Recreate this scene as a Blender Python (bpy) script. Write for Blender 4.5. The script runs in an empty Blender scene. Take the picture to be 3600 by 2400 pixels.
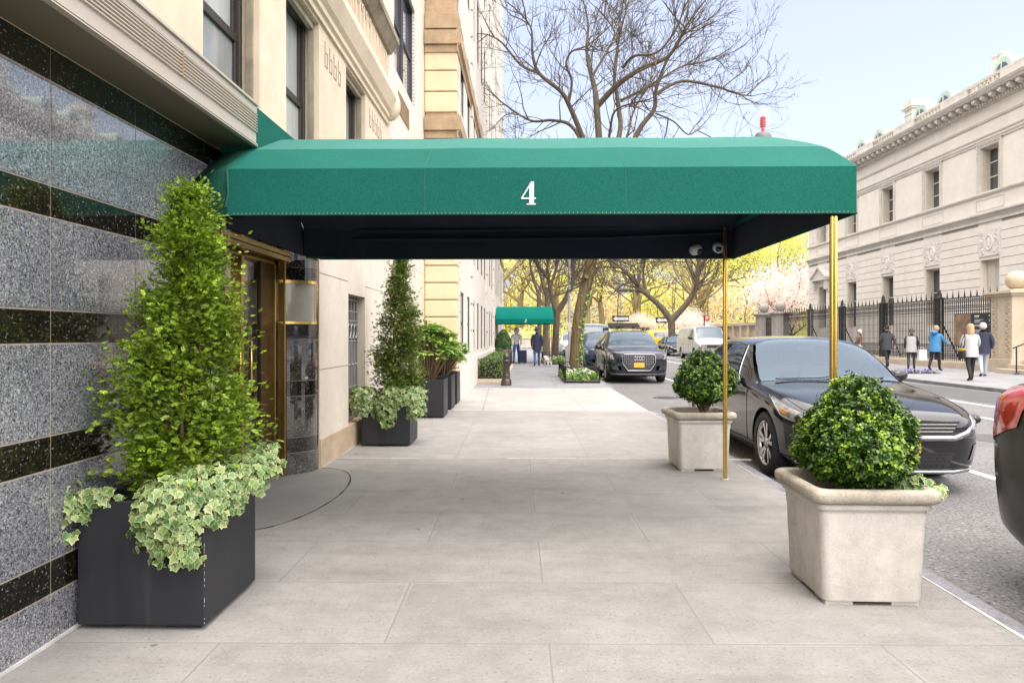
import bpy, bmesh, math, random
import numpy as np
from mathutils import Vector, Matrix

# ------------------------------------------------------------ camera, sky, sun, exposure
S = bpy.context.scene
R = math.radians
cam_data = bpy.data.cameras.new('camera')
cam = bpy.data.objects.new('camera', cam_data)
S.collection.objects.link(cam)
cam.location = (0, 0, 1.37)
cam.rotation_euler = (R(90), 0, R(1.07))
cam_data.sensor_width = 36
cam_data.lens = 24
cam_data.shift_y = -0.0056
cam_data.clip_start = 0.05
cam_data.clip_end = 3000
S.camera = cam

SUN_DIR = Vector((0.06, -0.30, 0.92)).normalized()      # towards the sun
elev = math.asin(SUN_DIR.z)
azim = math.atan2(SUN_DIR.x, SUN_DIR.y)
W = bpy.data.worlds.new('World'); S.world = W; W.use_nodes = True
wn = W.node_tree.nodes; wl = W.node_tree.links
sky = wn.new('ShaderNodeTexSky'); sky.sky_type = 'NISHITA'; sky.sun_disc = False
sky.sun_elevation = elev; sky.sun_rotation = azim
sky.air_density = 1.0; sky.dust_density = 5.0; sky.ozone_density = 1.0
bg = wn['Background']; bg.inputs['Strength'].default_value = 0.15
hs = wn.new('ShaderNodeHueSaturation'); hs.inputs['Saturation'].default_value = 0.62; hs.inputs['Value'].default_value = 1.12
wl.new(sky.outputs[0], hs.inputs['Color']); tn = wn.new('ShaderNodeMix'); tn.data_type = 'RGBA'; tn.blend_type = 'MULTIPLY'; tn.inputs[0].default_value = 1.0; tn.inputs[7].default_value = (1.0, 0.985, 1.035, 1)
wl.new(hs.outputs[0], tn.inputs[6]); wl.new(tn.outputs[2], bg.inputs['Color'])

sd = bpy.data.lights.new('sun', 'SUN'); sd.energy = 3.6; sd.angle = R(140); sd.color = (1.0, 0.93, 0.825)
sun = bpy.data.objects.new('sun', sd); S.collection.objects.link(sun)
sun.rotation_euler = SUN_DIR.to_track_quat('Z', 'Y').to_euler()

S.view_settings.view_transform = 'Standard'; S.view_settings.look = 'None'
S.view_settings.gamma = 1.0; S.view_settings.exposure = 1.15
S.view_settings.use_curve_mapping = False
S.cycles.max_bounces = 8; S.cycles.diffuse_bounces = 4; S.cycles.glossy_bounces = 4
S.cycles.transmission_bounces = 4; S.cycles.transparent_max_bounces = 8
S.cycles.caustics_reflective = False; S.cycles.caustics_refractive = False
S.cycles.use_denoising = True

rnd = random.Random(7)
C = S.collection

# ------------------------------------------------------------ object helpers
ORG = {}
def thing(name, label, cat, loc=(0, 0, 0), rotz=0, group=None):
    o = bpy.data.objects.new(name, None); C.objects.link(o)
    o.empty_display_size = 0.2
    o.location = loc; o.rotation_euler = (0, 0, rotz)
    o['label'] = label; o['category'] = cat
    if group: o['group'] = group
    ORG[o] = Vector(loc)
    return o
def tag(o, label, cat, group=None):
    o['label'] = label; o['category'] = cat
    if group: o['group'] = group
    return o
def copy_tree(o, parent=None):
    c = o.copy(); C.objects.link(c)
    if parent is not None: c.parent = parent
    for ch in list(o.children): copy_tree(ch, c)
    return c
def again(root, loc, rotz, label, group=None, scale=None):
    r = copy_tree(root); r.location = loc; r.rotation_euler = (0, 0, rotz); r['label'] = label
    if group: r['group'] = group
    if scale: r.scale = scale
    return r

class MB:
    def __init__(s): s.v = []; s.f = []; s.m = []; s.sm = []; s.k = 0
    def add(s, vs, fs, m=0, smooth=False):
        b = len(s.v); s.v += [tuple(v) for v in vs]
        for f in fs:
            s.f.append(tuple(b + i for i in f)); s.m.append(m); s.sm.append(smooth)
        return s
    def box(s, x0, x1, y0, y1, z0, z1, m=0):
        return s.add([(x0,y0,z0),(x1,y0,z0),(x1,y1,z0),(x0,y1,z0),(x0,y0,z1),(x1,y0,z1),(x1,y1,z1),(x0,y1,z1)],
            [(0,3,2,1),(4,5,6,7),(0,1,5,4),(1,2,6,5),(2,3,7,6),(3,0,4,7)], m)
    def cbox(s, c, h, m=0, rz=0, rx=0, ry=0):
        M = Matrix.Translation(c) @ Matrix.Rotation(rz,4,'Z') @ Matrix.Rotation(ry,4,'Y') @ Matrix.Rotation(rx,4,'X')
        b = [(-1,-1,-1),(1,-1,-1),(1,1,-1),(-1,1,-1),(-1,-1,1),(1,-1,1),(1,1,1),(-1,1,1)]
        return s.add([M @ Vector((p[0]*h[0],p[1]*h[1],p[2]*h[2])) for p in b],
            [(0,3,2,1),(4,5,6,7),(0,1,5,4),(1,2,6,5),(2,3,7,6),(3,0,4,7)], m)
    def quad(s, a, b, c, d, m=0): return s.add([a,b,c,d], [(0,1,2,3)], m)
    def prism(s, poly, axis, a, b, m=0, smooth=False):
        n = len(poly)
        def P(p, t):
            return {'x': (t,p[0],p[1]), 'y': (p[0],t,p[1]), 'z': (p[0],p[1],t)}[axis]
        vs = [P(p,a) for p in poly] + [P(p,b) for p in poly]
        s.add(vs, [tuple(range(n))[::-1], tuple(range(n,2*n))], m)
        return s.add(vs, [(i,(i+1)%n,n+(i+1)%n,n+i) for i in range(n)], m, smooth)
    def loft(s, rings, m=0, closed=True, cap=True, smooth=True):
        n = len(rings[0]); vs = [p for r in rings for p in r]; fs = []
        for i in range(len(rings)-1):
            for j in range(n if closed else n-1):
                a = i*n+j; b = i*n+(j+1)%n
                fs.append((a,b,b+n,a+n))
        s.add(vs, fs, m, smooth)
        if cap and closed:
            s.add(rings[0], [tuple(range(n))[::-1]], m); s.add(rings[-1], [tuple(range(n))], m)
        return s
    def tube(s, pts, rad, n=8, m=0, cap=True, smooth=True):
        pts = [Vector(p) for p in pts]
        if not hasattr(rad, '__len__'): rad = [rad]*len(pts)
        rings = []; ref = None
        for i, p in enumerate(pts):
            d = (pts[min(i+1,len(pts)-1)] - pts[max(i-1,0)])
            d = d.normalized() if d.length > 1e-9 else Vector((0,0,1))
            if ref is None: ref = d.orthogonal().normalized()
            else:
                ref = (ref - d*ref.dot(d))
                ref = ref.normalized() if ref.length > 1e-6 else d.orthogonal().normalized()
            q = d.cross(ref)
            rings.append([p + (ref*math.cos(2*math.pi*k/n) + q*math.sin(2*math.pi*k/n))*rad[i] for k in range(n)])
        return s.loft(rings, m, True, cap, smooth)
    def lathe(s, prof, c=(0,0,0), n=24, m=0, axis='z', smooth=True, cap=True):
        rings = []
        for r, t in prof:
            ring = []
            for k in range(n):
                a = 2*math.pi*k/n; ca, sa = max(r,1e-4)*math.cos(a), max(r,1e-4)*math.sin(a)
                ring.append({'z': (c[0]+ca,c[1]+sa,c[2]+t), 'x': (c[0]+t,c[1]+ca,c[2]+sa), 'y': (c[0]-ca,c[1]+t,c[2]+sa)}[axis])
            rings.append(ring)
        return s.loft(rings, m, True, cap, smooth)
    def ball(s, c, r, n=16, m=0, sq=(1,1,1)):
        k = max(6, n//2)
        return s.lathe([(r*math.sin(math.pi*i/k)*sq[0], -r*math.cos(math.pi*i/k)*sq[2]) for i in range(k+1)], c, n, m)
    def build(s, name, mats, parent=None, bevel=0, seg=2, weighted=False, local=False):
        if not isinstance(mats, (list,tuple)): mats = [mats]
        off = Vector((0,0,0))
        if parent is not None and not local: off = ORG[parent]
        me = bpy.data.meshes.new(name)
        me.from_pydata([(v[0]-off.x, v[1]-off.y, v[2]-off.z) for v in s.v], [], s.f)
        for m in mats: me.materials.append(m)
        me.polygons.foreach_set('material_index', s.m)
        me.polygons.foreach_set('use_smooth', s.sm)
        me.update()
        o = bpy.data.objects.new(name, me); C.objects.link(o)
        if parent is not None: o.parent = parent; ORG[o] = Vector(off) if not local else Vector((0,0,0))
        if bevel:
            b = o.modifiers.new('bevel','BEVEL'); b.width = bevel; b.segments = seg; b.limit_method = 'ANGLE'; b.angle_limit = R(40)
            b.harden_normals = False
        return o

def bigmesh(name, V, F, mats, parent=None, matidx=None, smooth=False, local=False):
    """V (n,3) array, F (m,k) array of constant size"""
    V = np.asarray(V, dtype=np.float64)
    if parent is not None and not local: V = V - np.array(ORG[parent])
    F = np.asarray(F, dtype=np.int32)
    me = bpy.data.meshes.new(name)
    me.vertices.add(len(V)); me.vertices.foreach_set('co', V.astype(np.float32).ravel())
    k = F.shape[1]
    me.loops.add(F.size); me.loops.foreach_set('vertex_index', F.ravel())
    me.polygons.add(len(F)); me.polygons.foreach_set('loop_start', np.arange(0, F.size, k, dtype=np.int32))
    if not isinstance(mats, (list,tuple)): mats = [mats]
    for m in mats: me.materials.append(m)
    if matidx is not None: me.polygons.foreach_set('material_index', np.asarray(matidx, dtype=np.int32))
    me.polygons.foreach_set('use_smooth', np.full(len(F), smooth))
    me.update(calc_edges=True); me.validate()
    o = bpy.data.objects.new(name, me); C.objects.link(o)
    if parent is not None: o.parent = parent; ORG[o] = ORG[parent]
    return o

def scatter(tv, tf, pos, nrm, scale, rng, up=None, droop=0.0):
    """copies of a template (xy plane, +z normal, +y tip) at pos facing nrm; returns V, F"""
    tv = np.asarray(tv, float); n = len(pos)
    nrm = nrm / np.maximum(np.linalg.norm(nrm, axis=1, keepdims=True), 1e-9)
    if up is None: up = rng.normal(size=(n,3))
    t = up - nrm*np.sum(up*nrm, axis=1, keepdims=True)
    t /= np.maximum(np.linalg.norm(t, axis=1, keepdims=True), 1e-9)
    b = np.cross(t, nrm)
    sc = np.asarray(scale).reshape(-1,1,1)
    V = pos[:,None,:] + sc*(tv[None,:,0:1]*b[:,None,:] + tv[None,:,1:2]*t[:,None,:] + tv[None,:,2:3]*nrm[:,None,:])
    tf = np.asarray(tf)
    F = (tf[None,:,:] + (np.arange(n)*len(tv))[:,None,None]).reshape(-1, tf.shape[1])
    return V.reshape(-1,3), F

# ------------------------------------------------------------ materials
def nodes(name):
    m = bpy.data.materials.new(name); m.use_nodes = True
    nt = m.node_tree; return m, nt.nodes, nt.links, nt.nodes['Principled BSDF']
def ramp(N, stops, interp='LINEAR'):
    r = N.new('ShaderNodeValToRGB'); cr = r.color_ramp; cr.interpolation = interp
    while len(cr.elements) < len(stops): cr.elements.new(0.5)
    for e, (p, c) in zip(cr.elements, stops):
        e.position = p; e.color = (*c, 1) if len(c) == 3 else c
    return r
def mixc(N, L, fac, a, b, mode='MIX'):
    x = N.new('ShaderNodeMix'); x.data_type = 'RGBA'; x.blend_type = mode
    for sock, v in ((x.inputs[0], fac), (x.inputs[6], a), (x.inputs[7], b)):
        if hasattr(v, 'is_output'): L.new(v, sock)
        elif isinstance(v, (int,float)): sock.default_value = v
        else: sock.default_value = (*v, 1)
    return x.outputs[2]
def noise(N, L, vec, scale, detail=4, rough=0.55):
    n = N.new('ShaderNodeTexNoise'); n.inputs['Scale'].default_value = scale
    n.inputs['Detail'].default_value = detail; n.inputs['Roughness'].default_value = rough
    L.new(vec, n.inputs['Vector']); return n.outputs['Fac']
def pmat(name, base, rough=0.6, metal=0.0, var=None, var2=None, bump=None, coat=0.0, spec=0.5, stretch=None, speck=None):
    """var = (scale, dark colour factor): broad mottling; bump = (scale, strength)"""
    m, N, L, P = nodes(name)
    tc = N.new('ShaderNodeTexCoord'); vec = tc.outputs['Object']
    if stretch:
        mp = N.new('ShaderNodeMapping'); mp.inputs['Scale'].default_value = stretch
        L.new(vec, mp.inputs['Vector']); vec = mp.outputs['Vector']
    col = None
    if var:
        f = noise(N, L, vec, var[0], 6, 0.6)
        k = var[1]
        r = ramp(N, [(0.3, tuple(c*k for c in base)), (0.7, base)]); L.new(f, r.inputs[0]); col = r.outputs[0]
    if var2:
        f = noise(N, L, vec, var2[0], 5, 0.65); k = var2[1]
        r = ramp(N, [(0.35, (k,k,k)), (0.65, (1,1,1))]); L.new(f, r.inputs[0])
        col = mixc(N, L, 1.0, col if col is not None else base, r.outputs[0], 'MULTIPLY')
    if speck:
        f = noise(N, L, vec, speck[0], 2, 0.5)
        r = ramp(N, [(0.34, (speck[1],)*3), (0.44, (1,1,1)), (0.6, (1,1,1)), (0.7, (speck[2],)*3)]); L.new(f, r.inputs[0])
        col = mixc(N, L, 1.0, col if col is not None else base, r.outputs[0], 'MULTIPLY')
    if col is None: P.inputs['Base Color'].default_value = (*base, 1)
    else: L.new(col, P.inputs['Base Color'])
    P.inputs['Roughness'].default_value = rough; P.inputs['Metallic'].default_value = metal
    P.inputs['Coat Weight'].default_value = coat; P.inputs['Coat Roughness'].default_value = 0.03
    P.inputs['Specular IOR Level'].default_value = spec
    if bump:
        f = noise(N, L, vec, bump[0], 5, 0.6)
        b = N.new('ShaderNodeBump'); b.inputs['Strength'].default_value = bump[1]; b.inputs['Distance'].default_value = 0.01
        L.new(f, b.inputs['Height']); L.new(b.outputs[0], P.inputs['Normal'])
    return m
def leafmat(name, stops, trans=0.35, rough=0.45, clump=None):
    """leaf colours picked per leaf, with light passing through; clump = (scale, factor)"""
    m, N, L, P = nodes(name)
    g = N.new('ShaderNodeNewGeometry')
    r = ramp(N, stops); L.new(g.outputs['Random Per Island'], r.inputs[0]); col = r.outputs[0]
    if clump:
        tc = N.new('ShaderNodeTexCoord'); f = noise(N, L, tc.outputs['Object'], clump[0], 2, 0.5)
        rr = ramp(N, [(0.35, (clump[1],)*3), (0.65, (1,1,1))]); L.new(f, rr.inputs[0])
        col = mixc(N, L, 1.0, col, rr.outputs[0], 'MULTIPLY')
    L.new(col, P.inputs['Base Color']); P.inputs['Roughness'].default_value = rough
    t = N.new('ShaderNodeBsdfTranslucent'); L.new(col, t.inputs['Color'])
    mx = N.new('ShaderNodeMixShader'); mx.inputs[0].default_value = trans
    L.new(P.outputs[0], mx.inputs[1]); L.new(t.outputs[0], mx.inputs[2])
    L.new(mx.outputs[0], N['Material Output'].inputs['Surface'])
    return m

def granite(name, stops, scale, rough=0.06, coat_ior=1.7):
    m, N, L, P = nodes(name)
    tc = N.new('ShaderNodeTexCoord'); vec = tc.outputs['Object']
    # warp a little so the grains are not round
    nz = N.new('ShaderNodeTexNoise'); nz.inputs['Scale'].default_value = scale*0.8; L.new(vec, nz.inputs['Vector'])
    v2 = N.new('ShaderNodeVectorMath'); v2.operation = 'MULTIPLY_ADD'
    v2.inputs[1].default_value = (0.02,0.02,0.02); L.new(nz.outputs['Color'], v2.inputs[0]); L.new(vec, v2.inputs[2])
    vo = N.new('ShaderNodeTexVoronoi'); vo.inputs['Scale'].default_value = scale; L.new(v2.outputs[0], vo.inputs['Vector'])
    sx = N.new('ShaderNodeSeparateColor'); L.new(vo.outputs['Color'], sx.inputs[0])
    r = ramp(N, stops, 'CONSTANT'); L.new(sx.outputs[0], r.inputs[0]); col = r.outputs[0]
    f = noise(N, L, vec, 1.7, 4, 0.6)
    rr = ramp(N, [(0.3, (0.75,)*3), (0.7, (1.15,)*3)]); L.new(f, rr.inputs[0])
    col = mixc(N, L, 1.0, col, rr.outputs[0], 'MULTIPLY')
    L.new(col, P.inputs['Base Color'])
    P.inputs['Roughness'].default_value = rough; P.inputs['Specular IOR Level'].default_value = 0.6
    P.inputs['Coat Weight'].default_value = 1.0; P.inputs['Coat Roughness'].default_value = 0.015; P.inputs['Coat IOR'].default_value = coat_ior
    return m

def paving(name, base, joint, w, h, off, phase, jw=0.005, skew=-0.012, light=True, speckle=(0.50, 1.45), rowcol=0.07):
    """flagstones in a running bond, laid in the ground plane, with worn joints and exposed aggregate"""
    m, N, L, P = nodes(name)
    tc = N.new('ShaderNodeTexCoord')
    mp = N.new('ShaderNodeMapping'); mp.inputs['Location'].default_value = (phase[0], phase[1], 0)
    mp.inputs['Rotation'].default_value = (0, 0, skew)
    L.new(tc.outputs['Object'], mp.inputs['Vector']); vec = mp.outputs['Vector']
    def brick(ms):
        b = N.new('ShaderNodeTexBrick'); b.offset = off; b.squash = 1.0
        b.inputs['Scale'].default_value = 1.0; b.inputs['Brick Width'].default_value = w; b.inputs['Row Height'].default_value = h
        b.inputs['Mortar Size'].default_value = ms; b.inputs['Mortar Smooth'].default_value = 0.1; b.inputs['Bias'].default_value = 0
        b.inputs['Color1'].default_value = (1-rowcol,1-rowcol,1-rowcol,1); b.inputs['Color2'].default_value = (1+rowcol*.3,)*3+(1,)
        b.inputs['Mortar'].default_value = (1,1,1,1)
        L.new(vec, b.inputs['Vector']); return b
    b1 = brick(jw)
    col = mixc(N, L, 1.0, base, b1.outputs['Color'], 'MULTIPLY')
    # broad stains, then aggregate
    f = noise(N, L, tc.outputs['Object'], 0.9, 6, 0.65)
    r = ramp(N, [(0.3, (0.80,0.79,0.78)), (0.62, (1.04,1.03,1.02))]); L.new(f, r.inputs[0])
    col = mixc(N, L, 1.0, col, r.outputs[0], 'MULTIPLY')
    f = noise(N, L, tc.outputs['Object'], 6, 6, 0.7)
    r = ramp(N, [(0.3, (0.86,)*3), (0.6, (1.03,)*3)]); L.new(f, r.inputs[0])
    col = mixc(N, L, 1.0, col, r.outputs[0], 'MULTIPLY')
    f = noise(N, L, tc.outputs['Object'], 62, 3, 0.7)
    r = ramp(N, [(0.30, (speckle[0],)*3), (0.42, (1,1,1)), (0.60, (1,1,1)), (0.72, (speckle[1],)*3)]); L.new(f, r.inputs[0])
    col = mixc(N, L, 0.9, col, r.outputs[0], 'MULTIPLY')
    vo = N.new('ShaderNodeTexVoronoi'); vo.inputs['Scale'].default_value = 2.6; L.new(tc.outputs['Object'], vo.inputs['Vector'])
    r = ramp(N, [(0.036, (0.52,)*3), (0.052, (1,1,1))]); L.new(vo.outputs['Distance'], r.inputs[0])
    sx = N.new('ShaderNodeSeparateColor'); L.new(vo.outputs['Color'], sx.inputs[0])
    pk_ = N.new('ShaderNodeMath'); pk_.operation = 'GREATER_THAN'; pk_.inputs[1].default_value = 0.5; L.new(sx.outputs[1], pk_.inputs[0])
    col = mixc(N, L, pk_.outputs[0], col, mixc(N, L, 1.0, col, r.outputs[0], 'MULTIPLY'))
    mp2 = N.new('ShaderNodeMapping'); mp2.inputs['Scale'].default_value = (0.5, 3.2, 1); L.new(tc.outputs['Object'], mp2.inputs['Vector'])
    f = noise(N, L, mp2.outputs['Vector'], 1.4, 7, 0.7)
    r = ramp(N, [(0.28, (0.80,0.78,0.75)), (0.5, (1,1,1))]); L.new(f, r.inputs[0])
    col = mixc(N, L, 0.8, col, r.outputs[0], 'MULTIPLY')
    if light:
        b2 = brick(0.022)
        f = noise(N, L, tc.outputs['Object'], 1.1, 2, 0.5)
        r = ramp(N, [(0.50, (0,0,0)), (0.62, (0.25,)*3)]); L.new(f, r.inputs[0])
        k = N.new('ShaderNodeMath'); k.operation = 'MULTIPLY'; L.new(b2.outputs['Fac'], k.inputs[0]); L.new(r.outputs[0], k.inputs[1])
        col = mixc(N, L, k.outputs[0], col, tuple(min(1,c*1.25) for c in base))
    col = mixc(N, L, b1.outputs['Fac'], col, joint)
    L.new(col, P.inputs['Base Color']); P.inputs['Roughness'].default_value = 0.85
    P.inputs['Specular IOR Level'].default_value = 0.3
    f = noise(N, L, tc.outputs['Object'], 60, 4, 0.6)
    bm = N.new('ShaderNodeBump'); bm.inputs['Strength'].default_value = 0.25; bm.inputs['Distance'].default_value = 0.004
    L.new(f, bm.inputs['Height']); L.new(bm.outputs[0], P.inputs['Normal'])
    return m

M = {}
M['slab'] = paving('flagstone', (0.262,0.257,0.243), (0.175,0.17,0.16), 1.47, 0.755, 0.5, (0.59+0.735, 0.0-0.02, 0), jw=0.004)
M['slab_far'] = paving('rough concrete', (0.275,0.271,0.26), (0.205,0.20,0.19), 1.5, 1.5, 0.0, (0.7, 0.3, 0), jw=0.006, skew=-0.01, light=False, speckle=(0.6,1.3), rowcol=0.05)
M['slab_grey'] = paving('grey flags', (0.245,0.25,0.258), (0.17,0.17,0.17), 1.45, 1.5, 0.0, (0.60, 0.3, 0), jw=0.012, skew=0.0, light=False, rowcol=0.04)
M['apron'] = paving('driveway concrete', (0.37,0.355,0.33), (0.22,0.20,0.18), 1.9, 1.4, 0.0, (0.4, 0.2, 0), jw=0.012, skew=-0.03, light=False, rowcol=0.06)  # driveway concrete's tone raised so its colour stands in for a sunlit band
M['entry'] = pmat('entrance slab stone', (0.225,0.222,0.21), 0.6, var=(2.5,0.8), speck=(110,0.75,1.2), bump=(40,0.15))
M['kerb'] = pmat('kerb stone', (0.27,0.275,0.295), 0.8, var=(2.2,0.5), var2=(14,0.75), speck=(90,0.7,1.3), bump=(30,0.3))
M['caulk'] = pmat('white caulk line', (0.58,0.57,0.55), 0.8, var=(9,0.6))
M['asphalt'] = pmat('asphalt', (0.165,0.163,0.16), 0.85, var=(0.55,0.75), var2=(5,0.86), speck=(42,0.35,2.0), bump=(70,0.5))
M['patch'] = pmat('worn asphalt patch', (0.085,0.085,0.088), 0.85, var=(1.5,0.75), speck=(60,0.5,1.8), bump=(70,0.4))
M['paint_line'] = pmat('road line paint', (0.75,0.74,0.71), 0.7, var=(9,0.72), speck=(60,0.6,1.0))
M['stone'] = pmat('cream limestone', (0.72,0.605,0.45), 0.75, var=(0.8,0.80), var2=(4,0.9), bump=(25,0.12))
M['stone_pale'] = pmat('pale limestone', (0.70,0.62,0.52), 0.75, var=(1.3,0.84), var2=(7,0.92), bump=(25,0.12))
M['stone_plinth'] = pmat('stained plinth stone', (0.58,0.44,0.30), 0.8, var=(2.2,0.7), var2=(9,0.85), bump=(25,0.2))
M['stone_groove'] = pmat('stone joint', (0.24,0.19,0.14), 0.9)
M['stone_dirty'] = pmat('weathered ledge stone', (0.42,0.36,0.26), 0.85, var=(2.0,0.45), var2=(9,0.75), bump=(18,0.3))
M['stone_orange'] = pmat('warm ashlar', (0.76,0.575,0.37), 0.75, var=(0.9,0.85), var2=(4,0.92), bump=(20,0.12))
M['stone_tan'] = pmat('weathered tan belt', (0.50,0.36,0.22), 0.85, var=(1.8,0.6), var2=(8,0.8), bump=(18,0.25))
M['stone_white'] = pmat('pale facade stone', (0.68,0.63,0.56), 0.75, var=(0.7,0.86), var2=(4,0.92))
M['mansion'] = pmat('grey limestone', (0.75,0.69,0.60), 0.8, var=(0.35,0.88), var2=(1.8,0.92))
M['mansion_joint'] = pmat('dark limestone joint', (0.30,0.27,0.235), 0.9)  # one even darker tone for the joints between courses
M['mansion_trim'] = pmat('carved limestone', (0.66,0.615,0.55), 0.8, var=(1.2,0.75), var2=(7,0.85))
M['relief'] = pmat('carved relief stone', (0.70,0.65,0.59), 0.85, var=(2.5,0.8))
M['gate_stone'] = pmat('tan pier limestone', (0.56,0.46,0.34), 0.8, var=(0.8,0.8), var2=(5,0.88), bump=(20,0.2))
M['gate_grey'] = pmat('grey pier stone', (0.36,0.33,0.30), 0.85, var=(1.2,0.7), var2=(7,0.8))
M['shutter'] = pmat('painted shutter wood', (0.58,0.53,0.44), 0.6, var=(2,0.9))
M['copper'] = pmat('verdigris copper', (0.40,0.52,0.44), 0.7, var=(2,0.8))
M['glass_dark'] = pmat('dark window glass', (0.03,0.035,0.04), 0.04, coat=1.0, spec=0.8)
M['glass_blind'] = pmat('window glass over pale blind', (0.55,0.57,0.56), 0.08, var=(1.4,0.65), stretch=(1,3,0.6), coat=1.0)
M['glass_screen'] = pmat('window glass behind insect screen', (0.33,0.34,0.34), 0.12, var=(1.1,0.6), stretch=(1,3,0.6), coat=0.6)
M['glass_blue'] = pmat('sky reflecting glass', (0.10,0.13,0.17), 0.04, coat=1.0, spec=0.9)
M['bronze'] = pmat('dark bronze frame', (0.055,0.047,0.04), 0.45, metal=0.3, var=(6,0.7))
M['frame_black'] = pmat('black window frame', (0.025,0.028,0.036), 0.4)
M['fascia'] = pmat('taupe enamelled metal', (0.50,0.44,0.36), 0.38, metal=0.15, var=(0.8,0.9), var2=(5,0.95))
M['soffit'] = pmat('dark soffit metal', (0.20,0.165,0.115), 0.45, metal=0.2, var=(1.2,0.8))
M['rust'] = pmat('rust streak', (0.26,0.17,0.09), 0.8)
M['grout'] = pmat('tan grout', (0.44,0.37,0.30), 0.85, var=(5,0.8))
M['granite_light'] = granite('blue grey granite', [(0,(0.035,0.037,0.042)),(0.16,(0.095,0.10,0.115)),(0.40,(0.185,0.192,0.215)),(0.66,(0.27,0.272,0.285)),(0.86,(0.42,0.41,0.39)),(0.94,(0.12,0.145,0.20))], 185)
M['granite_dark'] = granite('black granite', [(0,(0.006,0.0055,0.005)),(0.45,(0.011,0.010,0.008)),(0.80,(0.026,0.022,0.015)),(0.93,(0.075,0.062,0.04)),(0.975,(0.19,0.19,0.19))], 165, 0.06, 1.42)
M['granite_column'] = granite('polished column granite', [(0,(0.015,0.015,0.015)),(0.4,(0.045,0.042,0.038)),(0.75,(0.10,0.095,0.085)),(0.92,(0.20,0.18,0.15))], 150, 0.06)
M['brass'] = pmat('polished brass', (0.80,0.56,0.16), 0.2, metal=1.0, var=(3,0.8))
M['brass_old'] = pmat('aged brass', (0.55,0.38,0.13), 0.3, metal=1.0, var=(2,0.6))
M['door_dark'] = pmat('dark lobby glass', (0.018,0.011,0.006), 0.08, coat=0.7)
M['door_wood'] = pmat('bronze door panel', (0.085,0.045,0.018), 0.35, metal=0.5, var=(2,0.7))
M['lamp_glass'] = pmat('frosted sconce glass', (0.46,0.44,0.38), 0.12, var=(3,0.75), coat=0.8)
M['green'] = pmat('green canvas', (0.013,0.138,0.106), 0.8, var=(1.2,0.85), var2=(150,0.60), bump=(4,0.25), spec=0.08)
M['green_pale'] = pmat('paler green canvas', (0.055,0.205,0.17), 0.85, spec=0.08, var=(0.7,0.82), var2=(150,0.7), bump=(300,0.25))  # paler green, laid on the awning's top facets
M['green_dirty'] = pmat('sooty green canvas', (0.022,0.125,0.085), 0.85, spec=0.1, var=(4,0.55), var2=(260,0.72), bump=(30,0.3))
M['green_teal'] = pmat('teal canvas', (0.003,0.16,0.125), 0.8, spec=0.08, var=(1.5,0.88), var2=(150,0.85))
M['seam'] = pmat('dark seam thread', (0.012,0.10,0.07), 0.85)  # even green, slightly darker than the canvas
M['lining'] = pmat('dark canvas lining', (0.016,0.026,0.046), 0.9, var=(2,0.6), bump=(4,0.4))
M['white_ink'] = pmat('white lettering', (0.82,0.82,0.80), 0.6)
M['thread'] = pmat('pale lacing thread', (0.20,0.24,0.16), 0.8)
M['planter_black'] = pmat('black fibre planter', (0.017,0.019,0.024), 0.5, var=(1.7,0.65), var2=(8,0.8), stretch=(3,3,0.35), speck=(2.2,0.85,2.0), bump=(120,0.1))
M['scuff'] = pmat('pale scuffed edge', (0.26,0.25,0.24), 0.8)
M['cement'] = pmat('cast cement', (0.66,0.62,0.56), 0.9, var=(3.2,0.80), var2=(12,0.86), speck=(140,0.86,1.05), bump=(45,0.25))
M['cement_rim'] = pmat('mossy cement rim', (0.48,0.43,0.345), 0.9, var=(5,0.62), var2=(16,0.8), speck=(110,0.72,1.1), bump=(45,0.35))
M['soil'] = pmat('potting soil', (0.045,0.032,0.022), 0.95, var=(14,0.5), bump=(30,1.0))
M['bark'] = pmat('street tree bark', (0.215,0.16,0.07), 0.9, var=(5,0.38), var2=(16,0.6), stretch=(3,3,0.35), bump=(14,0.8))
M['bark_grey'] = pmat('grey bark', (0.13,0.10,0.068), 0.9, var=(4,0.5), stretch=(2,2,0.5), bump=(12,0.6))
M['bark_pale'] = pmat('pale park bark', (0.31,0.225,0.13), 0.9, var=(3,0.55), stretch=(2,2,0.5))  # pale golden brown, mottled, for the park trees
M['stem'] = pmat('shrub stem', (0.16,0.105,0.06), 0.85, var=(10,0.6))
M['iron'] = pmat('black wrought iron', (0.022,0.022,0.025), 0.5, metal=0.3)
M['iron_brown'] = pmat('bronze painted iron', (0.085,0.07,0.055), 0.38, metal=0.6, var=(4,0.7))
M['steel'] = pmat('galvanised steel', (0.42,0.44,0.46), 0.5, metal=0.5, var=(3,0.85), var2=(18,0.9))
M['conc_base'] = pmat('lamp base paint', (0.42,0.42,0.41), 0.7, var=(3,0.8))
M['cam_white'] = pmat('white camera shell', (0.62,0.64,0.66), 0.35)
M['black_gloss'] = pmat('black glossy plastic', (0.012,0.012,0.014), 0.15)
M['black_matt'] = pmat('black plastic', (0.018,0.018,0.02), 0.6)
M['red'] = pmat('red beacon lens', (0.65,0.02,0.03), 0.2)
M['brick_tan'] = None

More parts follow.
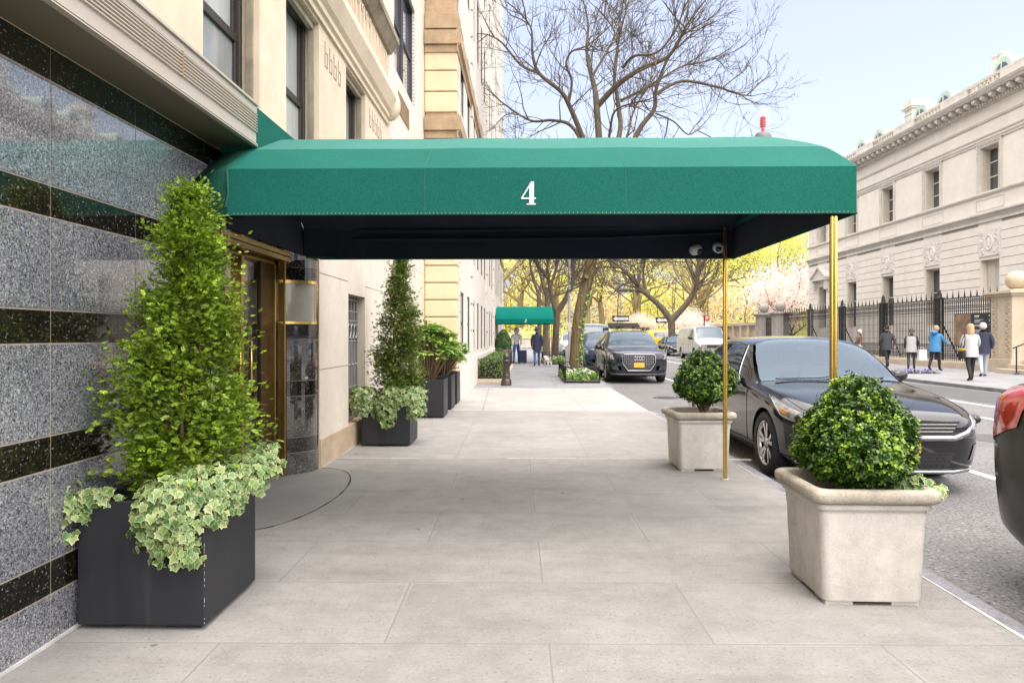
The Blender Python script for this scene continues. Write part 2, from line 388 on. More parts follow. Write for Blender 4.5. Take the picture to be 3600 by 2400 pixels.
def brickmat(name, c1, c2, mortar, w, h, axis):
    m, N, L, P = nodes(name)
    tc = N.new('ShaderNodeTexCoord'); sp = N.new('ShaderNodeSeparateXYZ'); L.new(tc.outputs['Object'], sp.inputs[0])
    cb = N.new('ShaderNodeCombineXYZ'); L.new(sp.outputs[axis], cb.inputs[0]); L.new(sp.outputs[2], cb.inputs[1])
    b = N.new('ShaderNodeTexBrick'); b.inputs['Scale'].default_value = 1; b.inputs['Brick Width'].default_value = w
    b.inputs['Row Height'].default_value = h; b.inputs['Mortar Size'].default_value = 0.008
    b.inputs['Color1'].default_value = (*c1,1); b.inputs['Color2'].default_value = (*c2,1); b.inputs['Mortar'].default_value = (*mortar,1)
    L.new(cb.outputs[0], b.inputs['Vector']); L.new(b.outputs['Color'], P.inputs['Base Color'])
    P.inputs['Roughness'].default_value = 0.85
    return m
M['brick_pale'] = brickmat('pale face brick', (0.66,0.60,0.52), (0.72,0.68,0.62), (0.40,0.33,0.25), 0.21, 0.07, 1)
M['brick_tan'] = brickmat('tan face brick', (0.62,0.44,0.25), (0.70,0.52,0.32), (0.36,0.24,0.13), 0.21, 0.07, 0)

# ------------------------------------------------------------ the setting: ground, road, pavements, kerbs, markings
def struct(name, mb, mats):
    o = mb.build(name, mats); o['kind'] = 'structure'; return o
RZ = -0.10                                       # road level below the pavement
KX = 2.37                                        # outer face of the near kerb
FX = 12.3                                        # outer face of the far kerb
b = MB(); b.quad((-600,-600,-0.16),(600,-600,-0.16),(600,1500,-0.16),(-600,1500,-0.16)); struct('ground', b, M['patch'])
b = MB(); b.quad((KX-0.3,-40,RZ),(FX+0.3,-40,RZ),(FX+0.3,64,RZ),(KX-0.3,64,RZ))
b.quad((-120,64,RZ),(120,64,RZ),(120,80,RZ),(-120,80,RZ)); struct('road', b, M['asphalt'])
# near pavement: flagstones by the entrance, rough concrete beyond, a driveway apron, grey flags after it
b = MB()
b.box(-2.6,2.26,-12,7.61,-0.15,0,0); b.box(-2.6,2.26,7.61,12.5,-0.15,0,1)
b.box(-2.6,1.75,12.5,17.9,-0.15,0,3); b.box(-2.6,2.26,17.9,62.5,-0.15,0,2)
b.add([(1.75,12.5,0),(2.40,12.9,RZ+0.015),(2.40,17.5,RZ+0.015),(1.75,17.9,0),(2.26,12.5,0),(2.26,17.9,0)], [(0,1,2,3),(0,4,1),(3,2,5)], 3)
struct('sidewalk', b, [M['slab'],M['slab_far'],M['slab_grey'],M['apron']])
b = MB()
b.box(2.26,KX,-12,12.5,-0.16,-0.004); b.box(2.26,KX,17.9,62.6,-0.16,-0.004)
b.add([(2.26,12.5,-0.004),(KX,12.5,-0.004),(KX,12.9,RZ+0.012),(2.26,12.9,RZ+0.03),(2.26,12.5,-.16),(KX,12.5,-.16),(KX,12.9,-.16)], [(0,1,2,3),(1,5,6,2)])
struct('kerb', b, M['kerb'])
b = MB()
rr = random.Random(3); y = -3.0
while y < 12.3:                                   # hand laid caulk between slab and kerb, uneven width
    l = rr.uniform(0.15,0.5); w = rr.uniform(0.005,0.013)
    if rr.random() < 0.9: b.box(2.262-w, 2.262+w*0.7, y, y+l-0.01, -0.01, 0.004)
    y += l
y = 2.3
while y < 9.0:
    l = rr.uniform(0.1,0.35); w = rr.uniform(0.003,0.009)
    if y+l < 4.62 or y > 7.0: b.box(-2.114, -2.108+w, y, y+l, -0.01, 0.012)
    y += l
x = -2.1
while x < 2.2:
    l = rr.uniform(0.1,0.5)
    if rr.random() < 0.85: b.box(x, x+l-0.02, 7.60, 7.612+rr.uniform(0.004,0.012), -0.01, 0.004)
    x += l
struct('sidewalk_caulk_line', b, M['caulk'])
# entrance slab: dark stone ending in an arc
b = MB(); arc = [(-2.45,4.7)] + [(-2.115+0.52*math.sin(t)**0.8, 5.86-1.15*math.cos(t)) for t in [math.pi*k/28 for k in range(29)]] + [(-2.45,7.0)]
b.prism([(p[0],p[1]) for p in arc], 'z', -0.05, 0.005); struct('entrance_floor', b, M['entry'])
b = MB(); pts = arc[1:-1]
for i in range(len(pts)-1):
    if rr.random() < 0.93:
        a, c = Vector((*pts[i],0.0055)), Vector((*pts[i+1],0.0055)); d = (c-a).normalized(); n = Vector((-d.y,d.x,0))*rr.uniform(0.003,0.010)
        b.quad(a-n, c-n, c+n, a+n)
struct('entrance_floor_joint', b, M['soil'])
# far pavement and its kerb, cross street pavement
b = MB(); b.box(FX+0.15,23.3,-40,62.5,-0.15,0,0); b.box(-120,120,80,88,-0.15,0,0); struct('far_sidewalk', b, [M['slab_grey']])
b = MB(); b.box(FX,FX+0.15,-40,62.5,-0.16,-0.004); b.box(-120,120,79.8,80,-0.16,-0.004); struct('far_kerb', b, M['kerb'])
# painted lines
b = MB(); z = RZ+0.004
def strip(x0,x1,y0,y1): b.quad((x0,y0,z),(x1,y0,z),(x1,y1,z),(x0,y1,z))
strip(4.78,4.89,-20,60); strip(8.16,8.27,-20,60); strip(9.62,9.73,-20,60)
strip(2.9,12.0,60.6,61.0)
for k in range(9): strip(2.7+k*1.1,3.15+k*1.1,61.6,63.6)
struct('road_markings', b, M['paint_line'])
b = MB()
for (x0,x1,y0,y1) in ((10.2,12.1,12,26),(6.3,7.6,9.2,10.4),(5.4,6.2,16,19)):
    pts = []
    for k in range(28):
        a = 2*math.pi*k/28; rr_ = 1 + 0.18*math.sin(3*a+x0) + 0.08*rr.uniform(-1,1)
        pts.append(((x0+x1)/2 + (x1-x0)/2*rr_*math.copysign(abs(math.cos(a))**0.6,math.cos(a)), (y0+y1)/2 + (y1-y0)/2*rr_*math.copysign(abs(math.sin(a))**0.6,math.sin(a)), RZ+0.003))
    b.add(pts, [tuple(range(28))])
struct('road_patch', b, M['patch'])
for i, (px, py, r) in enumerate(((3.35,16.2,0.32),(4.15,15.6,0.38))):
    o = MB(); o.lathe([(0.001,0.0),(r*0.86,0.0),(r*0.88,-0.006),(r*0.93,-0.006),(r*0.95,0.003),(r,0.003),(r,-0.02)][::-1], (px,py,RZ+0.008), 28)
    for k in range(-3,4): o.box(px-r*0.6,px+r*0.6,py+k*r*0.2-0.012,py+k*r*0.2+0.012,RZ+0.004,RZ+0.012)
    m_ = o.build('manhole_cover', M['patch']); tag(m_, ['round iron manhole cover in the road nearer the driveway kerb','round iron manhole cover in the road farther from the kerb'][i], 'manhole cover', 'manhole covers by the driveway')

# ------------------------------------------------------------ near apartment house (number 4)
WX = -2.115
bl = thing('apartment_house', 'cream limestone apartment house with polished granite base on the left', 'building', (WX,4.0,0))
# granite cladding: pale fields and black bands with tan grout
bands = [(0.003,0.217,0),(0.217,0.368,1),(0.368,0.774,0),(0.774,0.925,1),(0.925,1.335,0),(1.335,1.485,1),(1.485,1.897,0),(1.897,2.04,1),(2.04,2.505,0),(2.505,2.655,1)]
vj = [-3.0,-2.31,-1.645,-0.98,-0.315,0.35,1.014,1.679,2.344,3.009,3.673,4.340,4.66]
b = MB(); g = 0.004
for i in range(len(vj)-1):
    for z0,z1,m in bands: b.box(WX-0.03,WX,vj[i]+g,vj[i+1]-g,z0+g,z1-g,m)
clad = b.build('granite_cladding', [M['granite_light'],M['granite_dark']], bl)
b = MB(); b.box(WX-0.30,WX-0.004,-3.0,4.66,-0.1,2.65); b.build('grout_backing', M['grout'], bl)
# rounded jambs each side of the doorway
def jamb(yc, sgn, mats):
    b = MB(); r = 0.335
    for z0,z1,m in bands:
        ring = [(WX-r + r*math.cos(t), yc + sgn*(-r*math.sin(t))) for t in [math.pi/2*k/14 for k in range(15)]]
        ring = ring + [(WX-r-0.06, yc-sgn*r), (WX-r-0.06, yc)]
        for k in range(14):
            p, q = ring[k], ring[k+1]
            b.add([(p[0],p[1],z0+0.003),(q[0],q[1],z0+0.003),(q[0],q[1],z1-0.003),(p[0],p[1],z1-0.003)], [(0,1,2,3)], m, True)
        b.add([(p[0],p[1],z1-0.003) for p in ring], [tuple(range(len(ring)))], m)
    o = b.build('rounded_jamb', mats, bl)
    b = MB(); r2 = r-0.006
    ring = [(WX-r + r2*math.cos(t), yc + sgn*(-r2*math.sin(t))) for t in [math.pi/2*k/14 for k in range(15)]] + [(WX-r, yc)]
    b.prism(ring, 'z', 0, 2.65); b.build('jamb_grout', M['grout'], o)
    return o
jr = jamb(6.965, 1, [M['granite_column'],M['granite_dark']])
jl = jamb(4.665, -1, [M['granite_light'],M['granite_dark']])
# wall sconce on the far jamb: curved frosted glass in brass
b = MB(); c0 = (WX-0.335, 6.965); R1 = 0.36
def arcpts(r, a0, a1, n): return [(c0[0]+r*math.cos(t), c0[1]-r*math.sin(t)) for t in [a0+(a1-a0)*k/n for k in range(n+1)]]
def shell(mb, r0, r1, a0, a1, z0, z1, n=12, m=0):
    A = arcpts(r1,a0,a1,n); B = arcpts(r0,a0,a1,n)[::-1]
    mb.prism(A+B, 'z', z0, z1, m)
shell(b, 0.337, 0.365, R(22), R(84), 1.51, 1.885); sc = b.build('sconce', M['lamp_glass'], bl)
b = MB()
for z0,z1 in ((1.485,1.51),(1.885,1.915)): shell(b, 0.336, 0.378, R(20), R(86), z0, z1)
for a0,a1 in ((20,22),(84,86)): shell(b, 0.336, 0.372, R(a0), R(a1), 1.51, 1.885, 2)
b.build('sconce_trim', M['brass'], sc)
# doorway: brass frame, dark glazed doors, bronze panels, lintel
b = MB(); b.box(-2.95,WX-0.003,4.662,6.98,2.13,2.65); b.build('lintel', M['granite_dark'], bl)
dx = -2.47
dr = MB()
dr.box(dx-0.05,dx,5.03,6.60,0.02,2.06); door = dr.build('entrance_door', M['door_dark'], bl)
b = MB()
for y0,y1 in ((4.98,5.04),(5.80,5.85),(6.585,6.64)): b.box(dx-0.06,dx+0.05,y0,y1,0,2.10)
b.box(dx-0.06,dx+0.05,4.98,6.64,2.06,2.13); b.box(-2.40,-2.33,6.60,6.645,0,2.12); b.box(-2.40,-2.335,4.99,5.03,0,2.12)
b.box(-2.36,-2.28,5.0,6.63,2.085,2.128)
b.build('door_frame', M['brass_old'], door, 0.004)
b = MB(); b.box(dx-0.04,dx+0.02,6.30,6.585,0.02,2.06); b.box(dx-0.04,dx+0.012,5.10,5.16,0.1,2.0); b.box(dx-0.04,dx+0.012,5.85,5.93,0.1,2.0)
b.build('door_panel', M['door_wood'], door, 0.004)
b = MB()
for yy in (5.72,5.95): b.tube([(dx+0.012,yy,0.85),(dx+0.07,yy,0.88),(dx+0.07,yy,1.32),(dx+0.012,yy,1.35)],0.012,8)
b.build('door_handle', M['brass'], door)
b = MB(); b.box(-3.2,-2.62,4.6,7.0,0,2.6); b.build('lobby', M['door_dark'], bl)
# limestone ground floor beyond the doorway, with two grilled windows
b = MB()
wins = [(8.15,9.0),(12.35,13.2)]
ys = [6.985]+[v for w in wins for v in w]+[14.3]
for i in range(0,len(ys),2):
    b.box(WX-0.4,WX,ys[i],ys[i+1],0.30,2.65)
for y0,y1 in wins:
    b.box(WX-0.4,WX,y0,y1,1.875,2.65)
wall = b.build('limestone_wall', M['stone_pale'], bl)
b = MB(); b.box(WX-0.4,WX+0.012,7.0,14.3,-0.1,0.30)
b.build('plinth', M['stone_plinth'], bl, 0.006)
b = MB()
for z in (1.02,2.02): b.box(WX-0.01,WX+0.0015,6.99,8.15,z-0.004,z+0.004); b.box(WX-0.01,WX+0.0015,9.0,12.35,z-0.004,z+0.004)
b.box(WX-0.01,WX+0.0015,10.6,10.606,0.3,2.65)
b.build('wall_joint', M['stone_groove'], bl)
b = MB(); b.box(WX-0.02,WX+0.004,6.96,6.988,0,2.65); b.build('jamb_edge', M['stone_plinth'], bl)
def grille_window(y0,y1):
    z0,z1 = 0.30,1.875
    b = MB(); b.box(WX-0.30,WX-0.28,y0,y1,z0,z1); w = b.build('ground_window', M['glass_dark'], bl)
    b = MB()
    b.box(WX-0.28,WX-0.22,y0,y0+0.05,z0,z1); b.box(WX-0.28,WX-0.22,y1-0.05,y1,z0,z1); b.box(WX-0.28,WX-0.22,y0+.05,y1-.05,z1-0.05,z1); b.box(WX-0.28,WX-0.24,y0+.05,y1-.05,1.05,1.09)
    b.build('window_frame', M['bronze'], w)
    b = MB(); gx = WX-0.10
    n = 5
    for k in range(n+1):
        yy = y0+0.03+(y1-y0-0.06)*k/n; b.tube([(gx,yy,z0),(gx,yy,z1)],0.008,6)
    for zz in (z0+0.06,z0+0.16,z0+0.42,1.30,1.34,1.56,1.68,z1-0.05): b.tube([(gx,y0,zz),(gx,y1,zz)],0.008,6)
    for k in range(n):
        yy = y0+0.03+(y1-y0-0.06)*(k+0.5)/n
        b.tube([(gx,yy+0.075*math.cos(a),1.43+0.085*math.sin(a)) for a in [2*math.pi*j/16 for j in range(17)]],0.010,6)
        b.tube([(gx,yy,z0+0.42),(gx,yy,1.30)],0.006,6); b.ball((gx,yy,1.0),0.018,8)
    b.build('window_grille', M['steel'], w)
for w in wins: grille_window(*w)
b = MB(); b.box(WX,WX+0.012,9.62,9.80,0.84,1.08); b.build('wall_plaque', M['steel'], bl, 0.004)
b = MB(); b.tube([(WX,9.70,0.58),(WX+0.10,9.70,0.58)],0.05,12); b.lathe([(0.07,0),(0.075,0.03),(0.05,0.05),(0.001,0.055)],(WX+0.10,9.70,0.58),14,0,'x'); b.build('standpipe_cap', M['steel'], bl)
# ribbed metal marquee band and soffit
FXA = -1.825
b = MB(); b.box(FXA-0.02,FXA,-3,4.606,2.65,2.935)
for z in (2.652,2.664): b.box(FXA,FXA+0.012,-3,4.606,z,z+0.007)
for k in range(7): 
    z = 2.745+0.019*k; b.prism([(FXA,z),(FXA+0.012,z+0.004),(FXA+0.012,z+0.010),(FXA,z+0.014)],'y',-3,4.606)
b.box(FXA,FXA+0.006,-3,4.606,2.878,2.925); b.box(FXA-0.02,FXA+0.02,-3,4.606,2.925,2.94)
fas = b.build('marquee_band', M['fascia'], bl)
b = MB(); b.box(FXA+0.001,FXA+0.0135,3.585,3.592,2.745,2.88); b.build('rust_seam', M['rust'], fas)
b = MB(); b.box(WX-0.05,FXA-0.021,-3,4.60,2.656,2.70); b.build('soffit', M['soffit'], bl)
b = MB(); b.add([(WX,-3,2.93),(WX,4.606,2.93),(FXA-0.02,4.606,2.925),(FXA-0.02,-3,2.925)],[(0,1,2,3)]); b.build('marquee_top', M['soffit'], bl)
# upper storey: piers, double hung windows, spandrels, carved band
b = MB()
for y0,y1 in ((-3,3.10),(3.10,4.45),(5.41,6.01),(6.98,8.04),(9.02,10.5)): b.box(-2.55,WX,y0,y1,2.652,4.57)
b.box(-2.55,WX-0.002,4.45,10.5,2.651,2.86); b.box(-2.55,WX,-3,10.5,4.57,9.4)
b.build('upper_wall', M['stone'], bl)
def sash(y0,y1,z0,z1,top,low,parent,rec=0.19,fm='bronze',name='sash_window'):
    x = WX-rec; zm = (z0+z1)/2
    b = MB(); b.box(x-0.03,x-0.012,y0+0.02,y1-0.02,zm+0.02,z1-0.02,0); b.box(x-0.012,x+0.004,y0+0.02,y1-0.02,z0+0.03,zm-0.02,1)
    w = b.build(name, [top,low], parent)
    b = MB()
    b.box(x-0.05,x+0.05,y0,y0+0.05,z0,z1); b.box(x-0.05,x+0.05,y1-0.05,y1,z0,z1)
    b.box(x-0.05,x+0.07,y0+.05,y1-.05,z1-0.05,z1); b.box(x-0.05,x+0.07,y0+.05,y1-.05,z0,z0+0.05)
    b.box(x-0.02,x+0.03,y0+0.05,y1-0.05,zm-0.035,zm+0.035)
    for yy in (y0+0.05,y1-0.085): b.box(x-0.03,x+0.012,yy,yy+0.035,zm+.036,z1-0.051); b.box(x-0.01,x+0.028,yy,yy+0.035,z0+0.051,zm-.036)
    b.build('window_frame', M[fm], w, 0.004)
    return w
for y0,y1,lo in ((4.45,5.41,'glass_screen'),(6.01,6.98,'glass_blind'),(8.04,9.02,'glass_blind')):
    sash(y0,y1,2.86,4.57,M['glass_blind'],M[lo],bl)
    b = MB(); b.box(WX-0.12,WX+0.03,y0-0.02,y1+0.02,2.80,2.862)
    b.build('window_sill', M['stone_dirty'], bl)
    b = MB(); b.box(WX-0.10,WX-0.06,y0,y0+0.03,2.862,4.57); b.box(WX-0.10,WX-0.05,y1-0.035,y1,2.862,4.57); b.box(WX-0.10,WX-0.05,y0+.03,y1-.035,4.50,4.57); b.build('window_surround', M['stone_dirty'], bl)
# projecting moulded band
prof = [(WX,4.60),(WX+0.03,4.60),(WX+0.03,4.66),(WX+0.06,4.68),(WX+0.06,4.74),(WX+0.10,4.78),(WX+0.17,4.95),(WX+0.17,5.0),(WX+0.10,5.16),(WX,5.20)]
b = MB(); b.prism(prof,'y',-3,10.45); b.ball((WX+0.05,10.45,4.9),0.16,14,0,(1,1,1.5)); b.build('moulded_band', M['stone'], bl)
b = MB(); prof2 = [(WX,5.72),(WX+0.05,5.72),(WX+0.14,5.84),(WX+0.17,5.86),(WX+0.17,5.95),(WX,5.98)]
b.prism(prof2,'y',-3,10.55); b.build('upper_ledge', M['stone_dirty'], bl)
# carved frieze between the bands: flutes, loops and small keys
b = MB()
for k in range(30):
    yy = 4.2+0.21*k
    if yy > 10.3: break
    if (k//5)%2 == 0:
        b.box(WX,WX+0.03,yy,yy+0.05,5.24,5.62); b.tube([(WX+0.012,yy+0.025+0.05*math.cos(a),5.62+0.05*math.sin(a)) for a in [2*math.pi*j/10 for j in range(11)]],0.012,5)
    else:
        b.box(WX,WX+0.022,yy,yy+0.03,5.26,5.66); b.box(WX,WX+0.022,yy+0.03,yy+0.13,5.26,5.30); b.box(WX,WX+0.022,yy+0.10,yy+0.13,5.30,5.5)
b.build('frieze', M['stone'], bl)
# incised key pattern on the piers below the band
def key(yc, s):
    b = MB()
    x0,x1 = WX-0.002, WX+0.004
    for k in range(s):
        y = yc+k*0.17; t = 0.014
        b.box(x0,x1,y,y+t,4.22,4.48); b.box(x0,x1,y+t,y+0.09,4.22,4.22+t); b.box(x0,x1,y+0.09,y+0.09+t,4.22,4.38); b.box(x0,x1,y+0.05,y+0.09,4.38-t,4.38)
    b.build('key_carving', M['stone_groove'], bl)
key(7.18,4); key(9.25,5); key(5.5,2)
# brick end bay with a pair of black windows and a vent
b = MB(); b.box(-2.55,WX+0.001,10.5,11.0,2.652,14); b.box(-2.55,WX+0.001,13.1,14.3,2.652,14); b.box(-2.55,WX+0.001,11.0,13.1,2.652,5.72); b.box(-2.55,WX+0.001,11.0,13.1,7.6,14)
b.build('brick_wall', M['brick_pale'], bl)
for y0,y1 in ((11.0,12.03),(12.07,13.1)): sash(y0,y1,5.72,7.6,M['glass_blue'],M['glass_blue'],bl,0.10,'frame_black')
b = MB(); b.box(WX,WX+0.01,11.35,12.4,5.1,5.47)
for k in range(16): b.box(WX+0.01,WX+0.018,11.37,12.38,5.115+k*0.022,5.125+k*0.022)
b.build('vent_grille', M['stone_tan'], bl)
b = MB(); b.box(-14,-2.56,-3,14.28,0,14); b.box(-2.558,-2.45,-3,10.49,9.4,14); b.build('building_core', M['stone_pale'], bl)

# ------------------------------------------------------------ second apartment house, projecting further
BX = -1.42; BY = 14.32
b2 = thing('apartment_house', 'tall apartment house with orange quoined corner pier beyond the granite house', 'building', (BX,BY,0))
b = MB(); b.box(-14,BX-0.20,BY+0.05,44.6,0,30); b.build('building_core', M['stone_white'], b2)
cols = [15.5+1.75*k for k in range(16)]
b = MB()
prev = 14.72
for yc in cols:
    b.box(BX-0.19,BX,prev,yc-0.42,0.3,30); prev = yc+0.42
b.box(BX-0.19,BX,prev,44.55,0.3,30)
flo = [(0.95,2.35),(3.35,5.2),(6.35,8.25),(9.6,11.5),(12.9,14.8),(16.2,18.1),(19.5,21.4),(22.8,24.7)]
zz = 0.3
for z0,z1 in flo:
    for yc in cols: b.box(BX-0.19,BX-0.002,yc-0.42,yc+0.42,zz,z0)
    zz = z1
for yc in cols: b.box(BX-0.19,BX-0.002,yc-0.42,yc+0.42,zz,30)
b.build('facade_wall', M['stone_white'], b2)
b = MB(); b.box(BX-0.19,BX+0.06,14.72,44.55,-0.1,0.8); b.build('plinth', M['stone_white'], b2, 0.01)
wm = None
for z0,z1 in flo[:8]:
    for k, yc in enumerate(cols):
        if k > 12 and z0 > 16: continue
        if wm is None or (z0,z1) != wm[1]:
            b = MB(); h = z1-z0; b.box(-0.045,-0.035,-0.40,0.40,0.02,h-0.02)
            me = b.build('window', M['glass_blue' if z0 > 5 else 'glass_dark'], None); me.location = (BX,yc,z0)
            b = MB(); b.box(-0.05,-0.022,-0.42,-0.37,0,h); b.box(-0.05,-0.022,0.37,0.42,0,h); b.box(-0.05,-0.022,-0.37,0.37,h-0.06,h); b.box(-0.05,-0.026,-0.37,0.37,h/2-0.03,h/2+0.03)
            fr = b.build('window_frame', M['bronze'], None)
            fr.parent = me; me.parent = b2; me.location = (0,yc-BY,z0); wm = (me,(z0,z1),fr)
        else:
            c = wm[0].copy(); C.objects.link(c); c.parent = b2; c.location = (0,yc-BY,z0)
            f2 = wm[2].copy(); C.objects.link(f2); f2.parent = c
# corner pier of rounded courses
px0,px1 = -2.10,BX+0.0
for z,h,zt in ((0.32,0.36,5.3),(6.05,0.44,7.2)):
    b = MB()
    while z < zt: b.box(px0,px1,BY-0.03,BY+0.40,z+0.012,z+h-0.012); z += h
    b.build('corner_pier', M['stone_orange'], b2, 0.022, 3)
b = MB(); b.box(px0+0.02,px1-0.02,BY,BY+0.39,0.3,30); b.build('pier_joint', M['stone_tan'], b2)
b = MB(); z = 8.55
while z < 14: b.box(px0,px1,BY-0.03,BY+0.40,z+0.012,z+0.523); z += 0.535
b.build('upper_pier', M['stone_orange'], b2, 0.022, 3)
b = MB()
for zb in (5.62,7.42):
    prof = [(0,zb-0.12),(0.02,zb-0.12),(0.03,zb),(0.09,zb+0.04),(0.09,zb+0.33),(0.06,zb+0.36),(0,zb+0.38)]
    b.prism([(BX+p[0],p[1]) for p in prof],'y',BY-0.10,44.55)
    b.box(px0-0.0,BX+0.088,BY-0.115,BY-0.03,zb+0.04,zb+0.33); b.box(px0,BX+0.03,BY-0.06,BY-0.03,zb-0.12,zb+0.04)
b.box(px0,BX+0.045,BY-0.07,BY+0.38,7.80,8.12)
b.build('belt_course', M['stone_tan'], b2, 0.008)
b = MB(); b.box(-2.55,px0-0.003,BY-0.015,BY+0.04,0,30); b.build('brick_return', M['brick_tan'], b2)
b = MB(); z = 0.8
while z < 5.4: b.box(BX-0.004,BX+0.004,14.74,15.06,z,z+0.012); z += 0.36
b.build('wall_joint', M['stone_groove'], b2)
# pilaster strips and pipes that read as fine verticals far down the front
b = MB()
for yy in (18.1,25.1,30.4,37.4,42.6):
    b = MB()
    for zz in np.arange(0.8,30,0.7): b.box(BX,BX+0.05,yy-0.22,yy+0.22,zz+0.03,zz+0.67)
    b.build('quoin_strip', M['stone_white'], b2)
b = MB(); b.prism([(BX,29.2),(BX+0.4,29.6),(BX+0.4,30.1),(BX,30.1)],'y',14.4,44.6); b.build('roof_cornice', M['stone_tan'], b2)

# ------------------------------------------------------------ entrance awning (number 4)
AX0, AX1, AY0, AY1 = WX+0.004, 2.03, 4.215, 6.66
ZB, ZV = 2.12, 2.407
aw = thing('awning', 'long green canvas entrance awning with number 4 on brass posts over the pavement', 'awning', (0,5.4,0))
hprof = [(0.0,ZV),(0.36,2.628),(0.86,2.838),(1.0,2.853)]          # distance in from the side, height
yw = AY1-AY0
def ring_at(x, ins=0.0):
    # quarter-round hipped outer end
    t = (AX1-ins-x)/0.46
    zc = 99 if t >= 1 else ZV + (2.853-ZV+0.02)*max(0.0,1-(1-max(t,0))**2.5)**(1/2.2)
    L_ = []
    for d,z in hprof:
        if z <= zc: L_.append((d,z))
        else:
            for k in range(len(hprof)-1):
                d0,z0 = hprof[k]; d1,z1 = hprof[k+1]
                if z0 <= zc <= z1: L_.append((d0+(d1-d0)*(zc-z0)/(z1-z0), zc)); break
    while len(L_) < len(hprof): L_.append(L_[-1])
    return L_
def awning_shell(ins, dz, xs, zb):
    V = []; F = []; n = None
    for x in xs:
        L_ = ring_at(x, ins); sg = (0.0035*abs(math.sin(math.pi*(x+1.5)/1.06))+0.0015*math.sin(x*7.1)) if x < AX1-0.6 else 0.0
        L_ = [(d,z-(sg if d > 0.1 and d < 0.9 else 0.0)) for d,z in L_]
        row = [(x,AY0+ins,zb)] + [(x,AY0+ins+d,z-dz) for d,z in L_] + [(x,AY1-ins-d,z-dz) for d,z in L_[::-1]] + [(x,AY1-ins,zb)]
        n = len(row); V += row
    for i in range(len(xs)-1):
        for j in range(n-1): F.append((i*n+j,(i+1)*n+j,(i+1)*n+j+1,i*n+j+1))
    # outer end valance
    e = (len(xs)-1)*n
    F.append((e,e+n-1,e+n-2,e+1))
    return V, F
xs = [AX0+0.26]+[AX0+0.3+(AX1-0.55-AX0-0.3)*k/24 for k in range(25)]+[AX1-0.5*(1-math.sin(math.pi/2*k/14)) for k in range(0,15)]
V,F = awning_shell(0,0,xs,ZB)
# wall end: canvas drawn in to the wall in folds
b = MB(); b.add(V,F)
for i_,f_ in enumerate(F[:-1]):
    if 2 <= i_ % 9 <= 6: b.m[i_] = 2
n = 10
inner = [(AX0+0.26,)+tuple(p[1:]) for p in V[:10]]
outer = []
for (x,y,z) in inner:
    cy = (AY0+AY1)/2; outer.append((AX0, cy+(y-cy)*0.90, z if z < 2.3 else z-0.03))
mid = [(AX0+0.10, p[1]*0.45+q[1]*0.55+(0.03 if i%2 else -0.03), (p[2]+q[2])/2-(0.02 if i in (3,4) else 0)) for i,(p,q) in enumerate(zip(inner,outer))]
b.add(outer+mid+inner, [(r*10+j,(r+1)*10+j,(r+1)*10+j+1,r*10+j+1) for r in range(2) for j in range(9)], 1, True)
can = b.build('canopy', [M['green'],M['green_dirty'],M['green_pale']], aw)
sm = can.modifiers.new('thick','SOLIDIFY'); sm.thickness = 0.004; sm.offset = -1
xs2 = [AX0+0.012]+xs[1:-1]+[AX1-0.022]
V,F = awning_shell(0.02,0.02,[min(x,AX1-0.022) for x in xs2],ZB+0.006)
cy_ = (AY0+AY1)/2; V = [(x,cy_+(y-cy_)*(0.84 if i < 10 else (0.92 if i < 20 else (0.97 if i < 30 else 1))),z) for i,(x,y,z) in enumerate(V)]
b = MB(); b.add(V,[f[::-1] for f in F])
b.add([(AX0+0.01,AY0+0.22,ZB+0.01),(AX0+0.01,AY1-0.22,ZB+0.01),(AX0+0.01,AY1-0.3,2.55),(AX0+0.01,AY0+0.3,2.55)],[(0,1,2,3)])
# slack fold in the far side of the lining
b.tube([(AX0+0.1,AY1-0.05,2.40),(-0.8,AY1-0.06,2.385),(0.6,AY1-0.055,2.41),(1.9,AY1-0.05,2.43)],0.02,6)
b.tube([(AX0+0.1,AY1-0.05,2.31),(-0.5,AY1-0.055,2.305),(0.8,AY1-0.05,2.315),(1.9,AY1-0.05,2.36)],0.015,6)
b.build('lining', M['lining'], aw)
# seams and lacing
b = MB()
for x in (-0.62,0.62):
    b.box(x-0.0018,x+0.0018,AY0-0.0015,AY0,ZB+0.01,ZV)
    b.add([(x-0.0018,AY0-0.002,ZV+0.002),(x+0.0018,AY0-0.002,ZV+0.002),(x+0.0018,AY0+0.36,2.630),(x-0.0018,AY0+0.36,2.630)],[(0,1,2,3)])
b.tube([(AX0+0.25,AY0-0.003,ZB+0.05),(AX0+0.27,AY0-0.008,2.25),(AX0+0.26,AY0-0.006,2.40)],0.007,6)
b.build('seam', M['seam'], aw)
b = MB()
for k in range(150):
    x = AX0+0.3+k*(AX1-AX0-0.33)/150
    b.box(x,x+0.004,AY0-0.004,AY0+0.002,ZB-0.004,ZB+0.012)
b.tube([(AX0+0.26,AY0-0.001,ZB),(AX1,AY0-0.001,ZB)],0.006,6,1)
b.tube([(AX1+0.001,AY0,ZB),(AX1+0.001,AY1,ZB)],0.006,6,1)
b.tube([(AX0+0.1,AY1,ZB),(AX1,AY1,ZB)],0.006,6,1)
b.build('lacing', [M['thread'],M['green_dirty']], aw)
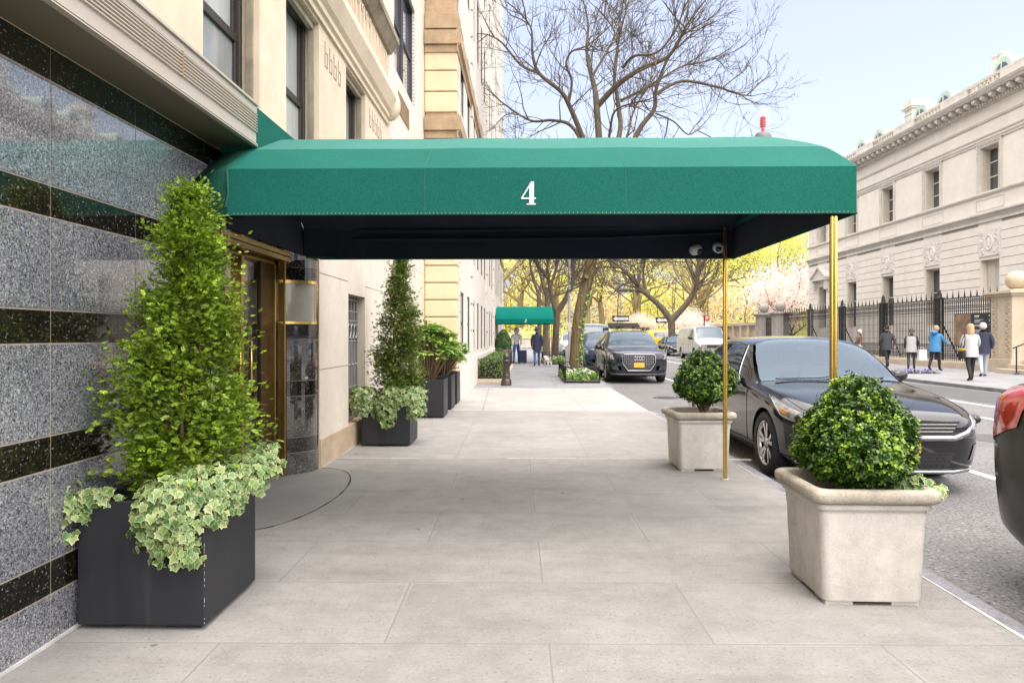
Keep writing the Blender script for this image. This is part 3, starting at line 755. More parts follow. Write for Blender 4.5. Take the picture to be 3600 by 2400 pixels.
# a serif 4
def numeral4(x, y, z, h, t, mat, parent):
    b = MB(); s = h
    P = lambda u,v: (x+u*s, z+v*s)
    b.prism([P(.36,0.02),P(.55,0.02),P(.55,1.0),P(.49,1.0),P(.36,0.90)],'y',y-t,y)            # stem
    b.prism([P(.24,0),P(.64,0),P(.64,.035),P(.58,.055),P(.34,.055),P(.24,.035)],'y',y-t*1.1,y)
    b.prism([P(0,.25),P(.64,.25),P(.64,.30),P(0,.30)],'y',y-t*1.2,y)
    b.prism([P(0,.29),P(.055,.29),P(.49,1.0),P(.44,1.0)],'y',y-t*1.15,y)
    return b.build('house_number', mat, parent)
numeral4(-0.022, AY0-0.0005, 2.178, 0.142, 0.002, M['white_ink'], aw)
# brass posts, fluted
def post(x,y,z1,r,parent):
    b = MB(); rings = []
    n = 32
    for z in (0.0,z1):
        rings.append([(x+(r*(0.88 if k%2 else 1))*math.cos(2*math.pi*k/n), y+(r*(0.88 if k%2 else 1))*math.sin(2*math.pi*k/n), z) for k in range(n)])
    b.loft(rings, 0, True, True, False)
    o = b.build('post', M['brass'], parent)
    return o
post(1.914,4.27,2.40,0.023,aw); post(1.914,6.56,2.40,0.021,aw)
b = MB()
for y in (4.27,6.56): b.lathe([(0.0,0.005),(0.031,0.005),(0.034,0.0),(0.031,-0.003),(0,-0.003)][::-1],(1.914,y,0.001),18)
b.build('post_collar', M['caulk'], aw)
# green filler wrapped on the building band beside the awning
b = MB(); b.box(FXA-0.24,FXA+0.004,4.612,6.75,2.62,2.925); o = b.build('side_flap', M['green'], aw, 0.006)
# two dome cameras under the far edge, a beacon on top
for i,(x,z,rz,lab) in enumerate(((1.633,2.195,0.15,'white dome camera under the awning edge, farther from the brass post'),(1.875,2.215,-0.5,'white dome camera tucked in the awning corner beside the far brass post'))):
    t = thing('dome_camera', lab, 'camera', (x,6.62,z), rz, 'security cameras under the awning')
    b = MB(); b.lathe([(0.0,0.0),(0.052,0.0),(0.052,-0.02),(0.048,-0.035),(0.0,-0.035)][::-1],(0,0,0),20,0,'y'); b.lathe([(0.001,-0.115),(0.03,-0.108),(0.046,-0.085),(0.05,-0.055),(0.048,-0.035),(0.0,-0.035)],(0,0,0),20,0,'y')
    b.build('shell', M['cam_white'], t, local=True)
    b = MB(); b.ball((0.012,-0.088,-0.018),0.032,14); b.build('lens', M['black_gloss'], t, local=True)
M['rim_grey'] = pmat('weathered grey plastic',(0.16,0.17,0.18),0.6,var=(20,0.6))
bc = thing('beacon_lamp', 'red taxi beacon lamp under a clear dome on the awning roof', 'lamp', (1.885,5.44,2.853))
b = MB(); b.lathe([(0,0),(0.075,0),(0.078,0.03),(0.07,0.04),(0.07,0.075),(0.06,0.10),(0.055,0.115),(0,0.115)],(0,0,0),20); b.build('base', M['rim_grey'], bc, local=True)
b = MB()
for k in range(5): b.lathe([(0.016,0),(0.027,0.007),(0.016,0.014)],(0,0,0.165+k*0.016),16)
b.tube([(0,0,0.11),(0,0,0.25)],0.013,10); b.build('bulb', M['red'], bc, local=True)
m_,N_,L_,P_ = nodes('clear dome plastic'); P_.inputs['Roughness'].default_value = 0.05; P_.inputs['Base Color'].default_value = (0.75,0.6,0.65,1); P_.inputs['Alpha'].default_value = 0.10
b = MB(); b.lathe([(0.056,0.112),(0.056,0.24),(0.05,0.275),(0.03,0.30),(0.001,0.305)],(0,0,0),20); b.build('dome', m_, bc, local=True)

# ------------------------------------------------------------ second awning (number 2)
a2 = thing('awning', 'teal green entrance awning with number 2 farther down the pavement', 'awning', (0,34,0))
b = MB(); x0,x1,y0,y1 = BX+0.01,1.42,33.0,35.8
pr = [(0,1.96),(0,2.18),(0.13,2.36),(0.32,2.52),(0.56,2.66),(0.9,2.78),(1.2,2.82)]
row = [(y0+d,z) for d,z in pr]+[(y1-d,z) for d,z in pr[::-1]]
V = [(x0,)+p for p in row]+[(x1-(0.0 if z<2.2 else 0.12*(z-2.18)),y,z) for y,z in row]; n = len(row)
b.add(V, [(j,n+j,n+j+1,j+1) for j in range(n-1)]); b.add([V[n+j] for j in range(n)], [tuple(range(n))])
o = b.build('canopy', M['green_teal'], a2)
b = MB(); s = 0.16; cx,cz = 0.03,2.0
pts = [(-.3,.78),(-.1,.98),(.2,.92),(.22,.70),(-.05,.35),(-.4,.04),(-.05,.10),(.2,.02),(.38,.14)]
b.tube([(cx+p[0]*s*0.9+p[1]*0.03,y0-0.004,cz+p[1]*s) for p in pts],0.011,5)
b.build('house_number', M['white_ink'], a2)
for y in (y0+0.15,y1-0.15): post(1.3,y,2.1,0.022,a2)

# ------------------------------------------------------------ planters
def black_planter(loc, h, label, w=0.60):
    t = thing('black_planter', label, 'planter', loc, 0, 'square black planters along the house wall')
    b = MB(); r = w/2; z0 = 0.022; k = 0.022
    o_ = [(-r,-r),(r,-r),(r,r),(-r,r)]; i_ = [(-r+k,-r+k),(r-k,-r+k),(r-k,r-k),(-r+k,r-k)]
    vs = [(x,y,z0) for x,y in o_]+[(x,y,h) for x,y in o_]+[(x,y,h) for x,y in i_]+[(x,y,h-0.12) for x,y in i_]
    fs = [(3,2,1,0)]+[(i,(i+1)%4,4+(i+1)%4,4+i) for i in range(4)]+[(4+i,4+(i+1)%4,8+(i+1)%4,8+i) for i in range(4)]+[(8+i,8+(i+1)%4,12+(i+1)%4,12+i) for i in range(4)]
    b.add(vs,fs); b.build('box', M['planter_black'], t, 0.006, local=True)
    b = MB()
    for sx in (-1,1):
        for sy in (-1,1): b.box(sx*r*0.62-0.08,sx*r*0.62+0.08,sy*r*0.62-0.08,sy*r*0.62+0.08,0,z0+0.01)
    b.build('foot', M['black_matt'], t, local=True)
    soil_patch(r-k-0.002, h-0.05, t)
    return t
def soil_patch(r, z, t):
    b = MB(); g = 9; rr = random.Random(int(z*1000)+int(r*500))
    vs = [(-r+2*r*i/(g-1), -r+2*r*j/(g-1), z+rr.uniform(-0.012,0.015)) for j in range(g) for i in range(g)]
    b.add(vs, [(j*g+i,j*g+i+1,(j+1)*g+i+1,(j+1)*g+i) for j in range(g-1) for i in range(g-1)], 0, True)
    return b.build('soil', M['soil'], t, local=True)
p1 = black_planter((-1.788,3.447,0), 0.60, 'large black planter beside the granite wall nearest the camera')
b = MB(); b.box(0.296,0.303,-0.303,-0.296,0.05,0.595)
rs = random.Random(5); b = MB()
for k in range(16):
    z = rs.uniform(0.04,0.40); l = rs.uniform(0.002,0.012); b.cbox((0.2975,-0.2975,z),(0.0015,0.0015,l))
b.build('chipped_edge', M['scuff'], p1, local=True)
p2 = black_planter((-1.72,8.72,0), 0.56, 'black planter with trailing ivy beyond the doorway')
for y,lab in ((11.62,'black planter with leafy shrub, nearest of the three in a row'),(12.85,'black planter in the middle of the row of three by the wall'),(13.86,'black planter farthest along the row of three by the wall')):
    black_planter((-1.645,y,0), 0.64, lab)
def cement_planter(loc, label, rz=0):
    t = thing('cement_planter', label, 'planter', loc, rz, 'cast cement planters by the kerb')
    def sq(r, z, n=5, c=0.04):
        pts = []
        for cx,cy,a0 in ((r-c,-r+c,-90),(r-c,r-c,0),(-r+c,r-c,90),(-r+c,-r+c,180)):
            for k in range(n): a = R(a0+90*k/(n-1)); pts.append((cx+c*math.cos(a),cy+c*math.sin(a),z))
        return pts
    b = MB(); rings = [sq(r,z) for r,z in ((0.247,0.022),(0.250,0.03),(0.263,0.40),(0.27,0.465),(0.268,0.485),(0.281,0.490),(0.285,0.505),(0.281,0.519))]
    b.loft(rings, 0, True, False, True)
    b.add(sq(0.247,0.022), [tuple(range(20))[::-1]])
    for sx in (-1,1):
        for sy in (-1,1): b.box(sx*0.165-0.068,sx*0.165+0.068,sy*0.165-0.068,sy*0.165+0.068,0,0.06)
    b.build('body', M['cement'], t, local=True)
    b = MB(); prof = [(0.277,0.520),(0.300,0.526),(0.314,0.535),(0.319,0.550),(0.319,0.575),(0.313,0.589),(0.300,0.596),(0.275,0.597),(0.262,0.585),(0.252,0.50),(0.24,0.42)]
    b.loft([sq(r,z,5,0.055) for r,z in prof], 0, True, False, True); b.build('rim', M['cement_rim'], t, local=True)
    soil_patch(0.235, 0.485, t)
    return t
cement_planter((1.775,3.745,0), 'weathered cement planter by the kerb nearest the camera', -0.02)
cement_planter((1.81,7.19,0), 'cement planter by the kerb beside the far brass post', 0.03)

# ------------------------------------------------------------ planting
rng = np.random.default_rng(11)
LM = {}
LM['cypress'] = leafmat('cypress fronds', [(0,(0.06,0.14,0.015)),(0.3,(0.17,0.32,0.02)),(0.65,(0.38,0.55,0.035)),(1,(0.58,0.70,0.065))], 0.35, 0.5, (10,0.34))
LM['cypress2'] = leafmat('dark cypress fronds', [(0,(0.05,0.11,0.02)),(0.5,(0.15,0.25,0.03)),(1,(0.34,0.42,0.06))], 0.3, 0.5, (8,0.45))
LM['box'] = leafmat('boxwood leaves', [(0,(0.016,0.05,0.006)),(0.5,(0.045,0.12,0.012)),(0.8,(0.10,0.22,0.018)),(1,(0.20,0.34,0.03))], 0.25, 0.3, (14,0.55))
LM['box_tip'] = leafmat('young boxwood leaves', [(0,(0.14,0.27,0.02)),(1,(0.34,0.48,0.045))], 0.3, 0.35)
LM['ivy'] = leafmat('ivy leaf centre', [(0,(0.05,0.12,0.03)),(0.5,(0.13,0.23,0.07)),(1,(0.27,0.36,0.12))], 0.2, 0.4)
LM['ivy_edge'] = leafmat('ivy leaf margin', [(0,(0.24,0.32,0.11)),(0.6,(0.38,0.43,0.19)),(1,(0.54,0.54,0.28))], 0.2, 0.4)
LM['rhodo'] = leafmat('rhododendron leaves', [(0,(0.07,0.17,0.03)),(0.5,(0.18,0.31,0.05)),(1,(0.42,0.52,0.12))], 0.3, 0.3)
LM['hedge'] = leafmat('hedge leaves', [(0,(0.05,0.12,0.02)),(0.5,(0.12,0.24,0.04)),(1,(0.28,0.40,0.09))], 0.3, 0.4, (3,0.6))
LM['cone'] = leafmat('clipped cone leaves', [(0,(0.02,0.07,0.015)),(1,(0.08,0.18,0.03))], 0.2, 0.4)
LM['spring'] = leafmat('spring leaves', [(0,(0.60,0.58,0.10)),(0.5,(0.82,0.74,0.26)),(1,(0.90,0.82,0.48))], 0.5, 0.5)
LM['spring2'] = leafmat('yellow green spring leaves', [(0,(0.52,0.57,0.07)),(0.6,(0.78,0.75,0.17)),(1,(0.90,0.82,0.42))], 0.5, 0.5)
LM['bud'] = leafmat('reddish spring buds', [(0,(0.70,0.52,0.28)),(0.5,(0.84,0.69,0.45)),(1,(0.90,0.82,0.64))], 0.5, 0.5)
LM['pink'] = leafmat('magnolia blossom', [(0,(0.80,0.55,0.46)),(0.5,(0.88,0.74,0.66)),(1,(0.90,0.85,0.80))], 0.4, 0.5)
LM['pansy'] = leafmat('violet pansies', [(0,(0.10,0.08,0.35)),(0.6,(0.22,0.16,0.55)),(1,(0.55,0.5,0.7))], 0.2, 0.5)
LM['heather'] = leafmat('magenta heather', [(0,(0.30,0.06,0.20)),(1,(0.50,0.16,0.36))], 0.2, 0.5)
LM['white_fl'] = leafmat('white flowers', [(0,(0.7,0.72,0.6)),(1,(0.85,0.85,0.8))], 0.2, 0.5)
LM['bed'] = leafmat('flower bed leaves', [(0,(0.08,0.20,0.03)),(0.6,(0.25,0.40,0.08)),(1,(0.45,0.55,0.18))], 0.3, 0.4)

# template: flat cypress frond, a stem of short forked leaflets
def frond_template():
    V = []; F = []
    def q(x,y,a,l,w):
        dx,dy = math.sin(a),math.cos(a); px,py = dy,-dx; b_ = len(V)
        for s_,t_,h_ in ((0,0,0),(.6,.5,.08*l),(0,1,-.05*l),(-.6,.5,.08*l)):
            V.append((x+px*w*s_+dx*l*t_, y+py*w*s_+dy*l*t_, h_*0.6-0.12*(y+dy*l*t_)**2))
        F.append((b_,b_+1,b_+2,b_+3))
    for k in range(3):
        y = 0.18+0.25*k; l = 0.42-0.07*k
        q(0,y-0.15,0,0.30,0.11)
        for s_ in (-1,1):
            q(0,y,s_*0.75,l,0.15)
            q(s_*l*0.38,y+l*0.35,s_*0.25,l*0.55,0.13)
    return V,[f if f[2]!=f[3] else f for f in F]
FV,FF = frond_template()
FFt = []
for f in FF:
    if f[2]==f[3]: FFt.append(f[:3])
    else: FFt += [f[:3],(f[0],f[2],f[3])]
FFt = np.array(FFt)

def cypress(loc, H, z0, radius, n_clump, per, leaf, label, seed, gap=0.0, lean=0.0, stemn=5, fs=0.075):
    rg = np.random.default_rng(seed); rr = random.Random(seed)
    t = thing('cypress', label, 'conifer', loc, 0)
    # several upright stems
    b = MB(); stems = []
    for k in range(stemn):
        a = 2*math.pi*k/stemn+rr.uniform(-.4,.4); r0 = 0.05; top = H*rr.uniform(0.62,0.98)
        pts = []
        for i in range(9):
            f = i/8; rad = radius(f*top/H)*0.42*min(1,f*2.2)
            pts.append(Vector((r0*math.cos(a)*(1-f)+rad*math.cos(a)*(1-f)**0.3+lean*f*H*0.5, r0*math.sin(a)*(1-f)+rad*math.sin(a)*(1-f)**0.3, f*top)))
        stems.append(pts); b.tube([(p.x,p.y,z0+p.z) for p in pts],[0.011*(1-0.85*i/8)+0.002 for i in range(9)],6)
    P,Nn,U,Sc = [],[],[],[]
    for c in range(n_clump):
        f = (c+rr.random())/n_clump; f = f**1.05
        a = rr.uniform(0,2*math.pi)
        rad = radius(f)*(rr.uniform(0.45,1.0) if rr.random() < 0.8 else rr.uniform(1.0,1.25))
        if gap and rr.random() < gap*(1-f): continue
        base = Vector((lean*f*H*0.5, 0, f*H*0.97)); cen = base+Vector((rad*math.cos(a), rad*math.sin(a), 0))
        out = Vector((math.cos(a),math.sin(a),rr.uniform(0.2,0.9)))
        s0 = base+Vector((0,0,-0.12-0.25*rad)); s0.z = max(s0.z,0.02)
        b.tube([(s0.x,s0.y,z0+s0.z),((s0.x+cen.x)/2,(s0.y+cen.y)/2,z0+(s0.z+cen.z)/2-0.02),(cen.x,cen.y,z0+cen.z)],[0.006,0.004,0.002],4)
        m = rr.randint(int(per*0.6),per); cr = rr.uniform(0.04,0.08)*(0.55+0.6*radius(f)/max(radius(0.25),1e-3))
        off = rg.normal(size=(m,3))*np.array([cr,cr,cr*0.75])
        pos = np.array(cen)[None]+off; pos[:,2] += z0
        P.append(pos); o3 = np.array(out)[None]+rg.normal(size=(m,3))*0.45
        U.append(o3); nn = np.array([[-0.35*math.cos(a),-0.35*math.sin(a),0.8]])+rg.normal(size=(m,3))*0.5; Nn.append(nn)
        Sc.append(rg.uniform(0.6,1.2,m)*fs*(0.75+0.5*(1-f)))
    V,F = scatter(FV,FFt,np.concatenate(P),np.concatenate(Nn),np.concatenate(Sc),rg,np.concatenate(U))
    b.build('stems', M['stem'], t, local=True)
    bigmesh('fronds', V, F, LM[leaf], t, local=True)
    return t
def r1(f):
    # ragged spire: fullest a quarter of the way up
    k = [(0,0.09),(0.08,0.15),(0.20,0.205),(0.34,0.215),(0.46,0.175),(0.60,0.155),(0.78,0.11),(0.92,0.065),(1.0,0.015)]
    for (a,x),(c,y) in zip(k,k[1:]):
        if a <= f <= c: return x+(y-x)*(f-a)/(c-a)
    return 0.02
cypress((-1.745,3.447,0.0), 1.62, 0.53, r1, 160, 235, 'cypress', 'ragged bright green cypress in the large black planter by the granite wall', 21, gap=0.24, lean=0.05, fs=0.039)
def r2(f):
    k = [(0,0.17),(0.15,0.22),(0.35,0.22),(0.6,0.17),(0.85,0.09),(1,0.02)]
    for (a,x),(c,y) in zip(k,k[1:]):
        if a <= f <= c: return x+(y-x)*(f-a)/(c-a)
    return 0.02
cypress((-1.62,8.72,0), 1.95, 0.50, r2, 200, 90, 'cypress2', 'slender dark green cypress in the ivy planter beyond the doorway', 33, lean=0.02, fs=0.048)

# ivy: five lobed leaves with cream margins
def ivy_template():
    o = [(0,-0.02),(0.22,-0.14),(0.46,0.02),(0.38,0.20),(0.54,0.46),(0.29,0.52),(0,0.95),(-0.29,0.52),(-0.54,0.46),(-0.38,0.20),(-0.46,0.02),(-0.22,-0.14)]
    zc = lambda x,y: 0.18*abs(x)-0.25*(y-0.25)**2
    V = [(x,y,zc(x,y)) for x,y in o]+[(x*0.80,0.2+(y-0.2)*0.83,zc(x*0.80,y*0.87)) for x,y in o]+[(0,0.22,0)]
    n = len(o); F = []; mi = []
    for i in range(n):
        j = (i+1)%n; F += [(i,j,n+j),(i,n+j,n+i)]; mi += [1,1]; F.append((n+i,n+j,2*n)); mi.append(0)
    return V,np.array(F),mi
IV,IF,IM = ivy_template()
def ivy(name_loc, label, pts, nrms, sizes, seed, vines=()):
    rg = np.random.default_rng(seed); pts = np.array(pts); n = len(pts)
    t = thing('ivy', label, 'ivy', name_loc, 0)
    up = np.tile(np.array([0,0,-1.0]),(n,1))+rg.normal(size=(n,3))*0.55
    V,F = scatter(IV,IF,pts,np.array(nrms),np.array(sizes),rg,up)
    bigmesh('leaves', V, F, [LM['ivy'],LM['ivy_edge']], t, np.tile(IM,n), local=True)
    if vines:
        b = MB()
        for v in vines: b.tube(v,0.003,4)
        b.build('vines', M['stem'], t, local=True)
    return t
def ivy_mound(loc, label, blobs, n, seed, size=(0.045,0.075), vines=()):
    """blobs: (centre, radii, weight); leaves lie on the outer skin of overlapping mounds"""
    rg = np.random.default_rng(seed); P=[];Nm=[];Sz=[]
    w = np.array([q[2] for q in blobs]); w = w/w.sum()
    for (c,r,_),ww in zip(blobs,w):
        m = int(n*ww); d = rg.normal(size=(m,3)); d /= np.linalg.norm(d,axis=1,keepdims=True)
        d[:,2] = np.where(d[:,2] < -0.5, -d[:,2], d[:,2]); d[:,1] = np.where((d[:,1] > 0.3)&(rg.random(m)<0.6), -d[:,1], d[:,1])
        k = rg.uniform(0.72,1.06,(m,1)); P.append(np.array(c)+d*np.array(r)*k)
        nn = d*np.array([1,1,0.9])+np.array([0.1,-0.35,0.35])+rg.normal(size=(m,3))*0.35; Nm.append(nn); Sz.append(rg.uniform(size[0],size[1],m))
    return ivy(loc,label,np.concatenate(P),np.concatenate(Nm),np.concatenate(Sz),seed+1,vines)
# on the near planter: a big spill over the front right corner, a lighter trail on the left
ivy_mound((-1.788,3.447,0),'cream edged ivy spilling over the front corner of the nearest black planter',
  [((0.13,-0.26,0.56),(0.17,0.14,0.16),1.4),((0.13,-0.31,0.46),(0.165,0.07,0.16),1.4),((0.18,-0.32,0.37),(0.12,0.05,0.10),0.6),((0.22,-0.10,0.62),(0.20,0.24,0.13),1.8),((0.31,0.12,0.63),(0.16,0.22,0.13),1.5),((0.33,-0.12,0.54),(0.06,0.22,0.12),1.0),((0.36,0.26,0.67),(0.10,0.12,0.13),0.7)], 1600, 41, (0.028,0.050))
ivy_mound((-1.788,3.447,0.0),'thin ivy trail hanging over the wall side of the nearest black planter',
  [((-0.22,-0.27,0.61),(0.11,0.06,0.05),1.0),((-0.31,-0.31,0.55),(0.07,0.05,0.10),0.7),((-0.34,-0.33,0.47),(0.05,0.03,0.08),0.4),((-0.40,-0.29,0.69),(0.09,0.05,0.05),0.22)], 150, 47, (0.032,0.052),
  [[(-0.15,-0.2,0.56),(-0.3,-0.3,0.66),(-0.42,-0.32,0.72)],[(-0.15,-0.22,0.56),(-0.28,-0.31,0.62),(-0.36,-0.33,0.46),(-0.36,-0.33,0.36)],[(-0.36,-0.33,0.40),(-0.33,-0.335,0.31)]])
ivy_mound((-1.72,8.72,0),'pale ivy spilling from the second black planter beyond the doorway',
  [((-0.30,-0.22,0.60),(0.22,0.16,0.15),1.2),((-0.30,-0.30,0.46),(0.18,0.07,0.13),0.8),((0.12,-0.26,0.60),(0.20,0.12,0.15),1.4),((0.02,-0.32,0.45),(0.15,0.06,0.20),1.0),((0.30,-0.12,0.58),(0.17,0.24,0.16),1.6),((0.36,-0.22,0.45),(0.12,0.14,0.16),1.0),((0.02,-0.34,0.30),(0.08,0.04,0.10),0.3)], 1100, 53, (0.04,0.065))
ivy_mound((1.775,3.745,0),'small ivy sprig trailing over the street corner of the front cement planter',
  [((0.20,-0.10,0.57),(0.10,0.12,0.05),1.0),((0.29,-0.16,0.59),(0.08,0.07,0.05),0.8),((0.345,-0.2,0.56),(0.035,0.04,0.05),0.3)], 60, 59, (0.036,0.062))

# boxwood: egg of small leaves in clumps with bright young tips
LV = [(0,0,0),(0.32,0.35,0.06),(0.22,0.8,0.05),(0,1.0,-0.02),(-0.22,0.8,0.05),(-0.32,0.35,0.06)]
LF = np.array([(0,1,2),(0,2,3),(0,3,4),(0,4,5)])
def boxwood(loc, label, prof, n, seed, rz=0, size=(0.018,0.030)):
    rg = np.random.default_rng(seed); t = thing('boxwood', label, 'shrub', loc, rz, 'clipped boxwoods in the cement planters')
    zs = np.array([p[0] for p in prof]); rs_ = np.array([p[1] for p in prof])
    P=[];Nm=[];U=[];Sz=[];MI=[]
    nc = n//16
    for c in range(nc):
        while True:
            z = rg.uniform(zs[0],zs[-1])
            if rg.random() < np.interp(z,zs,rs_)/rs_.max(): break
        a = rg.uniform(0,2*math.pi); r = np.interp(z,zs,rs_)*(1+0.10*math.sin(3*a+z*9)+0.07*math.sin(7*a-z*17))
        k = 1.0 if rg.random() < 0.72 else rg.uniform(0.5,0.95)
        if rg.random()<0.08: k *= rg.uniform(1.02,1.10)
        cen = np.array([r*k*math.cos(a),r*k*math.sin(a),z+rg.normal()*0.008])
        slope = -(np.interp(z+0.02,zs,rs_)-np.interp(z-0.02,zs,rs_))/0.04
        out = np.array([math.cos(a),math.sin(a),np.clip(slope,-0.6,3)]); out /= np.linalg.norm(out)
        axis = out*0.8+np.array([0,0,0.7])+rg.normal(size=3)*0.3; axis /= np.linalg.norm(axis)
        m = 16; h = rg.random(m)
        tip = rg.random() < 0.30 and k > 0.9
        d = rg.normal(size=(m,3)); d -= axis*(d@axis)[:,None]; d /= np.linalg.norm(d,axis=1,keepdims=True)
        P.append(cen+axis*(h[:,None]-0.5)*0.055+d*0.004); U.append(d*0.9+axis*(0.3+0.9*h[:,None])); Nm.append(axis-d*0.35+rg.normal(size=(m,3))*0.2)
        Sz.append(rg.uniform(size[0],size[1],m)); MI.append(np.where((h>0.55)&tip,1,0))
    V,F = scatter(LV,LF,np.concatenate(P),np.concatenate(Nm),np.concatenate(Sz),rg,np.concatenate(U))
    bigmesh('leaves', V, F, [LM['box'],LM['box_tip']], t, np.repeat(np.concatenate(MI),len(LF)), local=True)
    b = MB(); rr = random.Random(seed)
    for k in range(14):
        a = rr.uniform(0,6.28); r = rr.uniform(0.10,0.24); z1 = zs[0]+rr.uniform(0.10,0.45)
        b.tube([(0.03*math.cos(a),0.03*math.sin(a),zs[0]-0.10),(r*0.4*math.cos(a),r*0.4*math.sin(a),zs[0]+0.02),(r*math.cos(a),r*math.sin(a),z1)],[0.012,0.008,0.003],5)
    b.tube([(0,0,zs[0]-0.12),(0,0.01,zs[0]+0.25)],[0.02,0.012],7)
    b.build('stems', M['stem'], t, local=True)
    return t
bp = [(0.575,0.08),(0.60,0.16),(0.66,0.235),(0.73,0.28),(0.81,0.275),(0.90,0.235),(0.98,0.185),(1.05,0.135),(1.11,0.08),(1.14,0.02)]
boxwood((1.80,3.745,0),'egg shaped boxwood in the front cement planter nearest the camera',bp,38000,61,size=(0.014,0.023))
bp2 = [(0.67,0.06),(0.71,0.18),(0.77,0.265),(0.84,0.295),(0.93,0.28),(1.03,0.23),(1.12,0.16),(1.19,0.08),(1.215,0.02)]
boxwood((1.875,7.19,0),'round clipped boxwood in the cement planter behind the far brass post',bp2,22000,67,size=(0.017,0.027))

# broad leaved shrubs in the row of three planters
RV = [(0,0,0),(0.14,0.25,0.04),(0.18,0.6,0.03),(0.08,0.9,-0.06),(0,1.0,-0.1),(-0.08,0.9,-0.06),(-0.18,0.6,0.03),(-0.14,0.25,0.04)]
RF = np.array([(0,1,7),(1,2,7),(2,6,7),(2,3,6),(3,5,6),(3,4,5)])
def rhodo(loc, label, seed, h, w, n=90):
    rg = np.random.default_rng(seed); rr = random.Random(seed); t = thing('broadleaf_shrub', label, 'shrub', loc, 0, 'broad leaved shrubs in the row of planters')
    b = MB(); P=[];U=[];Nm=[];Sz=[]
    for k in range(n):
        a = rr.uniform(0,6.28); f = rr.random(); el = rr.uniform(0.15,1.45); r = rr.uniform(0.75,1.02)
        c = Vector((w*r*math.cos(a)*math.cos(el), w*r*math.sin(a)*math.cos(el), 0.62+h*0.30+h*0.70*r*math.sin(el)*rr.uniform(0.7,1.0)))
        b.tube([(0.05*math.cos(a),0.05*math.sin(a),0.58),(c.x*0.45,c.y*0.45,0.58+(c.z-0.58)*0.45-0.03),(c.x,c.y,c.z)],[0.012,0.008,0.004],5)
        m = rr.randint(9,14)
        for j in range(m):
            th = 2*math.pi*j/m*2.4+rr.random(); d = Vector((math.cos(th),math.sin(th),rr.uniform(-0.35,0.7)))
            d = (d+Vector((math.cos(a),math.sin(a),0.6))*0.35).normalized()
            P.append(c+Vector((0,0,-0.03*rr.random()))); U.append(d); Nm.append(Vector((0,0,1))+Vector((rr.gauss(0,.4),rr.gauss(0,.4),0))); Sz.append(rr.uniform(0.10,0.17))
    V,F = scatter(RV,RF,np.array(P),np.array(Nm),np.array(Sz),rg,np.array(U))
    bigmesh('leaves', V, F, LM['rhodo'], t, local=True); b.build('stems', M['stem'], t, local=True); return t
rhodo((-1.62,11.62,0),'tall broad leaved shrub with pale new leaves in the nearest planter of the row',71,1.05,0.50,105)
rhodo((-1.55,12.85,0),'broad leaved shrub leaning towards the street in the middle planter of the row',72,0.80,0.48,80)
rhodo((-1.60,13.86,0),'lower broad leaved shrub in the farthest planter of the row',73,0.66,0.40,70)

# ------------------------------------------------------------ cars: one lofted skin, panels and lamps taken from that skin
def paint(name, c, metal=0.0, rough=0.07):
    m = pmat(name, c, rough, metal, coat=0.15, spec=0.5); m.node_tree.nodes['Principled BSDF'].inputs['Coat Roughness'].default_value = 0.02
    return m
CP = {'black': paint('black metallic paint',(0.010,0.010,0.012)), 'graphite': paint('graphite metallic paint',(0.028,0.027,0.026),0.5,0.3), 'navy': paint('deep navy paint',(0.012,0.016,0.026)),
      'blue': paint('dark blue paint',(0.03,0.05,0.10)), 'white': paint('white car paint',(0.62,0.62,0.62),0,0.3), 'silver': paint('silver paint',(0.50,0.51,0.51),0.5,0.3), 'taxi': paint('taxi yellow paint',(0.75,0.40,0.01),0,0.3)}
M['tyre'] = pmat('tyre rubber',(0.016,0.016,0.017),0.8,bump=(40,0.2))
M['rim'] = pmat('machined alloy',(0.55,0.53,0.50),0.25,metal=0.9)
M['rim_dark'] = pmat('dark alloy recess',(0.05,0.05,0.05),0.4,metal=0.5)
M['chrome'] = pmat('chrome trim',(0.36,0.37,0.39),0.16,metal=1.0)
M['carglass'] = pmat('windscreen glass',(0.055,0.085,0.115),0.03,coat=0.0,spec=0.5)
M['carglass'].node_tree.nodes['Principled BSDF'].inputs['IOR'].default_value = 1.4
def glazing(name, tint, refl=1.5):
    m, N, L, P = nodes(name); N.remove(P)
    t = N.new('ShaderNodeBsdfTransparent'); t.inputs['Color'].default_value = (*tint,1)
    g = N.new('ShaderNodeBsdfGlossy'); g.inputs['Roughness'].default_value = 0.02; g.inputs['Color'].default_value = (0.62,0.76,0.92,1)
    f = N.new('ShaderNodeFresnel'); f.inputs['IOR'].default_value = refl
    x = N.new('ShaderNodeMixShader'); L.new(f.outputs[0], x.inputs[0]); L.new(t.outputs[0], x.inputs[1]); L.new(g.outputs[0], x.inputs[2])
    L.new(x.outputs[0], N['Material Output'].inputs['Surface']); return m
M['cabinglass'] = glazing('cabin windscreen glass',(0.70,0.80,0.85),1.95); M['cabinside'] = glazing('tinted cabin side glass',(0.30,0.34,0.34),1.9)
M['sideglass'] = pmat('tinted side glass',(0.012,0.014,0.014),0.03,coat=1.0,spec=1.0)
M['sideglass'].node_tree.nodes['Principled BSDF'].inputs['IOR'].default_value = 1.7
M['lamp'] = pmat('headlamp lens',(0.50,0.50,0.48),0.06,coat=1.0,metal=0.5,var=(14,0.35))
M['amber'] = pmat('amber lens',(0.60,0.18,0.02),0.15,coat=1.0)
M['tail'] = pmat('red tail lamp',(0.62,0.014,0.022),0.10,coat=1.0,var=(9,0.45))
M['plate'] = pmat('yellow number plate',(0.72,0.36,0.03),0.5)
M['grille_black'] = pmat('black grille plastic',(0.012,0.012,0.012),0.4)
M['seat'] = pmat('grey car seat',(0.20,0.205,0.21),0.8)

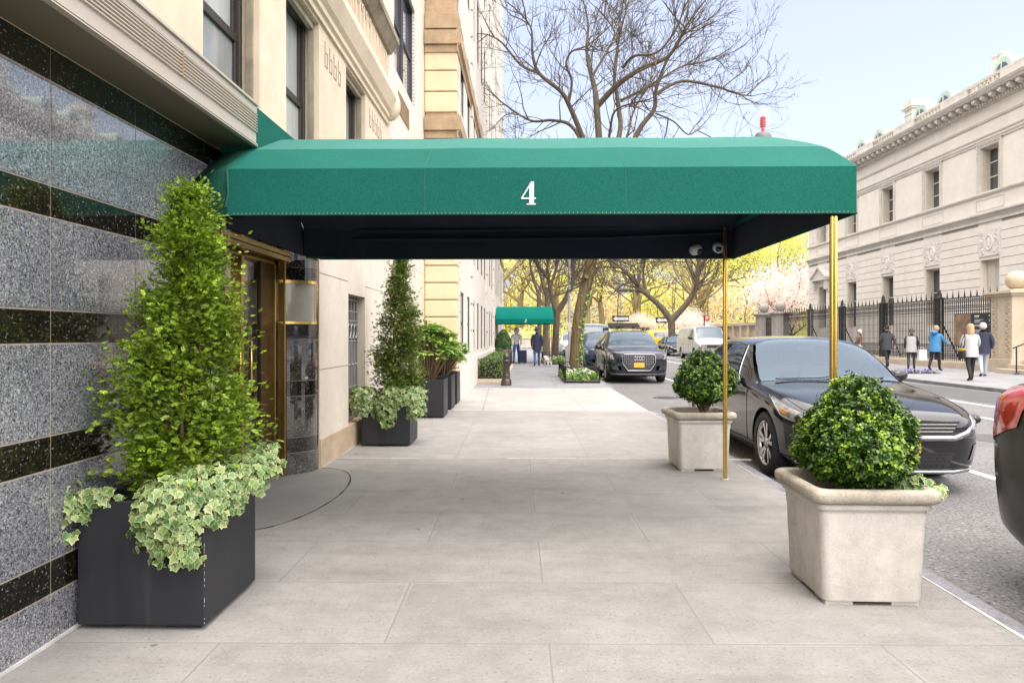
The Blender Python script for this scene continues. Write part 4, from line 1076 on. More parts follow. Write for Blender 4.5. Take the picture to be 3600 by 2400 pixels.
class Skin:
    def __init__(s, st):
        # st: list of (y, zb, (ws,zs), (wm,zm), (wb,zbelt), (wr,zr), (wt,zt0), ztop)
        s.y = np.array([q[0] for q in st], float); T = []
        for q in st:
            zb = q[1]; pts = [(0,zb),(q[2][0]*0.9,zb),q[2],q[3],q[4],q[5],q[6],(0,q[7])]; T.append(pts)
        s.T = np.array(T, float)                      # (n,8,2)
        # limited tangents along the length
        d = np.diff(s.T,axis=0)/np.diff(s.y)[:,None,None]; m = np.zeros_like(s.T)
        m[1:-1] = np.where(d[:-1]*d[1:] > 0, 2*d[:-1]*d[1:]/(d[:-1]+d[1:]+1e-12), 0); m[0] = d[0]; m[-1] = d[-1]; s.m = m
    def sect(s, y):
        i = int(np.clip(np.searchsorted(s.y,y)-1,0,len(s.y)-2)); h = s.y[i+1]-s.y[i]; t = np.clip((y-s.y[i])/h,0,1)
        return (2*t**3-3*t**2+1)*s.T[i]+(t**3-2*t**2+t)*h*s.m[i]+(-2*t**3+3*t**2)*s.T[i+1]+(t**3-t**2)*h*s.m[i+1]
    def at(s, y, v):
        K = s.sect(y); n = len(K); i = int(np.clip(math.floor(v),0,n-2)); t = v-i
        def tan(j):
            if j <= 0: return np.array([K[1][0]-K[0][0],0.0])
            if j >= n-1: return np.array([K[-1][0]-K[-2][0],0.0])
            a = K[j]-K[j-1]; b = K[j+1]-K[j]; la = np.linalg.norm(a)+1e-6; lb = np.linalg.norm(b)+1e-6
            g = (a/la*lb+b/lb*la)/(la+lb); return g*min(la,lb)
        p = (2*t**3-3*t**2+1)*K[i]+(t**3-2*t**2+t)*tan(i)+(-2*t**3+3*t**2)*K[i+1]+(t**3-t**2)*tan(i+1)
        return Vector((max(p[0],0.0),y,p[1]))
    def norm(s, y, v):
        y0,y1 = max(y-0.02,s.y[0]),min(y+0.02,s.y[-1]); v0,v1 = max(v-0.05,0),min(v+0.05,6.999)
        n = (s.at(y,v1)-s.at(y,v0)).cross(s.at(y1,v)-s.at(y0,v))
        if n.length < 1e-9: return Vector((0,0,1))
        n.normalize(); return -n if (n.x < -0.2 or (abs(n.x) <= 0.2 and n.z < 0 and v > 2)) else n

def car_body(sk, wheels, name, mat, parent, ws=None, side=None):
    ys = []
    for a,b_ in zip(sk.y[:-1],sk.y[1:]):
        k = max(2,int((b_-a)/0.07)); ys += [a+(b_-a)*i/k for i in range(k)]
    ys.append(sk.y[-1]); vs = [7*i/42 for i in range(43)]
    bm = bmesh.new(); rows = []
    for y in ys:
        L_ = [sk.at(y,v) for v in vs]
        ring = L_+[Vector((-p.x,p.y,p.z)) for p in L_[-2:0:-1]]
        rows.append([bm.verts.new(p) for p in ring])
    n = len(rows[0])
    for i in range(len(rows)-1):
        for j in range(n): bm.faces.new((rows[i][j],rows[i][(j+1)%n],rows[i+1][(j+1)%n],rows[i+1][j]))
    for row,fl in ((rows[0],True),(rows[-1],False)):
        h = n//2
        for j in range(h):
            a,b_ = row[j],row[j+1]; c,d = row[(n-j-1)%n],row[(n-j)%n]
            vs_ = []
            for q in (a,b_,c,d):
                if q not in vs_: vs_.append(q)
            if len(vs_) > 2: bm.faces.new(vs_[::-1] if fl else vs_)
    bmesh.ops.recalc_face_normals(bm, faces=bm.faces)
    me = bpy.data.meshes.new(name); bm.to_mesh(me); bm.free()
    o = bpy.data.objects.new(name, me); C.objects.link(o)
    cut = MB()
    for (wy,wz,wr,wx) in wheels:
        for s_ in (-1,1): cut.lathe([(wr,0),(wr,0.7)] if s_ > 0 else [(wr,-0.7),(wr,0)],(s_*(wx-0.30),wy,wz),40,0,'x',False)
    cme = cut.build('cutter', mat, None)
    md = o.modifiers.new('b','BOOLEAN'); md.object = cme; md.operation = 'DIFFERENCE'; md.solver = 'EXACT'
    dg = bpy.context.evaluated_depsgraph_get(); dg.update()
    new = bpy.data.meshes.new_from_object(o.evaluated_get(dg))
    o.modifiers.clear(); o.data = new
    bpy.data.objects.remove(cme, do_unlink=True); bpy.data.meshes.remove(me)
    if ws:
        bm = bmesh.new(); bm.from_mesh(new); dead = []
        for f in bm.faces:
            c = f.calc_center_median(); K = sk.sect(c.y)
            if f.normal.z > 0.1 and ws[0]+0.03 < c.y < ws[1]-0.03 and abs(c.x) < K[5][0]-0.01 and c.z > K[5][1]-0.005: dead.append(f)
            elif abs(f.normal.x) > 0.4 and c.z > K[4][1]+0.05 and c.z < K[5][1]-0.035:
                u = (c.z-K[4][1])/max(K[5][1]-K[4][1],1e-3)
                for (a0,a1,b0,b1) in side:
                    if a0+(b0-a0)*u+0.03 < c.y < a1+(b1-a1)*u-0.03: dead.append(f); break
        bmesh.ops.delete(bm, geom=dead, context='FACES'); bm.to_mesh(new); bm.free()
    new.materials.clear(); new.materials.append(mat)
    new.polygons.foreach_set('material_index', [0]*len(new.polygons))
    new.polygons.foreach_set('use_smooth', [True]*len(new.polygons))
    try: new.set_sharp_from_angle(angle=R(38))
    except Exception: pass
    o.parent = parent; ORG[o] = ORG[parent]
    return o

def patch(sk, uv, off=0.004, nu=14, nv=8, sides=(1,-1), mb=None, m=0, across=False):
    """a panel of the skin; uv = four (y, v) corners: front low, rear low, rear high, front high"""
    mb = mb or MB(); (a,b_,c,d) = uv
    def P(s_,t,side):
        y = (a[0]*(1-s_)+b_[0]*s_)*(1-t)+(d[0]*(1-s_)+c[0]*s_)*t; v = (a[1]*(1-s_)+b_[1]*s_)*(1-t)+(d[1]*(1-s_)+c[1]*s_)*t
        p = sk.at(y,v)+sk.norm(y,v)*off; return (side*p.x,p.y,p.z)
    if across:
        rows = []
        for i in range(nu+1):
            L_ = [P(i/nu,j/nv,1) for j in range(nv+1)]; rows.append(L_+[(-p[0],p[1],p[2]) for p in L_[-2::-1]])
        n = len(rows[0]); mb.add([p for r in rows for p in r], [(i*n+j,(i+1)*n+j,(i+1)*n+j+1,i*n+j+1) for i in range(nu) for j in range(n-1)], m, True)
    else:
        for sd_ in sides:
            n = nv+1; mb.add([P(i/nu,j/nv,sd_) for i in range(nu+1) for j in range(n)], [(i*n+j,i*n+j+1,(i+1)*n+j+1,(i+1)*n+j)[::(1 if sd_ < 0 else -1)] for i in range(nu) for j in range(nv)], m, True)
    return mb
def skline(sk, pts, r, mb, off=0.001, m=0, sides=(1,-1), n=10):
    for sd_ in sides:
        L_ = []
        for (y0,v0),(y1,v1) in zip(pts,pts[1:]):
            for k in range(n): 
                y=y0+(y1-y0)*k/n; v=v0+(v1-v0)*k/n; p = sk.at(y,v)+sk.norm(y,v)*off; L_.append((sd_*p.x,p.y,p.z))
        y,v = pts[-1]; p = sk.at(y,v)+sk.norm(y,v)*off; L_.append((sd_*p.x,p.y,p.z))
        mb.tube(L_,r,5,m)
    return mb

def wheel(parent, x, y, r, rim_r, spokes=5, twin=True, w=0.215):
    sd_ = 1 if x > 0 else -1
    b = MB(); pr = [(rim_r,-w/2),(r*0.93,-w/2),(r*0.985,-w*0.42),(r,-w*0.30),(r,w*0.30),(r*0.985,w*0.42),(r*0.93,w/2),(rim_r+0.01,w/2+0.004),(rim_r,w/2-0.02),(rim_r,-w/2)]
    b.lathe(pr,(x,y,r),40,0,'x',True,False)
    wh = b.build('wheel', M['tyre'], parent, local=True)
    b = MB(); o_ = sd_*w/2
    b.lathe([(rim_r*0.90,o_-sd_*0.05),(rim_r*0.93,o_-sd_*0.012),(rim_r*1.005,o_-sd_*0.004),(rim_r*1.005,o_-sd_*0.03)][::sd_],(x,y,r),40,0,'x',True,False)
    b.lathe([(0.001,-0.01),(0.058,-0.01),(0.055,0.012),(0.001,0.016)][::1] if sd_ > 0 else [(0.001,-0.016),(0.055,-0.012),(0.058,0.01),(0.001,0.01)],(x+o_-sd_*0.03,y,r),16,0,'x')
    for k in range(spokes):
        for da in ((-0.17,0.17) if twin else (0,)):
            a = 2*math.pi*k/spokes+0.3; a2 = a+da*1.35
            p0 = Vector((x+o_-sd_*0.03,y+0.04*math.cos(a+da*0.6),r+0.04*math.sin(a+da*0.6))); p1 = Vector((x+o_-sd_*0.014,y+rim_r*0.95*math.cos(a2),r+rim_r*0.95*math.sin(a2)))
            t = (p1-p0).normalized(); side = Vector((1,0,0)).cross(t).normalized()
            w0,w1 = (0.015,0.024) if twin else (0.03,0.04)
            dv = Vector((sd_*0.02,0,0))
            b.add([p0-side*w0,p0+side*w0,p1+side*w1,p1-side*w1,p0-side*w0-dv,p0+side*w0-dv,p1+side*w1-dv,p1-side*w1-dv],[(0,1,2,3),(7,6,5,4),(0,4,5,1),(1,5,6,2),(2,6,7,3),(3,7,4,0)])
    b.build('rim', M['rim'], wh, local=True)
    b = MB(); b.lathe([(0.001,-0.005),(rim_r*0.96,-0.005),(rim_r*0.96,0.005),(0.001,0.005)],(x+o_-sd_*0.10,y,r),30,0,'x'); b.build('brake_disc', M['rim_dark'], wh, local=True)
    return wh

def mirror(parent, x, y, z, mat, s=1.0):
    for sd_ in (-1,1):
        b = MB(); rings = []
        for k in range(7):
            f = k/6; e = math.sqrt(max(0.02,1-(2*f-1)**2*0.85)); xx = x+0.02+0.20*s*f
            rings.append([(sd_*(xx), y+0.075*s*e*math.cos(a)*(1 if math.cos(a)<0 else 0.35), z+0.075*s*e*math.copysign(abs(math.sin(a))**0.7,math.sin(a))+0.012*f) for a in [2*math.pi*j/14*(1 if sd_>0 else -1) for j in range(14)]])
        b.loft(rings,0); b.tube([(sd_*(x-0.06),y+0.05,z-0.09),(sd_*(x+0.05),y+0.01,z-0.06)],[0.035,0.03],8)
        b.build('wing_mirror', mat, parent, local=True)

SEDAN = [(0.0,.24,(.46,.27),(.55,.50),(.54,.63),(.47,.675),(.27,.69),.695),
 (.09,.20,(.66,.25),(.71,.50),(.69,.66),(.60,.715),(.34,.735),.74),(.24,.185,(.785,.26),(.825,.51),(.80,.69),(.68,.755),(.38,.78),.785),(.45,.18,(.86,.27),(.895,.53),(.868,.725),(.74,.80),(.42,.828),.835),
 (.75,.17,(.895,.28),(.920,.56),(.900,.78),(.79,.852),(.44,.878),.885),(1.2,.17,(.900,.28),(.925,.58),(.908,.842),(.81,.905),(.47,.932),.938),
 (1.46,.17,(.905,.28),(.925,.60),(.908,.88),(.81,.94),(.52,.965),.972),(1.80,.17,(.905,.28),(.925,.60),(.905,.905),(.757,1.145),(.52,1.19),1.205),
 (2.22,.17,(.905,.28),(.925,.60),(.905,.925),(.635,1.365),(.41,1.42),1.435),(2.75,.17,(.905,.28),(.925,.60),(.905,.945),(.615,1.405),(.39,1.455),1.468),
 (3.35,.17,(.905,.28),(.925,.61),(.905,.965),(.60,1.385),(.38,1.44),1.452),(3.85,.17,(.90,.28),(.922,.62),(.90,.985),(.625,1.285),(.40,1.345),1.355),
 (4.25,.18,(.89,.28),(.915,.64),(.888,1.005),(.725,1.115),(.46,1.15),1.16),(4.45,.20,(.87,.29),(.90,.65),(.868,1.015),(.745,1.065),(.45,1.09),1.095),
 (4.70,.24,(.80,.31),(.850,.66),(.815,.98),(.70,1.045),(.42,1.065),1.07),(4.86,.34,(.64,.38),(.70,.66),(.665,.90),(.56,.965),(.34,.985),.99)]
def shut_lines(sk, parent, verts, top=4.9):
    for s_ in (1,-1):
        b = MB()
        for y,ye in verts: skline(sk,[(y,2.15),(y,3.95)],0.0035,b,0.001,0,(s_,))
        skline(sk,[(verts[0][0],2.15),(verts[-1][0],2.15)],0.0035,b,0.001,0,(s_,)); b.build('shut_line', M['black_matt'], parent, local=True)
def cabin(t, yd, y1, y2, w, zs, zh):
    # dashboard, steering wheel, seats with head restraints, mirror
    b = MB(); b.prism([(yd+.02,zs+.38),(yd+.30,zs+.46),(yd+.42,zs+.44),(yd+.46,zs+.1),(yd+.02,zs+.1)],'x',-w,w); b.build('dashboard', M['black_matt'], t, local=True)
    for x in (-.36,.36):
        b = MB(); b.box(x-.24,x+.24,y1-.55,y1,zs-.05,zs+.10); b.prism([(y1-.10,zs+.06),(y1+.04,zs+.04),(y1+.20,zs+.62),(y1+.10,zs+.64)],'x',x-.23,x+.23); b.prism([(y1+.09,zs+.66),(y1+.19,zs+.66),(y1+.23,zs+.86),(y1+.13,zs+.87)],'x',x-.12,x+.12)
        b.build('seat', M['seat'], t, 0.03, local=True)
    b = MB(); b.prism([(y2-.10,zs+.06),(y2+.04,zs+.04),(y2+.24,zs+.60),(y2+.12,zs+.62)],'x',-.62,.62)
    for x in (-.38,.38): b.prism([(y2+.12,zs+.63),(y2+.22,zs+.63),(y2+.25,zs+.78),(y2+.15,zs+.79)],'x',x-.12,x+.12)
    b.build('rear_seat', M['seat'], t, 0.03, local=True)
    b = MB(); b.tube([(.36+.18*math.cos(a),yd+.62+.05*math.sin(a),zs+.42+.17*math.sin(a)) for a in [2*math.pi*k/20 for k in range(21)]],0.014,6); b.tube([(.36,yd+.40,zs+.36),(.36,yd+.62,zs+.42)],0.03,8); b.build('steering_wheel', M['black_matt'], t, local=True)
    b = MB(); b.box(-.11,.11,2.12,2.15,zh+.03,zh+.09); b.build('interior_mirror', M['black_matt'], t, 0.01, local=True)
def sedan(loc, label, body_c, name='parked_car', group=None, rz=0):
    t = thing(name, label, 'car', loc, rz, group); sk = Skin(SEDAN); cm = CP[body_c]
    bd = car_body(sk, [(.97,.335,.375,.92),(3.745,.335,.375,.92)], 'body', cm, t, (1.47,2.20), [(1.93,2.88,2.30,2.83),(2.98,3.80,2.93,3.42)]); cabin(t, 1.45, 2.55, 3.45, .72, .44, 1.25)
    patch(sk,[(1.47,5.22),(2.20,5.16),(2.20,6.999),(1.47,6.999)],0.004,14,8,across=True).build('windscreen', M['cabinglass'], t, local=True)
    patch(sk,[(3.50,5.25),(4.20,5.2),(4.20,6.999),(3.50,6.999)],0.004,14,8,across=True).build('rear_window', M['carglass'], t, local=True)
    for a,c,tag_ in (([(1.93,4.12),(2.88,4.12),(2.83,4.84),(2.30,4.84)],None,'f'),([(2.98,4.12),(3.80,4.14),(3.42,4.84),(2.93,4.84)],None,'r'),([(3.85,4.14),(4.15,4.22),(3.62,4.80),(3.50,4.84)],None,'q')):
        for s_ in (1,-1): patch(sk,a,0.004,10,8,(s_,)).build('side_window', M['sideglass'] if tag_ == 'q' else M['cabinside'], t, local=True)
    b = MB(); skline(sk,[(1.86,4.06),(2.9,4.06),(3.9,4.08),(4.2,4.2)],0.007,b,0.002); skline(sk,[(1.86,4.06),(2.26,4.90),(2.9,4.93),(3.55,4.90),(4.18,4.28)],0.006,b,0.002); b.build('window_trim', M['chrome'], t, local=True)
    shut_lines(sk, t, [(1.52,0),(2.93,0),(3.85,0)])
    for s_ in (1,-1):
        b = MB(); skline(sk,[(0.30,4.6),(0.7,4.9),(1.2,5.0),(1.50,5.0)],0.003,b,0.001,0,(s_,)); b.build('bonnet_line', M['black_matt'], t, local=True)
    for y in (2.62,3.55):
        b = MB()
        for s_ in (1,-1):
            p = sk.at(y,3.62)+sk.norm(y,3.62)*0.022; b.cbox((s_*p.x,p.y,p.z),(0.008,0.10,0.014))
        b.build('door_handle', cm, t, 0.006, local=True)
    for s_ in (1,-1):
        h = patch(sk,[(0.055,3.60),(0.55,3.66),(0.92,4.42),(0.14,4.32)],0.006,16,10,(s_,)).build('headlight', M['lamp'], t, local=True)
        b = MB(); p = sk.at(0.26,3.85)+sk.norm(0.26,3.85)*0.004; b.ball((s_*p.x,p.y,p.z),0.058,16,0,(1,1,0.8)); b.build('projector', M['black_gloss'], h, local=True)
        patch(sk,[(0.44,3.74),(0.54,3.76),(0.57,4.0),(0.46,3.97)],0.0085,6,6,(s_,)).build('indicator', M['amber'], h, local=True)
        b = MB(); skline(sk,[(0.055,3.58),(0.55,3.63),(0.95,4.44),(0.14,4.35),(0.05,3.6)],0.008,b,0.004,0,(s_,)); b.build('headlight_trim', M['chrome'], h, local=True)
        patch(sk,[(0.07,2.35),(0.28,2.45),(0.30,2.85),(0.09,2.80)],0.004,8,6,(s_,)).build('fog_lamp', M['chrome'], t, local=True)
        tl = patch(sk,[(4.44,3.45),(4.85,3.2),(4.85,4.75),(4.22,4.45)],0.006,14,10,(s_,)).build('tail_light', M['tail'], t, local=True)
    # grille, chrome chin bar, lower honeycomb intake, plate
    b = MB(); b.prism([(-.44,.56),(.44,.56),(.52,.685),(-.52,.685)],'y',-0.012,0.06); g = b.build('grille', M['grille_black'], t, local=True)
    b = MB()
    for k in range(3): b.prism([(-.45-.02*k,.588+.033*k),(.45+.02*k,.588+.033*k),(.455+.02*k,.600+.033*k),(-.455-.02*k,.600+.033*k)],'y',-0.02,0.02)
    b.build('grille_bar', M['rim'], g, local=True)
    b = MB(); b.tube([(-.76,.17,.665),(-.60,.02,.575),(-.45,-.035,.535),(.45,-.035,.535),(.60,.02,.575),(.76,.17,.665)],[.02,.028,.03,.03,.028,.02],8); b.build('chin_bar', M['chrome'], t, local=True)
    b = MB(); b.prism([(-.42,.27),(.42,.27),(.48,.40),(-.48,.40)],'y',-0.006,0.08); lo = b.build('lower_intake', M['grille_black'], t, local=True)
    b = MB()
    for r_ in range(4):
        for k in range(16):
            x = -.40+k*.052+(r_%2)*.026; z = .285+r_*.032; hx = [(x+.018*math.cos(a),-0.008,z+.018*math.sin(a)) for a in [math.pi/6+math.pi/3*j for j in range(7)]]; b.tube(hx,0.0022,4)
    b.build('honeycomb', M['rim_dark'], lo, local=True)
    b = MB(); b.tube([(-.83,.36,.25),(-.66,.10,.225),(-.46,-.012,.225),(.46,-.012,.225),(.66,.10,.225),(.83,.36,.25)],[.016,.02,.02,.02,.02,.016],8); b.build('lip', M['chrome'], t, local=True)
    b = MB(); b.box(-.155,.155,-0.035,-0.015,.40,.55); b.build('number_plate', M['plate'], t, 0.004, local=True)
    mirror(t,.90,1.95,.985,cm)
    b = MB(); b.tube([(-.62,1.46,.985),(-.1,1.47,.995),(.02,1.50,1.01)],0.008,6); b.tube([(.05,1.46,.99),(.5,1.48,.985),(.62,1.52,.995)],0.008,6); b.build('wiper', M['black_matt'], t, local=True)
    for y in (.97,3.745):
        for x in (-.815,.815): wheel(t,x,y,.335,.238)
    b = MB(); b.box(-.60,.60,.9,4.1,.16,.40); b.build('underbody', M['black_matt'], t, local=True)
    return t

SUV = [(0.0,.30,(.56,.34),(.66,.60),(.645,.80),(.56,.88),(.30,.905),.91),(.10,.24,(.80,.32),(.85,.61),(.81,.845),(.70,.925),(.38,.95),.955),
 (.30,.22,(.885,.33),(.92,.63),(.88,.90),(.76,.985),(.42,1.015),1.02),(.8,.21,(.915,.34),(.94,.66),(.915,.975),(.81,1.05),(.46,1.08),1.085),
 (1.28,.21,(.92,.34),(.94,.68),(.918,1.02),(.81,1.085),(.52,1.12),1.125),(1.55,.21,(.92,.34),(.94,.68),(.915,1.04),(.76,1.29),(.52,1.34),1.36),
 (2.0,.21,(.92,.34),(.94,.68),(.915,1.05),(.675,1.535),(.43,1.60),1.61),(2.6,.21,(.92,.34),(.94,.68),(.915,1.065),(.655,1.585),(.42,1.64),1.65),
 (3.4,.21,(.92,.34),(.94,.69),(.91,1.085),(.635,1.565),(.42,1.62),1.63),(4.0,.22,(.91,.35),(.93,.70),(.90,1.105),(.62,1.50),(.42,1.56),1.57),
 (4.35,.25,(.89,.37),(.91,.70),(.885,1.12),(.66,1.33),(.44,1.375),1.385),(4.55,.32,(.84,.42),(.87,.70),(.84,1.07),(.69,1.14),(.4,1.165),1.17),(4.63,.40,(.74,.46),(.79,.70),(.75,.99),(.62,1.05),(.35,1.07),1.075)]
def suv(loc, label, body_c, badge=False, group=None, rz=0, name='parked_car'):
    t = thing(name, label, 'car', loc, rz, group); sk = Skin(SUV); cm = CP[body_c]
    car_body(sk, [(.88,.37,.415,.94),(3.69,.37,.415,.94)], 'body', cm, t)
    patch(sk,[(1.32,5.2),(1.98,5.15),(1.98,6.999),(1.32,6.999)],0.004,14,8,across=True).build('windscreen', M['carglass'], t, local=True)
    patch(sk,[(4.05,5.2),(4.4,5.15),(4.4,6.999),(4.05,6.999)],0.004,8,8,across=True).build('rear_window', M['sideglass'], t, local=True)
    for a in ([(1.72,4.12),(2.62,4.12),(2.58,4.84),(2.08,4.84)],[(2.72,4.12),(3.6,4.13),(3.45,4.84),(2.68,4.84)],[(3.68,4.13),(4.2,4.2),(3.95,4.8),(3.52,4.84)]):
        for s_ in (1,-1): patch(sk,a,0.004,10,8,(s_,)).build('side_window', M['sideglass'], t, local=True)
    shut_lines(sk, t, [(1.4,0),(2.66,0),(3.6,0)])
    for s_ in (1,-1):
        h = patch(sk,[(0.04,3.55),(0.42,3.60),(0.62,4.25),(0.10,4.35)],0.006,14,8,(s_,)).build('headlight', M['lamp'], t, local=True)
        patch(sk,[(0.36,3.58),(0.48,3.62),(0.55,3.95),(0.40,3.9)],0.009,5,5,(s_,)).build('indicator', M['amber'], h, local=True)
        b = MB(); b.lathe([(0.001,-0.014),(0.045,-0.014),(0.055,0.02),(0.001,0.02)],(s_*.66,0.02,.46),14,0,'y'); b.build('fog_lamp', M['lamp'], t, local=True)
        patch(sk,[(4.3,3.6),(4.6,3.4),(4.6,4.2),(4.25,4.2)],0.006,8,8,(s_,)).build('tail_light', M['tail'], t, local=True)
    b = MB(); b.prism([(-.34,.40),(.34,.40),(.50,.62),(.50,.86),(.44,.90),(-.44,.90),(-.50,.86),(-.50,.62)],'y',-0.022,0.08); g = b.build('grille', M['grille_black'], t, local=True)
    b = MB(); fr = [(-.34,.40),(.34,.40),(.50,.62),(.50,.86),(.44,.90),(-.44,.90),(-.50,.86),(-.50,.62),(-.34,.40)]
    b.tube([(x,-0.026,z) for x,z in fr],0.017,7)
    for k in range(-8,9): b.box(k*.055-.006,k*.055+.006,-0.034,-0.018,.62 if abs(k)>6 else .47,.88)
    for z in (.60,.68,.76,.83): b.box(-.47,.47,-0.031,-0.018,z-.004,z+.004)
    b.build('grille_trim', M['chrome'], g, local=True)
    if badge:
        b = MB()
        for k in range(4): b.tube([(-.115+k*.077+.053*math.cos(a),-0.045,.775+.053*math.sin(a)) for a in [2*math.pi*j/20 for j in range(21)]],0.011,6)
        b.build('badge', M['chrome'], g, local=True)
    b = MB(); b.box(-.155,.155,-0.055,-0.034,.50,.64); b.build('number_plate', M['plate'], t, 0.004, local=True)
    b = MB()
    for s_ in (1,-1): b.prism([(s_*.52,.40),(s_*.80,.44),(s_*.82,.54),(s_*.55,.54)],'y',0.0,0.10)
    b.build('bumper_vent', M['grille_black'], t, local=True)
    b = MB(); b.tube([(-.84,.12,.30),(-.6,-0.01,.28),(.6,-0.01,.28),(.84,.12,.30)],0.03,8); b.build('lip', M['rim_dark'], t, local=True)
    mirror(t,.92,1.78,1.09,cm,1.1)
    for y in (.88,3.69):
        for x in (-.825,.825): wheel(t,x,y,.37,.25,5,False)
    b = MB(); b.box(-.6,.6,.8,4.0,.20,.45); b.build('underbody', M['black_matt'], t, local=True)
    if badge:
        b = MB()
        for s_ in (1,-1): b.tube([(s_*.66,2.1,1.60),(s_*.66,2.2,1.665),(s_*.66,3.6,1.66),(s_*.66,3.75,1.60)],0.016,7)
        b.build('roof_rail', M['chrome'], t, local=True)
        b = MB()
        for y in (2.4,3.2):
            b.box(-.74,.74,y-.035,y+.035,1.715,1.745)
            for s_ in (1,-1): b.prism([(s_*.74,1.66),(s_*.62,1.66),(s_*.64,1.73),(s_*.73,1.73)],'y',y-.05,y+.05)
        for x in (-.66,): b.tube([(x,2.28,1.80),(0.40,2.28,1.80)],0.045,10)
        b.tube([(-.66,2.34,1.87),(.36,2.34,1.87)],0.035,8); b.box(-.3,-.26,2.3,2.45,1.745,1.84); b.box(.2,.24,2.3,2.45,1.745,1.84)
        b.build('roof_rack', M['black_matt'], t, local=True)
    return t

VAN = [(0.0,.36,(.72,.40),(.82,.65),(.80,.92),(.68,1.0),(.4,1.03),1.035),(.10,.30,(.90,.37),(.95,.66),(.925,.98),(.80,1.06),(.45,1.09),1.095),(.5,.28,(.96,.37),(.99,.7),(.96,1.09),(.85,1.16),(.5,1.2),1.205),
 (.85,.28,(.98,.37),(1.0,.75),(.98,1.17),(.86,1.24),(.52,1.285),1.295),(1.15,.28,(.98,.37),(1.0,.75),(.98,1.2),(.82,1.58),(.55,1.66),1.68),(1.5,.28,(.98,.37),(1.0,.75),(.98,1.2),(.79,1.92),(.5,2.01),2.03),
 (2.2,.28,(.99,.37),(1.0,.75),(.99,1.2),(.80,1.96),(.5,2.06),2.08),(4.0,.28,(.99,.37),(1.0,.75),(.99,1.2),(.80,1.96),(.5,2.06),2.08),(5.5,.30,(.98,.38),(.99,.75),(.98,1.2),(.79,1.94),(.5,2.03),2.04),
 (5.65,.36,(.94,.42),(.96,.75),(.94,1.2),(.74,1.86),(.46,1.95),1.96),(5.7,.42,(.90,.46),(.92,.75),(.90,1.2),(.70,1.80),(.42,1.90),1.91)]
def van(loc, label, body_c, group=None, rz=0, name='parked_van', taxi=False):
    t = thing(name, label, 'taxi' if taxi else 'van', loc, rz, group); sk = Skin(VAN); cm = CP[body_c]
    car_body(sk, [(.95,.36,.42,1.0),(4.37,.36,.42,1.0)], 'body', cm, t)
    patch(sk,[(.88,5.2),(1.47,5.12),(1.47,6.999),(.88,6.999)],0.005,12,8,across=True).build('windscreen', M['carglass'], t, local=True)
    for a in ([(1.22,4.12),(2.1,4.12),(2.08,4.78),(1.55,4.78)],)+(([(2.3,4.12),(3.4,4.12),(3.4,4.78),(2.3,4.78)],[(3.55,4.12),(5.1,4.12),(5.1,4.78),(3.55,4.78)]) if taxi else ()):
        for s_ in (1,-1): patch(sk,a,0.005,8,6,(s_,)).build('side_window', M['sideglass'], t, local=True)
    for s_ in (1,-1):
        b = MB()
        for y in (1.2,2.2,3.6): skline(sk,[(y,2.2),(y,4.8)],0.005,b,0.001,0,(s_,))
        skline(sk,[(1.2,3.5),(5.4,3.5)],0.008,b,0.001,0,(s_,)); b.build('shut_line', M['rim_dark'], t, local=True)
    b = MB(); b.prism([(-.72,.70),(.72,.70),(.76,.96),(-.76,.96)],'y',-0.014,0.06); g = b.build('grille', M['grille_black'], t, local=True)
    b = MB(); b.box(-.50,.50,-0.022,-0.012,.72,.735); b.box(-.50,.50,-0.022,-0.012,.925,.94)
    for s_ in (1,-1): b.box(s_*.50-.012,s_*.50+.012,-0.022,-0.012,.72,.94)
    b.build('grille_trim', M['rim'], g, local=True)
    for s_ in (1,-1):
        b = MB(); b.box(min(s_*.54,s_*.80),max(s_*.54,s_*.80),-0.02,0.08,.80,.95); h = b.build('headlight', M['lamp'], t, 0.008, local=True)
        b = MB(); b.box(min(s_*.54,s_*.82),max(s_*.54,s_*.82),-0.02,0.10,.715,.785); b.build('indicator', M['amber'], h, 0.006, local=True)
    b = MB(); b.tube([(-.92,.16,.52),(-.7,-0.02,.50),(.7,-0.02,.50),(.92,.16,.52)],0.075,10); b.build('bumper', M['rim_dark'], t, local=True)
    mirror(t,.98,1.25,1.33,M['black_matt'],1.4)
    for y in (.95,4.37):
        for x in (-.86,.86): wheel(t,x,y,.36,.21,6,False)
    b = MB(); b.box(-.6,.6,.9,5,.25,.5); b.build('underbody', M['black_matt'], t, local=True)
    return t

CXN = 3.46
sedan((CXN,6.33,RZ),'black sedan parked at the kerb behind the cement planters, facing the camera','black')
sedan((3.66,-0.56,RZ),'dark graphite car cut off by the right edge, only its red tail light corner showing','graphite').scale = (1,1,1.13)
suv((3.50,21.0,RZ),'black sport utility vehicle with a roof rack and chrome grille, parked beyond the driveway','navy',True)
suv((3.28,26.8,RZ),'dark blue car parked directly behind the roof rack vehicle','blue')
van((3.45,33.0,RZ),'white high roofed van parked behind the dark blue car','white')
suv((3.30,45.0,RZ),'white car parked farthest up the left kerb, half hidden by tree trunks','white')
van((11.2,40.5,RZ),'silver cargo van parked along the far kerb','silver')
sedan((11.25,49.0,RZ),'dark sedan parked behind the silver cargo van','black')
van((18.6,72.5,RZ),'yellow taxi crossing on the avenue behind the forked tree','taxi',rz=R(90),name='taxi',taxi=True)

